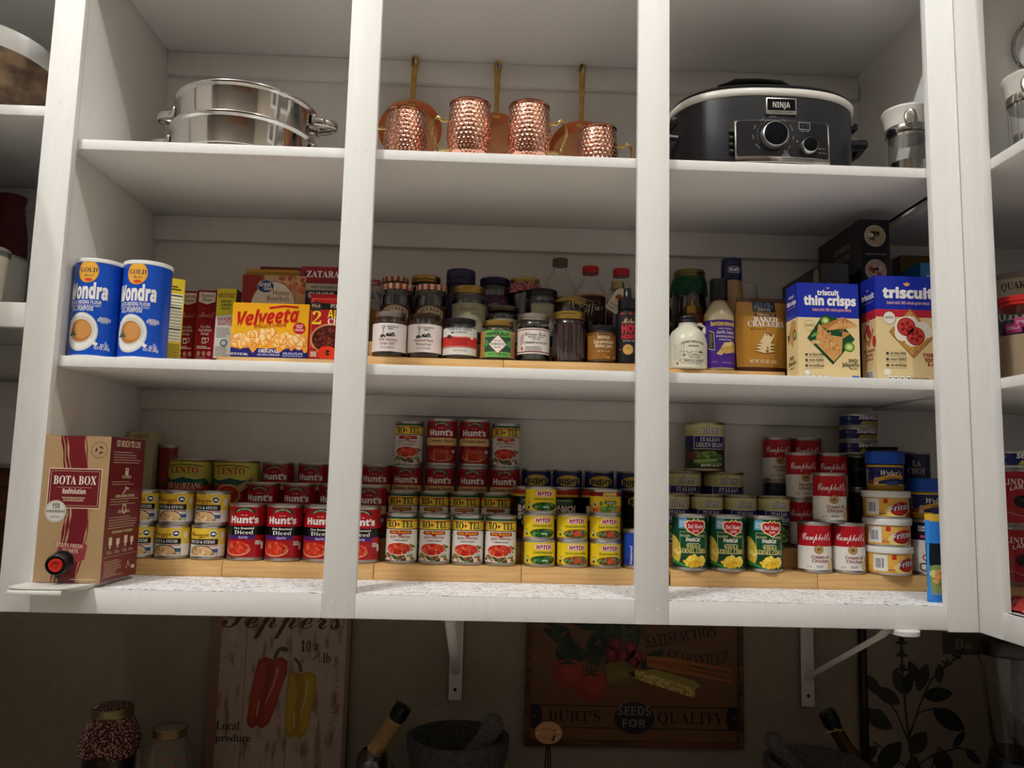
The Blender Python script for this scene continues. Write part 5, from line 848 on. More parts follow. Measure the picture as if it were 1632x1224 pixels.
    # third row
    put(J(jar(.0345, .129, 'straight', C('160c10'), (.98, WHITE, 'check'), None, .0125, .9)), 'rear jar with red checked lid behind the left preserve jar', (.0685, Y3, t3)); put(J(jar(.037, .134, 'straight', C('160f10'), (.98, GOLD, 'satin'), None, .0175, .9)), 'rear jar with plain gold lid beside the peanut butter', (.145, Y3, t3))
    r = .0395; a = Art(); a.ell(-.012, .05, .020, .012, C('2a2f5c'), 2); a.text('Jif', -.01, .045, .01, C('9a9ab0'), .02, 'I') if False else a.lines(-.02, .01, .044, .054, 2, C('7a7aa0'), 3); put(('peanut_butter_jar', 'jar', [('jar_body', (lambda b: (b.lathe([(r * .9, 0), (r, .006), (r, .098), (r * .86, .114)], C('2a2230'), 40), b.done('jar_body', 'jelly'))[-1])(B())), ('lid', screw_lid(.0365, .0385, .114, C('23214a'), 'plastic')), ('label', wrap(r * 1.004, .02, .092, a, C('38284a'), r * 1.3))]), 'rear jar with tall navy plastic lid', (.2315, Y3, t3))
    r = .0385; a = Art(); a.blobs(4, 0, .048, .034, .014, 40, .006, [C('5a3456'), C('7a4a70'), C('4a2444')], 1); a.ell(0, .026, .022, .022, C('8f8a90'), 2); a.ell(-.026, .058, .011, .011, C('2a2f6c'), 2); put(J(jar(r, .134, 'straight', C('150c18'), (.97, C('23204a'), 'plastic'), wrap(r * 1.004, .02, .088, a, C('3a2038'), r * 1.3), .016, .92)), 'rear jelly jar with flat navy lid and purple label', (.3165, Y3, t3))
    def cloth_top(r, h, z, mat):
        b = B(); R = random.Random(5); n = 48; L = []
        for q, dz in ((r * .96, 0), (r * 1.02, -.004), (r * 1.06, -.014), (r * 1.12, -h)):
            L.append(b.ring([(q * (1 + (.05 * math.sin(9 * 2 * PI * i / n) if dz < -.006 else 0)) * math.cos(2 * PI * i / n), q * (1 + (.05 * math.sin(9 * 2 * PI * i / n) if dz < -.006 else 0)) * math.sin(2 * PI * i / n), z + dz - (.25 * h * abs(math.sin(2.0 * 2 * PI * i / n)) if dz == -h else 0)) for i in range(n)]))
        b.grid(L, WHITE); return b.done('cloth_cover', mat)
    p = jar(.0375, .136, 'straight', C('14100e'), (.98, C('b89c5a'), 'satin'), None, .012, .9); p.append(('cloth_cover', cloth_top(.0385, .022, .124, 'cloth_pink'))); put(J(p), 'rear jar with pink printed cloth under a gold lid', (.392, Y3, t3))
    def clear_bottle(r, h, shoulder, neck, cap, ch, liquid=None, ltop=0, label=None, mat='clear'):
        p = [(r * .85, 0), (r, .006), (r, h * shoulder), (r * .93, h * (shoulder + .08)), (r * .6, h * (shoulder + .2)), (neck, h * (shoulder + .24)), (neck, h - ch * .4)]; ps = [('bottle_body', glass_shell(p, .0012, mat, 36, 'bottle_body')), ('cap', screw_lid(neck * 1.2, ch, h - ch, cap, 'plastic'))]
        if liquid: ps.append(('contents', fill(p, ltop, liquid, .0018, 32, 'jelly')))
        if label: ps.append(('label', label))
        return ps
    r = .0375; a = Art(); a.text('Ogle', .008, .050, .010, C('d8b8a0'), .026, 'I'); a.line([(-.03, .03), (-.01, .046), (.02, .028)], .008, C('c85a2a'), 1); a.ell(.0, .018, .02, .018, C('d8a080'), 1); put(('sauce_bottle', 'bottle', clear_bottle(.0375, .192, .60, .0165, C('5a5440'), .018, None, 0, wrap(r * 1.004, .016, .088, a, C('8a2420'), r * 1.3))), 'clear empty bottle with olive cap, tallest at the back', (.479, Y3, t3), 0, 'clear bottles at the back')
    a = Art(); a.text('Griffin’s', .0, .024, .022, C('e0dcd4'), .062, 's', off=.02, rot=.2); a.rect(-r * 1.3, .064, r * 1.3, .068, C('b88a4a'), 1); put(('syrup_bottle', 'bottle', clear_bottle(.0385, .174, .58, .0175, C('c01c1c'), .018, C('3a1408'), .045, wrap(r * 1.03, .030, .098, a, C('3c1210'), r * 1.3))), 'red capped syrup bottle with dark label at the back', (.5555, Y3, t3), 0, 'clear bottles at the back'); put(('syrup_bottle', 'bottle', clear_bottle(.0365, .170, .56, .0175, C('c01c1c'), .018, C('5a1c14'), .06)), 'red capped clear bottle at the back beside the stile', (.633, Y3, t3), 0, 'clear bottles at the back')
    b = B(); a = Art(); p = [(.018, 0), (.022, .004), (.022, .10), (.014, .118), (.0125, .122), (.0125, .15)]; T = Art(); T.poly([(-.016, -.03), (.016, -.03), (.016, .02), (.007, .030), (-.007, .030), (-.016, .02)], C('d8d0c0'), 0)
    for i in range(7): t = PI / 2 + (i - 3) * .55; T.leaf(0, .004, .013 - .001 * abs(i - 3), .006, t, C('b0552c'), 1)
    T.line([(0, .004), (-.003, -.008)], .001, C('b0552c'), 1); T.text('MAPLE', 0, -.016, .0055, C('6a4a34'), .024, 'B', L=1); T.text('SYRUP', 0, -.0245, .0055, C('6a4a34'), .024, 'B', L=1); b.box(-.016, .0002, -.03, .016, .0012, .02, C('d8d0c0')); b.art(T, front(0)); tg = b.done('paper_tag', 'print')
    o = put(('maple_syrup_bottle', 'bottle', [('bottle_body', glass_shell(p, .0014, 'glass', 32, 'bottle_body')), ('contents', fill(p, .11, C('2a0e06'), .002, 28)), ('cap', screw_lid(.0155, .020, .148, C('9a8a5c'), 'satin'))]), 'small maple syrup bottle with leaf tag on its neck', (.612, Y2 + .012, t2 + .0)); obj('paper_tag', tg, o, (-.004, -.0255, .118), (.1, .55, 0))
    # right bay
    r = .0455; b = B(); b.lathe([(r * .92, 0), (r, .004), (r, .062), (r * .97, .072), (r * .8, .090), (r * .52, .101), (r * .45, .104), (r * .45, .110), (r * .42, .114)], C('e2dcc6'), 48); jb = b.done('jug_body', 'plastic'); b = B(); pts = [(.019, 0, .108), (.032, 0, .110), (.041, 0, .102), (.040, 0, .088), (.034, 0, .078)]; b.tube(pts, [.0045, .005, .005, .005, .0045], C('e2dcc6'), 12); hd = b.done('jug_handle', 'plastic')
    a = Art(); k = C('4a4038'); a.text('GEORGE MAPLE FARM', .003, .0515, .0046, k, .056, 'b', arc=.005, L=2); a.text('VERMONT', .004, .0465, .0036, k, .026, 'b', L=2); [a.line([(-.040 + .005 * i, .016), (-.042 + .006 * i, .055 - .004 * (i % 2))], .0009, C('8a7a68'), 1) for i in range(5)]; a.line([(-.03 + .006 * i, .034 + .0025 * (i % 2)) for i in range(12)], .0007, k, 1); a.poly([(.016, .033), (.022, .039), (.028, .033)], k, 1); a.ell(-.006, .035, .006, .003, k, 1, 12); a.ell(-.006, .0355, .005, .0022, C('e2dcc6'), 1.5, 12); a.line([(-.02, .030), (.035, .029)], .0006, k, 1); a.blobs(2, .0, .027, .03, .002, 18, .0012, [k], 1); a.text('100% PURE', .006, .0205, .0036, k, .026, 'b', L=2); a.text('MAPLE SYRUP', .006, .0125, .0065, k, .048, 'b', L=2, arc=-.002); a.text('12 FL OZ . 355 mL', .004, .0065, .0026, k, .036, L=2); a.line([(-.038, .010), (-.030, .012), (-.026, .018), (-.024, .009), (-.014, .010)], .0009, k, 1); a.ell(-.034, .008, .0025, .0025, k, 1, 10)
    put(('syrup_jug', 'jug', [('jug_body', jb), ('jug_handle', hd), ('label', wrap(r * 1.002, .003, .063, a, C('e2dcc6'), r * 1.45)), ('screw_cap', screw_lid(.0225, .014, .112, BLK, 'plastic'))]), 'cream maple syrup jug with black cap and little handle', (.7695, .2450, t1))
    r = .0355; b = B(); b.lathe([(r * .92, 0), (r, .004), (r, .122), (r * .94, .137), (r * .6, .157), (r * .42, .166), (r * .40, .172)], C('cdbf9a'), 44); bb = b.done('bottle_body', 'gloss'); a = Art(); pu = C('4b2290'); H = .112
    a.text('bettergoods', .003, .098, .0098, C('e8d05a'), .064, 'b', off=.02); a.text('GARLIC & PARMESAN', .006, .0895, .003, WHITE, .034); a.text('Garlic Caesar', .008, .079, .0070, WHITE, .046, 'b'); a.text('Dressing and Dip', .008, .0705, .0052, WHITE, .048, 'b'); a.text('creamy & tangy', .006, .0635, .0038, WHITE, .032)
    a.poly([(-.034, .088), (-.021, .082), (-.019, .040), (-.036, .044)], WHITE, 2); a.poly([(-.0345, .0865), (-.022, .081), (-.0200, .0415), (-.0355, .0455)], C('2a2622'), 2.3); a.lines(-.033, -.023, .048, .082, 8, C('9a948a'), 2.6, 3, .4)
    a.poly([(-.006, .046), (.002, .058), (.028, .062), (.038, .052), (.036, .038), (.004, .032)], C('d8b058'), 2); a.poly([(.002, .058), (.028, .062), (.022, .052), (-.002, .048)], C('efd898'), 2.3); a.poly([(.022, .052), (.028, .062), (.038, .052), (.036, .038), (.024, .038)], C('c09a48'), 2.4); a.poly([(-.016, .032), (-.006, .044), (.002, .034), (-.006, .028)], C('e0c070'), 2.6); a.text('12 FL OZ (355 mL)', .010, .010, .0032, C('c0b0e0'), .028); a.text('KEEP COLD', -.02, .012, .0026, C('c0b0e0'), .012)
    put(('dressing_bottle', 'bottle', [('bottle_body', bb), ('screw_cap', screw_lid(.0205, .051, .169, BLK, 'plastic', 0)), ('label', wrap(r * 1.004, .006, .118, a, pu, None))]), 'caesar dressing bottle with purple label and black cap', (.8465, .252, t1))
    # behind: kraft, pump, bbq, pesto, pouch
    a = Art(); a.rrect(-.0155, .0135, .0165, .0285, .006, WHITE, 1); a.rrect(-.0145, .0145, .0155, .0275, .0055, C('1c2a6a'), 1.3); a.text('Kraft', .0005, .0175, .0075, WHITE, .024, 'b', off=.03, L=2); b = B(); b.lathe([(.030, 0), (.034, .005), (.034, .09), (.031, .125), (.0255, .185), (.024, .19)], C('b08a5c'), 40); bd = b.done('bottle_body', 'gloss'); b = B(); b.lathe([(.0245, .187), (.0255, .189), (.0245, .240), (.0235, .243)], C('1a2050'), 40); b.art(a, cyl(.0252, .192), step=.004); cp = b.done('flip_cap', 'plastic')
    a = Art(); a.text('Honey', .0, .055, .012, C('7a4a2c'), .04, 's'); a.text('MUSTARD', 0, .042, .008, C('7a4a2c'), .04, 'b'); a.blobs(4, 0, .02, .02, .01, 20, .004, [C('5a6a3a'), C('8a5a2c')], 1); put(('dressing_bottle', 'bottle', [('bottle_body', bd), ('flip_cap', cp), ('label', wrap(.0343, .02, .10, a, C('b8955c'), .045))]), 'tan dressing bottle with tall navy cap at the back', (.9005, .328, t2))
    a = Art(); a.text('CARAMEL', .002, .030, .008, C('5a2412'), .036, 'b'); a.text('sauce', .002, .018, .006, C('5a2412'), .02, 's'); b = B(); b.lathe([(.032, 0), (.0355, .004), (.0355, .085), (.034, .095), (.020, .101)], C('7a3a1e'), 40); bd = b.done('bottle_body', 'gloss'); b = B(); b.lathe([(.019, .098), (.0225, .101), (.0225, .119), (.020, .121), (.008, .122), (.0055, .126), (.0045, .140)], C('a8864a'), 36); cp = b.done('pump_cap', 'satin'); put(('caramel_bottle', 'bottle', [('bottle_body', bd), ('pump_cap', cp), ('label', wrap(.0358, .012, .078, a, C('8c4a26'), .05))]), 'brown caramel bottle with gold pump cap behind the syrup jug', (.802, .322, t2))
    p = jar(.0485, .180, 'round', C('2a1a12'), (.82, C('8a7a48'), 'satin'), None, .020, .85, .78); p.append(('cloth_cover', cloth_top(.041, .042, .162, 'cloth_green'))); put(J(p, 'pesto_jar'), 'large jar with dark green cloth under gold lid at back left', (.815, .4055, t3))
    a = Art(); a.text("BAR-B-Q'S", .012, .05, .010, C('d8c8b0'), .05, 'b'); a.ell(.0, .10, .02, .03, C('6a3a1c'), 1); b = B(); b.lathe([(.028, 0), (.032, .005), (.032, .11), (.015, .145), (.013, .15), (.013, .185), (.012, .188)], C('120c0c'), 36); put(('barbecue_bottle', 'bottle', [('bottle_body', b.done('bottle_body', 'gloss')), ('label', wrap(.0323, .02, .10, a, C('1c1414'), .042))]), 'dark sauce bottle half hidden by the stile', (.722, .335, t2))
    b = B(); R = random.Random(2); L = []
    for j in range(9):
        v = j / 8; L.append(b.ring([((.023 + .002 * R.random()) * math.cos(2 * PI * i / 16) * (1 - .35 * v), (.014 * (1 - v * .85) + .002 * R.random()) * math.sin(2 * PI * i / 16), .125 * v) for i in range(16)]))
    b.grid(L, [C('8a6228'), C('a8803a'), C('8a6228'), C('a07a34'), C('6a4a20'), C('a8803a'), C('9a7430'), C('b0a890')]); b.face(list(reversed(L[0])), C('8a6228')); b.face(L[-1], C('c8c4b8')); put(('seasoning_pouch', 'pouch', b.done('pouch', 'gloss')), 'small gold pouch between purple dressing and cracker bag', (.8905, .275, t1))
    put(('clear_tumbler', 'glass', glass_shell([(.022, 0), (.025, .004), (.027, .15), (.0272, .152)], .0018, 'glass', 32, 'tumbler')), 'clear glass tumbler at the back behind the cracker bag', (.968, .42, t3))
# ------------------------------------------------------------------ top shelf
def pots():
    st = C('c9c6c2')
    def pot(r, h, lip):
        b = B(); p = [(r * .90, 0), (r * .93, .004), (r * .935, .0235), (r * .97, .026), (r * .975, h - .012), (r * .985, h - .009), (r * 1.012, h - .006), (r * 1.022, h - .002), (r * 1.015, h), (r * .985, h - .001), (r * .955, h - .008), (r * .95, .012), (r * .6, .004), (0, .004)]
        b.lathe(p, st, 96, cap1=False); body = b.done('pot_body', 'metal', ang=60); hs = []
        for sgn in (-1, 1):
            b = B(); n = 18; pts = [(sgn * (r * .965 + .052 * math.sin(PI * i / n)), -.030 * math.cos(PI * i / n), h * .74) for i in range(n + 1)]
            b.tube(pts, .0095, st, 12, a=(.32, 1.0)); b.box(sgn * r * .985 - .004, -.040, h * .74 - .012, sgn * r * .985 + .004, -.022, h * .74 + .012, st, .002); b.box(sgn * r * .985 - .004, .022, h * .74 - .012, sgn * r * .985 + .004, .040, h * .74 + .012, st, .002); hs.append(b.done('handle', 'metal'))
        return [('pot_body', body), ('handle', hs[0]), ('handle', hs[1])]
    def place(parts, label, loc, rz):
        t = tag(obj('steamer_pot', None, None, loc, (0, 0, rz)), label, 'pot', 'stacked steel steamer pots')
        for n, m in parts: obj(n, m, t)
    place(pot(.163, .094, 1), 'lower shiny steel pot standing on the top shelf', (-.278, .225, ZT + .0003), .06)
    place(pot(.1595, .0935, 1), 'upper shiny steel steamer pot nested on the lower pot', (-.274, .225, ZT + .0945 - .0245 + .0008), .04)
def copper():
    def mug(h, hand):
        r = .048; b = B(); p = [(0, .0015), (r * .70, 0), (r * .78, .003), (r * .90, h * .14), (r, h * .36), (r * 1.0, h * .55), (r * .93, h * .80), (r * .89, h * .93)]
        b.lathe(p, C('e3a184'), 64, cap0=False, cap1=False); body = b.done('mug_body', 'hammered', ang=60)
        b = B(); b.lathe([(r * .89, h * .93), (r * .885, h * .975), (r * .93, h * .985), (r * .935, h * .997), (r * .90, h), (r * .86, h * .98), (r * .84, h * .9), (r * .93, h * .5), (r * .7, h * .05), (0, h * .04)], C('a8705a'), 64, cap0=False, cap1=False); rim = b.done('rolled_rim', 'metal', ang=60)
        s = 1 if hand == 'r' else -1; b = B(); z = h
        pts = [(s * r * .93, 0, z * .70), (s * (r + .010), 0, z * .68), (s * (r + .021), 0, z * .755), (s * (r + .030), 0, z * .66), (s * (r + .033), 0, z * .45), (s * (r + .026), 0, z * .24), (s * (r + .018), 0, z * .115), (s * (r + .006), 0, z * .165), (s * r * .88, 0, z * .15)]
        b.tube(pts, [.004, .0042, .0036, .003, .0028, .003, .0036, .0042, .004], C('c9b074'), 10, a=(1.3, 1)); hd = b.done('mug_handle', 'metal', ang=70)
        return ('copper_mug', 'mug', [('mug_body', body), ('rolled_rim', rim), ('mug_handle', hd)])
    L, R_ = mug(.122, 'l'), mug(.122, 'r'); g = 'hammered copper mugs'
    put(L, 'hammered copper mug in front of the leftmost copper pan', (.1105, .112, ZT), .12, g); put(L, 'hammered copper mug left of the middle pan, handle pointing left', (.2525, .062, ZT), .10, g); put(R_, 'hammered copper mug right of the middle pan, handle pointing right', (.3805, .062, ZT), -.12, g); put(R_, 'hammered copper mug before the rightmost copper pan', (.5425, .165, ZT), -.1, g)
    def pan(r, hl, holes, X, Z, rz, label):
        b = B(); p = [(0, 0), (r * .80, 0), (r * .87, .004), (r * .985, .030), (r, .034), (r * .98, .035), (r * .955, .031), (r * .84, .0045), (r * .78, .003), (0, .003)]
        b.lathe(p, C('c98050'), 64, cap0=False, cap1=False)
        if holes:
            for i in range(5):
                for k in range(max(1, i * 6)): t = 2 * PI * k / max(1, i * 6); b.lathe([(.0018, .0031), (.0017, .0035)], C('2a1a12'), 8, cx=r * .17 * i * math.cos(t), cy=r * .17 * i * math.sin(t))
        body = b.done('pan_body', 'copper', ang=50); b = B(); n = 20; y0 = r * .93
        b.tube([(0, y0 - .004, .024), (0, y0 + .012, .027), (0, y0 + hl * .35, .026), (0, y0 + hl * .75, .022), (0, y0 + hl - .020, .020)], [.0088, .0062, .0065, .0082, .0088], WHITE, 12, a=(1, .5)); ring = [(.0085 * math.sin(2 * PI * i / n), y0 + hl - .008 - .0140 * math.cos(2 * PI * i / n), .020) for i in range(n + 1)]; b.tube(ring, .0034, WHITE, 8); b.box(-.012, y0 - .008, .015, .012, y0 + .002, .030, WHITE, .003); hd = b.done('pan_handle', 'brass', ang=60)
        t = put(('copper_pan', 'pan', [('pan_body', body), ('pan_handle', hd)]), label, (X, .432, Z), group='copper pans with brass handles', rot=(PI / 2, 0, 0)); t.rotation_euler = (PI / 2, rz, 0)
        return t
    pan(.083, .124, False, .0865, 1.006, .02, 'leftmost copper pan hanging with its brass handle up'); pan(.064, .146, True, .3085, .998, .0, 'middle copper pan with a perforated face behind two mugs'); pan(.083, .160, False, .530, .965, .01, 'rightmost copper pan, hanging lowest behind a mug')
    for x, z in ((.0865, 1.211), (.3085, 1.204), (.530, 1.209)):
        b = B(); b.tube([(0, 0, 0), (0, -.030, 0), (0, -.034, .007)], .0018, C('4a4038'), 8); put(('wall_hook', 'hook', b.done('hook', 'metal')), 'small nail hook holding the %s copper pan' % {.0865: 'leftmost', .3085: 'middle', .53: 'rightmost'}[x], (x, .437, z - .011), group='pan hooks')
def cooker():
    bk = C('17171b'); n = 96; a_, b_ = .2095, .150
    def se(r, ex=2.5):
        o = []
        for i in range(n): t = 2 * PI * i / n; c, s = math.cos(t), math.sin(t); o.append((r * a_ * math.copysign(abs(c) ** (2 / ex), c), r * b_ * math.copysign(abs(s) ** (2 / ex), s)))
        return o
    def stack(rows, col):
        b = B(); L = [b.ring([(x, y, z) for x, y in se(r)]) for r, z in rows]; b.grid(L, col); b.face(list(reversed(L[0])), col); b.face(L[-1], col); return b
    body = stack([(.90, .006), (.955, .012), (.975, .03), (.985, .10), (.985, .160), (.985, .168)], bk).done('cooker_body', 'cast', ang=50)
    rim = stack([(.975, .1681), (1.0, .1695), (1.012, .174), (1.012, .182), (.995, .1855), (.93, .1865)], C('d8d4ca')).done('white_rim', 'plastic', ang=50)
    lid = stack([(.985, .1866), (.99, .1905), (.95, .197), (.7, .208), (.4, .214), (.1, .216)], C('0e0e10')).done('lid', 'plastic', ang=50)
    b = B(); b.tube([(-.080, 0, .206), (-.076, 0, .258), (-.055, 0, .271), (0, 0, .274), (.055, 0, .271), (.076, 0, .258), (.080, 0, .206)], [.012, .012, .011, .011, .011, .012, .012], C('0e0e10'), 12, a=(1.6, .7)); lh = b.done('lid_handle', 'plastic', ang=60); hs = []
    for s in (-1, 1): b = B(); b.tube([(s * a_ * .96, -.045, .105), (s * (a_ + .022), -.045, .108), (s * (a_ + .028), 0, .108), (s * (a_ + .022), .045, .108), (s * a_ * .96, .045, .105)], .013, C('101014'), 12, a=(.8, 1)); b.box(s * (a_ * .985) - .008, -.05, .142, s * (a_ * .985) + .012, .05, .160, C('101014'), .004); hs.append(b.done('side_handle', 'plastic', ang=60))
    b = B(); ft = [b.lathe([(.014, 0), (.015, .008)], C('101014'), 20, cx=x, cy=y) for x in (-.13, .13) for y in (-.07, .07)]; feet = b.done('foot', 'plastic')
    yf = lambda u: -b_ * .985 * (max(0, 1 - abs(u / (a_ * .985)) ** 2.5)) ** (1 / 2.5)
    t = put(('slow_cooker', 'slow cooker', [('cooker_body', body), ('white_rim', rim), ('lid', lid), ('lid_handle', lh, 'lid'), ('foot', feet)]), 'black oval slow cooker with chrome framed control panel', (.927, .205, ZT), -.0)
    for m in hs: obj('side_handle', m, t)
    cu = lambda base: (lambda u, v, e: (u, yf(u) - base - e, v))
    # control panel: a slightly proud plate following the curve
    px, w, h0, h1 = .003, .207, .012, .108; b = B(); m = 24; P = lambda off, z: b.ring([(px - w / 2 + w * i / m, yf(px - w / 2 + w * i / m) - off, z) for i in range(m + 1)]); ch = C('c4c2be'); r0 = [P(-.004, h0), P(.012, h0), P(.014, h0 + .003), P(.0135, h0 + .012), P(.011, h1 - .003), P(.0085, h1), P(-.004, h1)]; b.grid(r0, ch, False)
    for k in (0, m): b.face([q[k] for q in r0] if k else [q[k] for q in reversed(r0)], ch)
    panel = b.done('control_panel', 'metal', ang=40); po = obj('control_panel', panel, t)
    a = Art(); a.rrect(px - w / 2 + .003, h0 + .013, px + w / 2 - .003, h1 - .002, .006, bk, 0); gc = C('8f8f92'); kx, kz = -.020, .073; sx, sz = .055, .054
    for i in range(9): tt = PI * 1.22 - i * PI * 1.44 / 8; a.text(('WARM', 'LOW', 'HIGH', 'AUTO', 'BUFFET', 'OVEN', 'STOVE', 'TOP', 'OFF')[i], kx + .042 * math.cos(tt), kz + .040 * math.sin(tt), .0032, gc, None, 'n', L=2, rot=tt - PI / 2)
    for i in range(26): tt = PI * 1.18 - i * PI * 1.36 / 25; a.line([(kx + .035 * math.cos(tt), kz + .034 * math.sin(tt)), (kx + .035 * math.cos(tt + .05), kz + .034 * math.sin(tt + .05))], .0012, gc, 2)
    a.rrect(.036, .088, .062, .1045, .002, C('9a9a98'), 2); a.rrect(.0372, .0892, .0608, .1033, .002, C('101012'), 2.4); a.text('A8:88', .049, .0925, .0075, C('34343a'), .017, 'b', L=3); a.text('TEMP/TIME', .049, .0832, .003, gc, .02, L=2); a.ell(.082, .047, .0012, .0012, WHITE, 2, 8); a.text('TEMP', .085, .046, .003, gc, .01, 'n', 'l', L=2); a.ell(.082, .038, .0012, .0012, WHITE, 2, 8); a.text('ADJUST', .085, .037, .003, gc, .014, 'n', 'l', L=2); a.rect(.000, .030, .012, .0315, gc, 2); a.rect(.002, .033, .010, .038, gc, 2); a.rect(.0035, .034, .0085, .037, bk, 2.5); a.rect(-.003, .026, .014, .028, gc, 2); a.ell(.032, .060, .0012, .0012, WHITE, 2, 8)
    b = B(); b.art(a, lambda u, v, e: (u, yf(u) - .0142 + .0035 * (v - h0 - .012) / (h1 - h0) - e, v), step=.012); obj('panel_print', b.done('panel_print', 'gloss'), po)
    for x, z, r in ((kx, kz - .004, .0275), (sx, sz - .006, .0165)):
        b = B(); b.lathe([(r * 1.04, 0), (r * 1.04, .008), (r, .016), (r * .93, .0175)], C('c9c7c4'), 40, cap1=False); b.lathe([(r * .93, .0175), (r * .86, .0165), (r * .80, .0180), (0, .0185)], C('1c1c20'), 40, cap0=False, cap1=False); o = obj('knob', b.done('knob', 'metal' if False else 'satin', ang=40), po, (x, yf(x) - .0125, z), (PI / 2, 0, 0))
    b = B(); b.box(-.0335, -.004, 0, .0335, .004, .0375, C('c4c2be'), .0015); q = Art(); q.rrect(-.031, .0085, .031, .0352, .002, C('1a1a1d'), 0); q.text('NINJA', 0, .0150, .0125, C('cfcdc8'), .038, 'b', L=1); q.text('COOKING SYSTEM', 0, .0030, .0036, C('3a3a3a'), .048, 'b', L=1); b.art(q, front(-.0041)); obj('badge', b.done('badge', 'satin'), t, (.0015, yf(.0) - .0005, .124))
    b = B(); [b.box(-.004, -.008, z, .004, 0, z + .008, C('0c0c0e'), .001) for z in (.03, .045, .06, .075)]; obj('side_vent', b.done('side_vent', 'plastic'), t, (px - w / 2 - .006, yf(px - w / 2 - .006) - .001, .006))
def canisters():
    ch, wh = C('c6c4c0'), C('dcd8cf')
    def make():
        g = glass_shell([(.040, 0), (.044, .003), (.044, .104)], .002, 'glass', 48, 'canister_glass')
        b = B(); b.lathe([(.0415, .098), (.0415, .1055), (.0455, .1056), (.0462, .108), (.0462, .121), (.0455, .1225)], ch, 56); rg = b.done('chrome_ring', 'metal', ang=40)
        b = B(); b.lathe([(.0450, .1227), (.0462, .130), (.0490, .150), (.0525, .1575), (.0535, .161), (.0520, .1635), (.047, .1615), (.02, .1605)], wh, 56); ld = b.done('ceramic_lid', 'plastic', ang=50)
        b = B(); b.lathe([(.0005, 0), (.0115, .0), (.0130, .0012), (.0115, .0035), (.008, .0042), (.0005, .0042)], ch, 28, a=(1, 1.75), cap0=False); [b.lathe([(.0012, .0038), (.0008, .0056)], C('e8e8e8'), 6, cx=.0075 * math.cos(k * 2.4) * (.2 + .028 * k), cy=.013 * math.sin(k * 2.4) * (.2 + .028 * k)) for k in range(26)]; bd = b.done('crest_badge', 'metal', ang=50)
        b = B(); b.lathe([(.030, .0035), (.034, .006), (.036, .040), (.037, .043), (.035, .043), (.033, .040), (.031, .010), (.001, .009)], ch, 40); sc = b.done('scoop', 'metal', ang=50)
        return g, rg, ld, bd, sc
    parts = make()
    for loc, lab, rz in (((1.2325, .105, ZT), 'glass canister with white lid and chrome crest, right of the cooker', -.35), ((1.383, -.09, .7788), 'glass canister with white lid on the corner unit top shelf', -.75)):
        t = put(('glass_canister', 'canister', [('canister_glass', parts[0]), ('chrome_ring', parts[1]), ('ceramic_lid', parts[2])]), lab, loc, rz, 'white lidded glass canisters'); obj('crest_badge', parts[3], t, (0, -.0475, .133), (PI / 2 - .12, 0, 0))
        put(('steel_scoop', 'scoop', parts[4]), 'steel scoop cup inside the ' + ('canister right of the cooker' if loc[0] < 1.3 else 'canister on the corner unit'), (loc[0], loc[1], loc[2] + .0), 0, 'scoops in canisters')
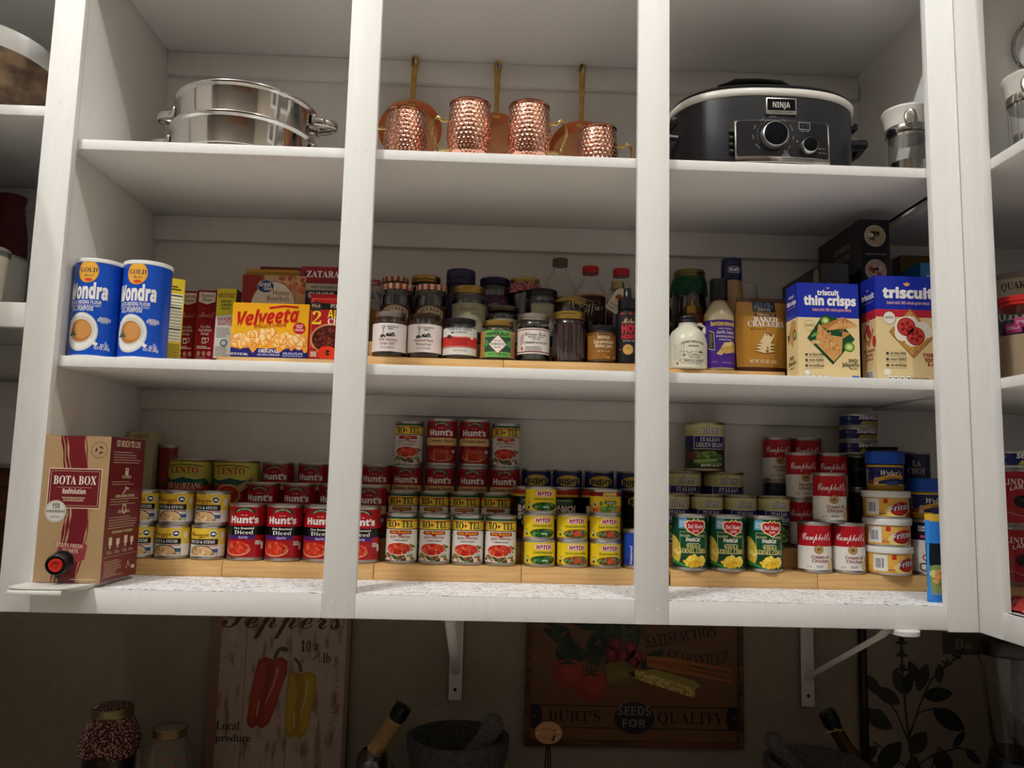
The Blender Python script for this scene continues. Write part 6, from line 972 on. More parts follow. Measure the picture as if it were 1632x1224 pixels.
# ------------------------------------------------------------------ left and right bays
def sides():
    # bark-rimmed wooden bowl
    b = B(); R = random.Random(6); p = [(.0, 0), (.075, 0), (.115, .02), (.150, .07), (.165, .125), (.170, .168)]; b.lathe(p, WHITE, 64, cap0=False, cap1=False); body = b.done('bowl_body', 'bowlwood', ang=70); b = B(); b.lathe([(.170, .168), (.1715, .172), (.171, .212), (.167, .216), (.160, .215), (.158, .17), (.14, .07), (.06, .02), (0, .018)], C('cfccc4'), 64, cap0=False, cap1=False); rim = b.done('painted_rim', 'paint', ang=60)
    put(('wooden_bowl', 'bowl', [('bowl_body', body), ('painted_rim', rim)]), 'large wooden bowl with white rim on the left top shelf', (-.895, .19, .8524))
    b = B(); b.lathe([(.0400, 0), (.0405, .01), (.0385, .05), (.0300, .105), (.0275, .122), (.0285, .128), (.0305, .133), (.0312, .143), (.0285, .1445), (.0255, .138)], C('4a1218'), 48); sl = b.done('silicone_sleeve', 'matte', ang=50); b = B(); b.lathe([(.041, -.006), (.0418, -.004), (.0418, -.0005), (.040, 0)], C('b8b4ae'), 48); rg = b.done('steel_ring', 'metal')
    b = B(); b.lathe([(.040, -.150), (.0435, -.147), (.0435, -.0065), (.042, -.0062)], C('d4d0c8'), 48); bs = b.done('canister_base', 'plastic')
    put(('travel_bottle', 'bottle', [('silicone_sleeve', sl), ('steel_ring', rg), ('canister_base', bs)]), 'burgundy necked travel bottle with steel ring and white base', (-.8045, .23, .4408 + .1502))
    b = B(); b.lathe([(.026, 0), (.0285, .003), (.036, .100), (.0372, .104)], C('ded4be'), 48); cp = b.done('cup_body', 'plastic'); b = B(); b.lathe([(.0374, .1045), (.0385, .106), (.0385, .1125), (.0376, .1135)], C('b8b4ae'), 48); rg = b.done('steel_band', 'metal'); b = B(); b.lathe([(.0378, .1138), (.039, .1155), (.039, .1195), (.034, .124), (.01, .1245)], C('8a8684'), 48); ld = b.done('tumbler_lid', 'gloss'); put(('travel_tumbler', 'tumbler', [('cup_body', cp), ('steel_band', rg), ('tumbler_lid', ld)]), 'cream travel tumbler with grey lid at the left edge', (-.7335, .060, .4413))
    b = B(); b.tube([(0, 0, 0), (0, 0, .14), (0, 0, .16), (0, 0, .19), (0, 0, .225), (0, 0, .234)], [.006, .006, .013, .019, .017, .008], C('c89a68'), 14, a=(1, .3)); put(('wooden_spoon', 'spoon', b.done('spoon', 'matte')), 'wooden spoon standing behind the burgundy bottle', (-.775, .31, .4409)); p = jar(.045, .27, 'straight', C('3a3a36'), (.9, C('4a4c48'), 'plastic')); put(('storage_jar', 'jar', p), 'dark storage jar behind the burgundy bottle at the left edge', (-.945, .36, .4409))
    # wooden sign on the far left wall
    b = B(); b.box(-.30, -.014, -.18, .30, .002, .1205, WHITE, .003); a = Art(); dk = C('1e120a'); [a.rect(-.30, v, .30, v + .003, dk, 0) for v in (-.10, -.035)]; R = random.Random(3)
    for i in range(22): x = -.28 + .55 * R.random(); z = -.02 + .11 * R.random(); a.line([(x, z), (x + .012, z + .006), (x + .006, z + .014), (x - .004, z + .010)], .0016, dk, 1)
    a.rect(-.30, -.095, .30, -.045, C('3a1c10'), .3); b.art(a, front(-.0145)); put(('wooden_sign', 'sign', b.done('sign', 'darkwood')), 'dark carved wooden board on the wall at the far left', (-1.0, .4532, -.01))
    # corner unit
    T2 = ZR + .035
    put(('stepped_riser', 'shelf riser', riser(.29, [(0, .0340), (0, .0820)], .09)), 'bamboo riser in the corner unit under the olive cans', (1.555, .035, ZR), 0, 'bamboo stepped risers'); k = ('olive_can', 'can', olives(.0455, .1195))
    for z, s in ((0, 'lower'), (.1197, 'upper')): put(k, 'red large olive can in the corner unit, %s of the stack' % s, (1.437, .0783, T2 + z), -.62, 'red olive cans')
    put(('tuna_can', 'can', tuna(.046, .036)), 'flat dark blue can on top of the olive cans', (1.437, .0783, T2 + .2396), -.5)
    b = B(); L = [b.ring([(.10 * (i / 10 - .5) + .004 * math.sin(j * 2), -.06 + .12 * j / 8, .001 + .022 * math.sin(PI * i / 10) ** .6 * math.sin(PI * j / 8) ** .6 + .002 * math.sin(i * 2.3 + j)) for i in range(11)]) for j in range(9)]; b.grid(L, [C('a83a34') if j % 3 else C('c86a60') for j in range(8)], False); Lb = [b.ring([(.10 * (i / 10 - .5), -.06 + .12 * j / 8, 0) for i in range(11)]) for j in range(9)]; b.grid(list(reversed(Lb)), C('a83a34'), False); put(('snack_pouch', 'pouch', b.done('pouch', 'gloss')), 'red plastic pouch lying on the corner unit floor', (1.362, -.035, ZR + .0018), 0)
    r = .060; p = [(r * .92, 0), (r, .005), (r, .135), (r * .95, .146), (r * .94, .158)]; t = put(('flour_jar', 'jar', [('jar_glass', glass_shell(p, .002, 'clear', 48)), ('contents', fill(p, .092, C('c2a988'), .0028, 40, 'matte')), ('lid', screw_lid(r * .99, .020, .152, C('c02422'), 'plastic'))]), 'clear jar of tan powder with red lid in the corner unit', (1.402, -.012, .3343))
    R = random.Random(9)
    for i in range(9): th = -2.4 + i * .42 - .3; b = B(); b.box(-.016, -.0012, -.010, .016, .0012, .010, C(('c02a78', 'd23a86', 'b02068')[i % 3]), .0008); q = Art(); q.rect(-.012, -.003, .012, .004, C('e8a8c8'), 0); b.art(q, front(-.0013)); put(('sweetener_packet', 'packet', b.done('packet', 'gloss')), 'small pink sweetener packet above the tan powder in the jar', (1.402 + .044 * math.cos(th), -.012 + .044 * math.sin(th), .3343 + .108 + .010 * (i % 2)), group='pink sweetener packets', rot=(0, .3 * (R.random() - .5), th + PI / 2))
    r = .065; a = Art(); a.text('QUAKER', 0, .215, .016, C('2a2424'), .07, 'B'); a.text('GRITS', 0, .150, .034, C('cfc8b8'), .105, 'B'); b = B(); b.lathe([(r, 0), (r, .245)], C('a89a8a'), 48); bd = b.done('canister_body', 'gloss', ang=40); b = B(); b.lathe([(r * 1.01, .2455), (r * 1.02, .247), (r * 1.02, .255), (r, .257)], C('8a8078'), 48); ld = b.done('lid', 'plastic'); put(('grits_canister', 'canister', [('canister_body', bd), ('lid', ld), ('label', sleeve(r * 1.003, .004, .242, [(0, C('1f3a5c')), (.45, C('141a26')), (.80, C('b8ab9a'))], a))]), 'tall round grits canister at the back of the corner unit', (1.493, .135, .3343), -.62)
    b = B(); b.lathe([(.040, 0), (.0425, .004), (.0425, .12), (.041, .125)], C('a8241f'), 36); put(('spice_tin', 'tin', b.done('tin', 'gloss')), 'red tin beside the grits canister', (1.60, .02, .3343))
    b = B(); n = 48; b.tube([(.075 * math.cos(2 * PI * i / n), 0, .075 * math.sin(2 * PI * i / n)) for i in range(n + 1)], .004, C('a8a6a2'), 10); b.tube([(.05 * math.cos(2 * PI * i / n), .004, .05 * math.sin(2 * PI * i / n)) for i in range(n + 1)], .004, C('8a8884'), 10); b.lathe([(.075, 0), (.05, .004)], C('9a9894'), 48) if False else None
    b.tube([(0, .002, -.05), (0, .002, -.075)], .003, C('a8a6a2'), 8); b.tube([(0, .002, .05), (0, .002, .075)], .003, C('a8a6a2'), 8); b.tube([(0, 0, .075), (0, 0, .150)], .003, C('a8a6a2'), 8); put(('wire_trivet', 'trivet', b.done('trivet', 'metal')), 'round steel wire trivet hanging in the corner unit top', (1.485, -.025, TOP - .156), -.5)
# ------------------------------------------------------------------ below the shelves
CZ = -.64
def below():
    put(('countertop', 'countertop', box_mesh('countertop', 'counter', (-2.38, -.20, CZ - .04, 1.755, .4625, CZ), bev=.004)), 'dark stone countertop running under the shelves', (0, 0, 0)); put(('base_cabinet', 'cabinet', box_mesh('base_cabinet', 'paint', (-2.38, -.16, -1.6, 1.755, .4625, CZ - .0405), bev=.003)), 'white base cabinet carrying the countertop', (0, 0, 0))
    def bracket(x, lab):
        wh = C('d9d6d0'); b = B(); b.box(-.0165, -.006, -.2715, .0165, 0, -.001, wh, .0025); bar = b.done('wall_bar', 'paint'); b = B(); b.box(-.0165, -.43, -.0065, .0165, -.0065, -.0008, wh, .0025); arm = b.done('top_arm', 'paint'); b = B(); b.tube([(0, -.006, -.205), (0, -.035, -.186), (0, -.385, -.026), (0, -.415, -.008)], .0105, wh, 12, a=(1, .45)); st = b.done('strut', 'paint', ang=50); b = B(); b.lathe([(.0042, 0), (.0042, .0012), (.002, .0018)], C('3a342c'), 14); sc = b.done('screw', 'satin'); t = put(('shelf_bracket', 'bracket', [('wall_bar', bar), ('top_arm', arm), ('strut', st)]), lab, (x, .4555, ZRb), 0, 'white shelf brackets'); obj('screw', sc, t, (0, -.006, -.245), (PI / 2, 0, 0))
    bracket(.246, 'white metal bracket under the shelf, between pepper and seed signs'); bracket(1.1225, 'white metal bracket under the shelf, with slanting strut seen sideways')
    b = B(); b.lathe([(.020, 0), (.026, .0015), (.027, .010), (.024, .0125)], C('d8d6d0'), 32); put(('puck_light', 'lamp', b.done('puck', 'plastic')), 'small white puck light under the shelf near the corner', (1.142, .010, ZRb - .0127))
    # pepper sign
    W, Hh = .336, .44; z0 = -.635; b = B(); b.box(-W / 2, -.014, 0, W / 2, 0, Hh, C('4a3a30'), .001); fr = b.done('sign_board', 'print'); b = B(); b.box(-W / 2 + .0005, -.0150, .0005, W / 2 - .0005, -.0142, Hh - .0005); fc = b.done('board_face', 'distress'); a = Art(); ink = C('2e221c'); br = C('4e2c20')
    [a.rect(x, 0, x + .0012, Hh, C('4a3a30'), 0) for x in (-.085, .022)]; a.rect(-W / 2, 0, -W / 2 + .022, Hh, C('8f6a54'), .3); a.rect(W / 2 - .010, 0, W / 2, Hh, C('8a7466'), .3); a.rect(-W / 2, 0, W / 2, .028, C('8a6c5c'), .3); R = random.Random(4)
    for i in range(160):
        s = R.choice((-1, 1)); x = s * (W / 2 - .008 - .035 * R.random() ** 2); y = Hh * R.random(); a.rect(x - .006 * R.random(), y, x + .010 * R.random(), y + .0012, C('7a5c4c'), .6)
    a.text('Peppers', -.002, .372, .062, br, .29, 's', L=1, off=.01); a.text('10', .060, .318, .026, ink, .024, 'B', L=1); a.text('¢', .0865, .322, .02, ink, .010, 'n', L=1); a.line([(.078, .298), (.096, .316)], .0022, ink, 1); a.text('lb', .112, .292, .024, ink, .018, 'B', L=1); a.text('Local', -.145, .132, .021, ink, .056, 'B', 'l', L=1, off=-.015); a.text('produce', -.145, .105, .018, ink, .085, 'B', 'l', L=1, off=-.005)
    def pep(cx, cy, s, cols, lean):
        def T(p): return [(cx + x * s + y * s * lean, cy + y * s) for x, y in p]
        o = [(-.034, .070), (-.02, .078), (.0, .072), (.02, .078), (.036, .068), (.040, .04), (.034, .0), (.030, -.04), (.022, -.075), (.008, -.088), (-.004, -.080), (-.018, -.088), (-.030, -.074), (-.034, -.03), (-.036, .02)]
        a.poly(T(o), cols[0], 1); a.poly(T([(.006, .068), (.020, .072), (.034, .06), (.036, .03), (.028, -.02), (.022, -.06), (.010, -.078), (.004, -.03), (.010, .02)]), cols[1], 1.3); a.poly(T([(-.030, .06), (-.018, .068), (-.008, .03), (-.014, -.03), (-.016, -.076), (-.028, -.06), (-.032, 0)]), cols[1], 1.3); a.poly(T([(.014, .055), (.020, .05), (.016, .01), (.006, -.03), (.004, -.025), (.012, .015)]), cols[2], 1.6); a.poly(T([(-.014, -.02), (-.010, -.02), (-.008, -.06), (-.012, -.06)]), cols[2], 1.6)
    pep(-.030, .225, 1.02, (C('8e3424'), C('a8422c'), C('c8806a')), .16); pep(.052, .198, .95, (C('a8822c'), C('b89c34'), C('c8b870')), .02); a.line([(-.014, .300), (-.008, .318), (.004, .326), (.012, .322)], .009, C('4c4a34'), 1.5); a.ell(.010, .322, .008, .006, C('4c4a34'), 1.6); a.line([(.052, .270), (.046, .290), (.034, .302)], .008, C('55552e'), 1.5); a.rect(-.11, -.0, .07, .012, C('a89a88'), .8)
    b = B(); b.art(a, front(-.0152)); pr = b.done('board_print', 'print'); put(('pepper_sign', 'sign', [('sign_board', fr), ('board_face', fc), ('board_print', pr)]), 'weathered white plank sign with red and yellow peppers', (-.1815, .4545, z0), rot=(-.0, 0, 0))
    # seed crate sign
    x0, x1, zb, zt = -.2705, .2705, 0, .372; b = B(); t = .012; [b.box(*q, WHITE, .002) for q in ((x0, -.020, zb, x1, 0, zb + t), (x0, -.020, zt - t, x1, 0, zt), (x0, -.020, zb + t, x0 + t, 0, zt - t), (x1 - t, -.020, zb + t, x1, 0, zt - t))]; frm = b.done('frame', 'darkwood'); b = B(); b.box(x0 + t, -.010, zb + t, x1 - t, -.001, zt - t, WHITE, 0); pn = b.done('panel', 'darkwood'); a = Art(); ink = C('1c140f'); wd = C('6e4a2a'); a.rect(x0 + t, zb + t, x1 - t, zt - t, wd, 0); R = random.Random(8)
    for i in range(40): y = zb + t + (zt - 2 * t) * R.random(); x = x0 + t + .4 * R.random(); a.rect(x, y, x + .05 + .08 * R.random(), y + .0012, C('5c3c22'), .3)
    a.rect(x0 + t + .004, .040, x1 - t - .004, .043, ink, 1); a.rect(x0 + t + .004, .092, x1 - t - .004, .095, ink, 1); [a.poly([(s * .256, .095), (s * .236, .095), (s * .228, .080), (s * .228, .055), (s * .236, .040), (s * .256, .040)], ink, 1) for s in (-1, 1)]; [a.ell(s * .247, .0675, .003, .003, C('6a5a4a'), 2, 10) for s in (-1, 1)]
    a.text("BURT'S", -.148, .056, .026, ink, .130, 'B', L=1); a.text('QUALITY', .140, .054, .028, ink, .165, 'B', L=1); a.ell(.0, .066, .050, .038, C('18161a'), 2, 32); a.text('SEEDS', 0, .073, .021, C('7a6e64'), .082, 'b', L=3); a.text('FOR', 0, .045, .018, C('7a6e64'), .058, 'b', L=3); a.text('SATISFACTION', .118, .252, .026, ink, .18, 'B', L=1, rot=.16); a.line([(.030, .236), (.09, .244)], .002, ink, 1); a.text('GUARANTEED', .158, .210, .024, ink, .150, 'B', L=1, rot=.02, arc=-.012); a.line([(.08, .222), (.12, .200), (.17, .188), (.24, .208)], .002, ink, 1)
    gr = [C('1e2c1a'), C('2a3c20'), C('16241a')]
    for i in range(46): a.leaf(-.20 + .17 * R.random(), .185 + .12 * R.random(), .05, .020, R.random() * 3.2, R.choice(gr), 1 + .01 * i)
    for i in range(34): a.leaf(-.05 + .06 * R.random(), .232 + .035 * R.random(), .045, .009, R.random() * 2.2 + .6, R.choice([C('2c3a1e'), C('3c4a24'), C('4a4a28')]), 1.2 + .01 * i)
    for i in range(26): a.leaf(.01 + .03 * R.random(), .185 + .025 * R.random(), .05, .012, R.random() * 1.2 - .5, R.choice(gr), 1.5 + .01 * i)
    for x, y, r in ((-.165, .170, .040), (-.108, .142, .042)): a.ell(x, y, r, r * .9, C('8c2c1c'), 2 + x, 28); a.ell(x + .010, y + .006, r * .62, r * .66, C('a23a24'), 2.2 + x, 24); [a.leaf(x, y + r * .6, .022, .006, PI / 2 + (k - 2) * .8, C('24341c'), 2.5 + x) for k in range(5)]
    for x, y in ((-.048, .240), (-.012, .232), (-.060, .216), (-.030, .212), (.004, .210), (-.005, .198)): a.ell(x, y, .0165, .0175, C('6e1420'), 2.6, 20); a.ell(x + .003, y + .004, .009, .010, C('8e2430'), 2.8, 16)
    a.poly([(-.070, .195), (-.03, .205), (-.002, .190), (.004, .172), (-.006, .150), (-.045, .144), (-.070, .150)], C('6f5e28'), 3); [a.line([(-.068, .150 + .006 * k), (0, .172)], .0018, C('8a7a3c'), 3.2) for k in range(8)]; a.poly([(-.004, .178), (.05, .184), (.15, .158), (.165, .145), (.15, .135), (.06, .150), (-.004, .165)], C('a08c40'), 3); [a.ell(.004 + .0075 * i, .1795 - .0022 * i - .0058 * j - .001 * (i % 2), .0042, .0032, R.choice([C('c8b45a'), C('b09a48'), C('d8c878')]), 3.3, 8) for i in range(20) for j in range(4)]
    for k in range(3): a.poly([(.03, .215 - .008 * k), (.10, .212 - .012 * k), (.245, .186 - .014 * k), (.245, .182 - .014 * k), (.10, .200 - .012 * k), (.03, .205 - .008 * k)], C('96501e') if k % 2 else C('a85e26'), 2.2 + .1 * k)
    b = B(); b.art(a, front(-.0102)); pr = b.done('panel_print', 'print'); put(('seed_sign', 'sign', [('frame', frm), ('panel', pn), ('panel_print', pr)]), 'dark wooden seed crate sign with painted vegetables', (.689, .4625, -.530))
    # basil picture
    W, Hh = .40, .455; b = B(); t = .016; [b.box(*q, C('1e1712'), .003) for q in ((-W / 2, -.022, 0, W / 2, 0, t), (-W / 2, -.022, Hh - t, W / 2, 0, Hh), (-W / 2, -.022, t, -W / 2 + t, 0, Hh - t), (W / 2 - t, -.022, t, W / 2, 0, Hh - t))]; frm = b.done('frame', 'gloss'); a = Art(); a.rect(-W / 2 + t, t, W / 2 - t, Hh - t, C('9c8f80'), 0); st = C('3e3a2c'); lf = [C('36382c'), C('42443a'), C('2c3028')]
    a.rect(.012, .342, W / 2 - t, .395, C('57503f'), 1); a.text('Basil', .085, .355, .026, C('8a8474'), .082, 'B', L=2, off=-.02); R = random.Random(12)
    for i in range(9): a.text('of a fresh and fragrant herb', .10, .325 - .016 * i, .010, C('86796a'), .15, 's', L=.5, off=-.01)
    def stem(p, w): a.line(p, w, st, 1)
    stem([(-.070, .0), (-.075, .08), (-.085, .18), (-.092, .30), (-.092, .385)], .006); stem([(-.080, .14), (-.05, .22), (-.02, .28), (.06, .345)], .004); stem([(-.082, .13), (-.11, .20), (-.15, .25)], .004); stem([(-.072, .07), (-.02, .10), (.04, .118), (.09, .11)], .004); stem([(-.075, .06), (-.13, .10), (-.17, .13)], .004); stem([(-.06, .0), (-.03, .06), (-.005, .12)], .004); stem([(-.08, .15), (-.055, .20), (-.01, .212)], .0035)
    for x, y, l, w, g in ((-.085, .24, .07, .034, 2.0), (-.088, .24, .06, .03, 1.3), (-.10, .22, .075, .036, 2.6), (-.055, .25, .075, .034, 1.2), (-.045, .24, .08, .036, .1), (-.02, .21, .095, .046, -.55), (-.12, .16, .09, .042, 2.6), (-.10, .13, .095, .05, -2.3), (-.08, .10, .07, .045, .9), (-.07, .10, .07, .04, -1.6), (-.02, .105, .06, .036, -.9), (.0, .115, .07, .036, -1.3), (-.02, .06, .10, .05, -.4), (.03, .118, .05, .02, .9), (.06, .112, .05, .022, -.7), (-.15, .24, .06, .03, 2.2), (-.16, .12, .06, .03, -2.4), (-.14, .20, .06, .03, -2.9), (.0, .27, .05, .024, 1.5), (-.05, .27, .06, .028, 2.0)): a.leaf(x, y, l, w, g, R.choice(lf), 2 + .02 * R.random()); a.line([(x, y), (x + l * .85 * math.cos(g), y + l * .85 * math.sin(g))], .0012, C('5c5c4c'), 2.5)
    for y in (.30, .335, .365, .385): [a.leaf(-.092, y, .018, .007, g, C('302c28'), 2.6) for g in (.3, 1.2, 1.9, 2.8)]
    for x, y in ((.02, .318), (.045, .335), (.06, .345)): [a.leaf(x, y, .015, .006, g, C('302c28'), 2.6) for g in (0, 1.2, 2.4, 4)]
    b = B(); b.box(-W / 2 + t, -.012, t, W / 2 - t, -.002, Hh - t, C('9c8f80')); b.art(a, front(-.0121)); pr = b.done('print_sheet', 'print'); put(('basil_picture', 'picture', [('frame', frm), ('print_sheet', pr)]), 'framed botanical basil print leaning in the right corner', (1.4535, .4625, CZ + .001 - .0))
    # cloth covered jars
    def mason(r, h, col, cloth, lh=.016):
        p = [(r * .9, 0), (r, .006), (r, h * .62), (r * .96, h * .70), (r * .76, h * .82), (r * .72, h * .86), (r * .72, h - .004)]; ps = [('jar_glass', glass_shell(p, .002, 'glass', 40)), ('contents', fill(p, h * .74, col))]; b = B(); n = 60; L = []
        for q, dz in ((r * .74, -.018), (r * .80, -.026), (r * .98, -.048), (r * 1.09, -.072), (r * 1.10, -.088)): k = dz < -.04; L.append(b.ring([(q * (1 + (.05 * math.sin(11 * 2 * PI * i / n) if k else 0)) * math.cos(2 * PI * i / n), q * (1 + (.05 * math.sin(11 * 2 * PI * i / n) if k else 0)) * math.sin(2 * PI * i / n), h + dz - (.014 * abs(math.sin(2 * 2 * PI * i / n)) if dz == -.088 else 0)) for i in range(n)]))
        b.grid(L, WHITE); ps.append(('cloth_skirt', b.done('cloth_skirt', cloth, ang=70))); b = B(); b.lathe([(r * .77, h - .020), (r * .80, h - .018), (r * .78, h - .013), (r * .80, h - .009), (r * .80, h - .002), (r * .76, h)], C('a5946c'), 44, cap1=False); ps.append(('lid_ring', b.done('lid_ring', 'satin', ang=40))); b = B(); b.lathe([(r * .76, h - .001), (r * .70, h + .0005), (.001, h + .001)], WHITE, 44); ps.append(('cloth_top', b.done('cloth_top', cloth))); return ps
    put(('canning_jar', 'jar', mason(.056, .228, C('2e0e0c'), 'cloth_red')), 'tall canning jar with red floral cloth skirt', (-.513, .30, CZ)); put(('canning_jar', 'jar', mason(.046, .186, C('100c0c'), 'cloth_mix')), 'smaller canning jar with patchwork cloth skirt', (-.383, .30, CZ))
    # infused oil bottles with leaning necks
    def oil(s, cap, body, berries):
        p = [(.030, 0), (.048, .008), (.055, .05), (.052, .090), (.036, .120), (.022, .135)]; ps = [('bottle_body', glass_shell(p, .002, 'glass', 36, 'bottle_body')), ('contents', fill(p, .118, body, .017 if berries else .0022))]; b = B(); b.tube([(s * .004, 0, .128), (s * .020, 0, .150), (s * .038, 0, .178), (s * .052, 0, .203)], [.020, .0165, .0155, .0165], C('b0905c') if berries else C('4a3418'), 20); ps.append(('neck', b.done('neck', 'matte' if berries else 'gloss', ang=60)))
        if berries: 
            b = B()
            for i in range(13): f = i / 13; x, z = s * (.016 + .035 * f), .145 + .056 * f; tt = .52 * s; b.tube([(x + .0175 * math.cos(2 * PI * k / 16) * math.cos(tt), .0175 * math.sin(2 * PI * k / 16), z - .0175 * math.cos(2 * PI * k / 16) * math.sin(tt)) for k in range(17)], .0017, C('b8965c'), 6)
            ps.append(('cord_wrap', b.done('cord_wrap', 'matte')))
        b = B(); b.tube([(s * .050, 0, .199), (s * .055, 0, .208), (s * .067, 0, .230), (s * .068, 0, .232)], [.017, .0205, .0200, .010], cap, 24); ps.append(('wax_cap', b.done('wax_cap', 'gloss', ang=50))); 
        if not berries: 
            b = B(); [b.tube([(s * .050 + .016 * math.cos(2 * PI * k / 16), .018 * math.sin(2 * PI * k / 16), .197 - .008 * math.cos(2 * PI * k / 16)) for k in range(17)], .002, C('a8945c'), 6), b.tube([(s * .05, -.019, .197), (s * .05 - .03, -.022, .190)], .0022, C('a8945c'), 6), b.tube([(s * .05, -.019, .197), (s * .05 + .034, -.022, .199)], .0016, C('a8945c'), 6)]; ps.append(('raffia_tie', b.done('raffia_tie', 'matte')))
        return ps
    t = put(('oil_bottle', 'bottle', oil(1, C('161310'), C('2e1608'), True)), 'round oil bottle with cord wrapped neck and black cap', (.066, .33, CZ)); R = random.Random(5)
    for i in range(15): th = -PI / 2 + (R.random() - .5) * 2.6; z = .045 + .062 * R.random(); rr = .046 if z < .09 else .036; b = B(); b.lathe([(.001, -.009), (.007, -.006), (.0092, 0), (.007, .006), (.003, .0085), (.002, .0065)], C('8a6a24'), 14); put(('olive', 'olive', b.done('olive', 'gloss')), 'olive inside the cord wrapped oil bottle', (.066 + (rr - .012) * math.cos(th), .33 + (rr - .012) * math.sin(th), CZ + z), group='olives in the oil bottle', rot=(PI / 2 + .3 * R.random(), .4 * R.random(), th + PI / 2))
    put(('oil_bottle', 'bottle', oil(-1, C('1f2c14'), C('4a1e0a'), False)), 'amber oil bottle with green wax cap and raffia tie', (1.186, .335, CZ))
    # mortars
    def mortar(r, h, mat): b = B(); b.lathe([(r * .62, 0), (r * .66, .008), (r * .88, h * .55), (r, h * .9), (r * 1.0, h), (r * .86, h), (r * .80, h * .85), (r * .55, h * .35), (0, h * .28)], WHITE, 56, cap1=False); return b.done('mortar', mat, ang=50)
    def pestle(L, r0, r1, mat): b = B(); b.tube([(0, 0, 0), (0, 0, .006), (0, 0, L * .25), (0, 0, L * .6), (0, 0, L * .92), (0, 0, L)], [r0 * .5, r0 * .9, r0, r1 * .85, r1, r1 * .5], WHITE, 20); return b.done('pestle', mat, ang=60)
    put(('stone_mortar', 'mortar', mortar(.1155, .176, 'stone')), 'large grey stone mortar standing on the counter', (.261, .30, CZ)); put(('stone_pestle', 'pestle', pestle(.165, .030, .024, 'lava')), 'rough dark pestle leaning in the grey mortar', (.268, .285, CZ + .0875), rot=(.12, .52, 0)); put(('lava_mortar', 'mortar', mortar(.112, .150, 'lava')), 'rough lava stone mortar at the right', (1.055, .245, CZ)); put(('lava_pestle', 'pestle', pestle(.17, .030, .020, 'lava')), 'rough stone pestle leaning left out of the lava mortar', (1.055, .262, CZ + .072), rot=(.1, -.66, 0))
    # plaque on wire
    b = B(); b.lathe([(.0305, -.003), (.031, -.002), (.031, .002), (.0305, .003)], C('b98a5c'), 40, a=(1, .78)); q = Art(); k = C('3a2418'); q.text('Bird Song', 0, .006, .0058, k, .030, 's', L=0); q.poly([(.006, -.016), (.010, -.008), (.012, .000), (.016, -.008), (.011, -.018)], k, 0); q.ell(-.024, .0, .0026, .0026, C('d8c8b0'), 0, 10); q.ell(.023, .003, .0026, .0026, C('d8c8b0'), 0, 10); q.line([(-.016, -.010), (.002, -.012)], .001, k, 0); b.art(q, lambda u, v, e: (u, v, .0031 + e)); pl = b.done('plaque', 'print')
    b = B(); [b.tube([(x, .001, .165), (x * 2.4, .001, .06), (x * 4.5, .001, .002)], .0014, C('1c1814'), 6) for x in (-.0035, 0, .0035)]; wr = b.done('wire_stem', 'satin'); t = put(('plaque_stake', 'plaque', [('wire_stem', wr)]), 'small oval wooden plaque on a black wire stem', (.4655, .30, CZ)); obj('plaque', pl, t, (0, -.002, .186), (PI / 2, 0, 0))
    for i, (x, y) in enumerate(((.425, .24), (.500, .25), (.56, .27))):
        b = B(); b.lathe([(.006, 0), (.020, .004), (.026, .018), (.022, .032), (.010, .042), (.005, .058), (.003, .06)], C('b8a894'), 24); put(('garlic_bulb', 'garlic', b.done('garlic', 'matte')), 'pale garlic bulb near the oval plaque, %s of three' % ('left', 'middle', 'right')[i], (x, y, CZ), group='garlic bulbs')
    # blender
    bk = C('121214'); b = B(); L = []
    for z, s in ((0, 1.0), (.02, 1.0), (.06, .96), (.13, .80), (.165, .72), (.18, .70)): L.append(b.ring([(s * .098 * math.copysign(abs(math.cos(t)) ** .55, math.cos(t)), s * .098 * math.copysign(abs(math.sin(t)) ** .55, math.sin(t)), z) for t in [2 * PI * i / 40 for i in range(40)]]))
    b.grid(L, bk); b.face(list(reversed(L[0])), bk); b.face(L[-1], bk); bs = b.done('blender_base', 'cast', ang=50); b = B(); jt = []
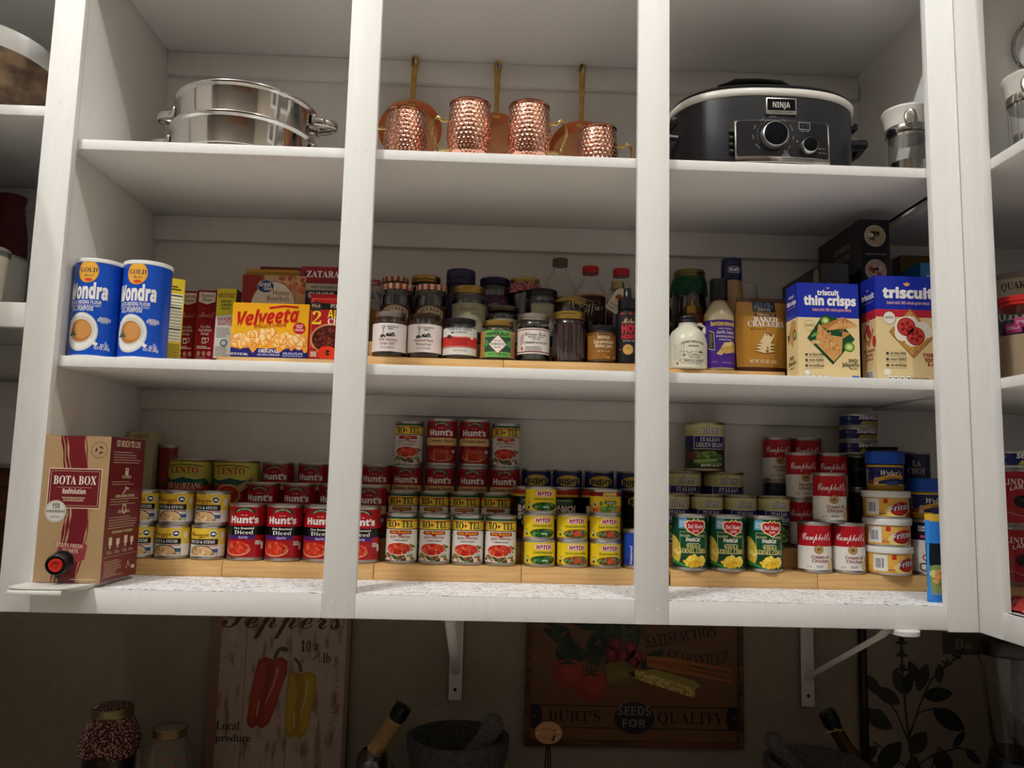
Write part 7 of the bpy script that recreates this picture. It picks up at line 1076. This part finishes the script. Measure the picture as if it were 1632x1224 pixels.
    sq = lambda s, z: b.ring([(s * math.copysign(abs(math.cos(t)) ** .45, math.cos(t)), s * math.copysign(abs(math.sin(t)) ** .45, math.sin(t)), z) for t in [2 * PI * (i + .5) / 32 for i in range(32)]]); L = [sq(.062, .1805), sq(.066, .20), sq(.086, .40), sq(.0835, .40), sq(.0635, .20), sq(.058, .186)]; b.grid(L, WHITE); b.face(list(reversed(L[0])), WHITE); b.face(L[-1], WHITE); jg = b.done('blender_jar', 'clear', ang=50); b = B(); L = [sq(.088, .4005), sq(.090, .403), sq(.090, .432), sq(.080, .440)]; b.grid(L, bk); b.face(list(reversed(L[0])), bk); b.face(L[-1], bk); ld = b.done('blender_lid', 'plastic', ang=40)
    b = B(); b.tube([(0, 0, .187), (0, 0, .36)], .006, C('8a8a8c'), 10); [b.tube([(-.03, 0, .215 + .05 * k), (0, .012, .220 + .05 * k), (.03, 0, .212 + .05 * k)], [.002, .006, .002], C('a8a8aa'), 8, a=(1, .3)) for k in range(3)]; bl = b.done('blade_shaft', 'metal'); b = B(); b.tube([(.082, 0, .385), (.118, 0, .375), (.122, 0, .30), (.072, 0, .225)], .010, bk, 10); hd = b.done('jar_handle', 'plastic'); b = B(); b.box(-.036, -.002, -.012, .036, .002, .012, C('8a8a88'), .001); q = Art(); q.rect(-.034, -.0105, .034, .0105, C('141416'), 0); q.text('NINJA', 0, -.006, .013, C('c8c8c4'), .048, 'b', L=1); b.art(q, front(-.0021)); bg = b.done('badge', 'satin'); b = B(); b.box(-.05, -.003, -.026, .05, .003, .026, C('6a6862'), .004); q = Art(); q.rrect(-.046, -.022, .046, .022, .004, C('1a1a1c'), 0); [q.ell(-.03 + .02 * i, 0, .006, .006, C('5a5a58'), 1) for i in range(4)]; b.art(q, front(-.0031)); cp = b.done('control_panel', 'satin')
    t = put(('blender', 'blender', [('blender_base', bs), ('blender_jar', jg), ('blender_lid', ld), ('blade_shaft', bl), ('jar_handle', hd)]), 'black blender with clear jar in the right corner', (1.503, .20, CZ), -.42); obj('badge', bg, t, (-.0, -.078, .135), (-.33, 0, 0)); obj('control_panel', cp, t, (0, -.0975, .055), (-.1, 0, 0))
# ------------------------------------------------------------------ fill the shelves
wine_box(); flour(); risers(); boxes(); jars()
cans(); pots(); copper(); cooker(); canisters(); sides(); below()
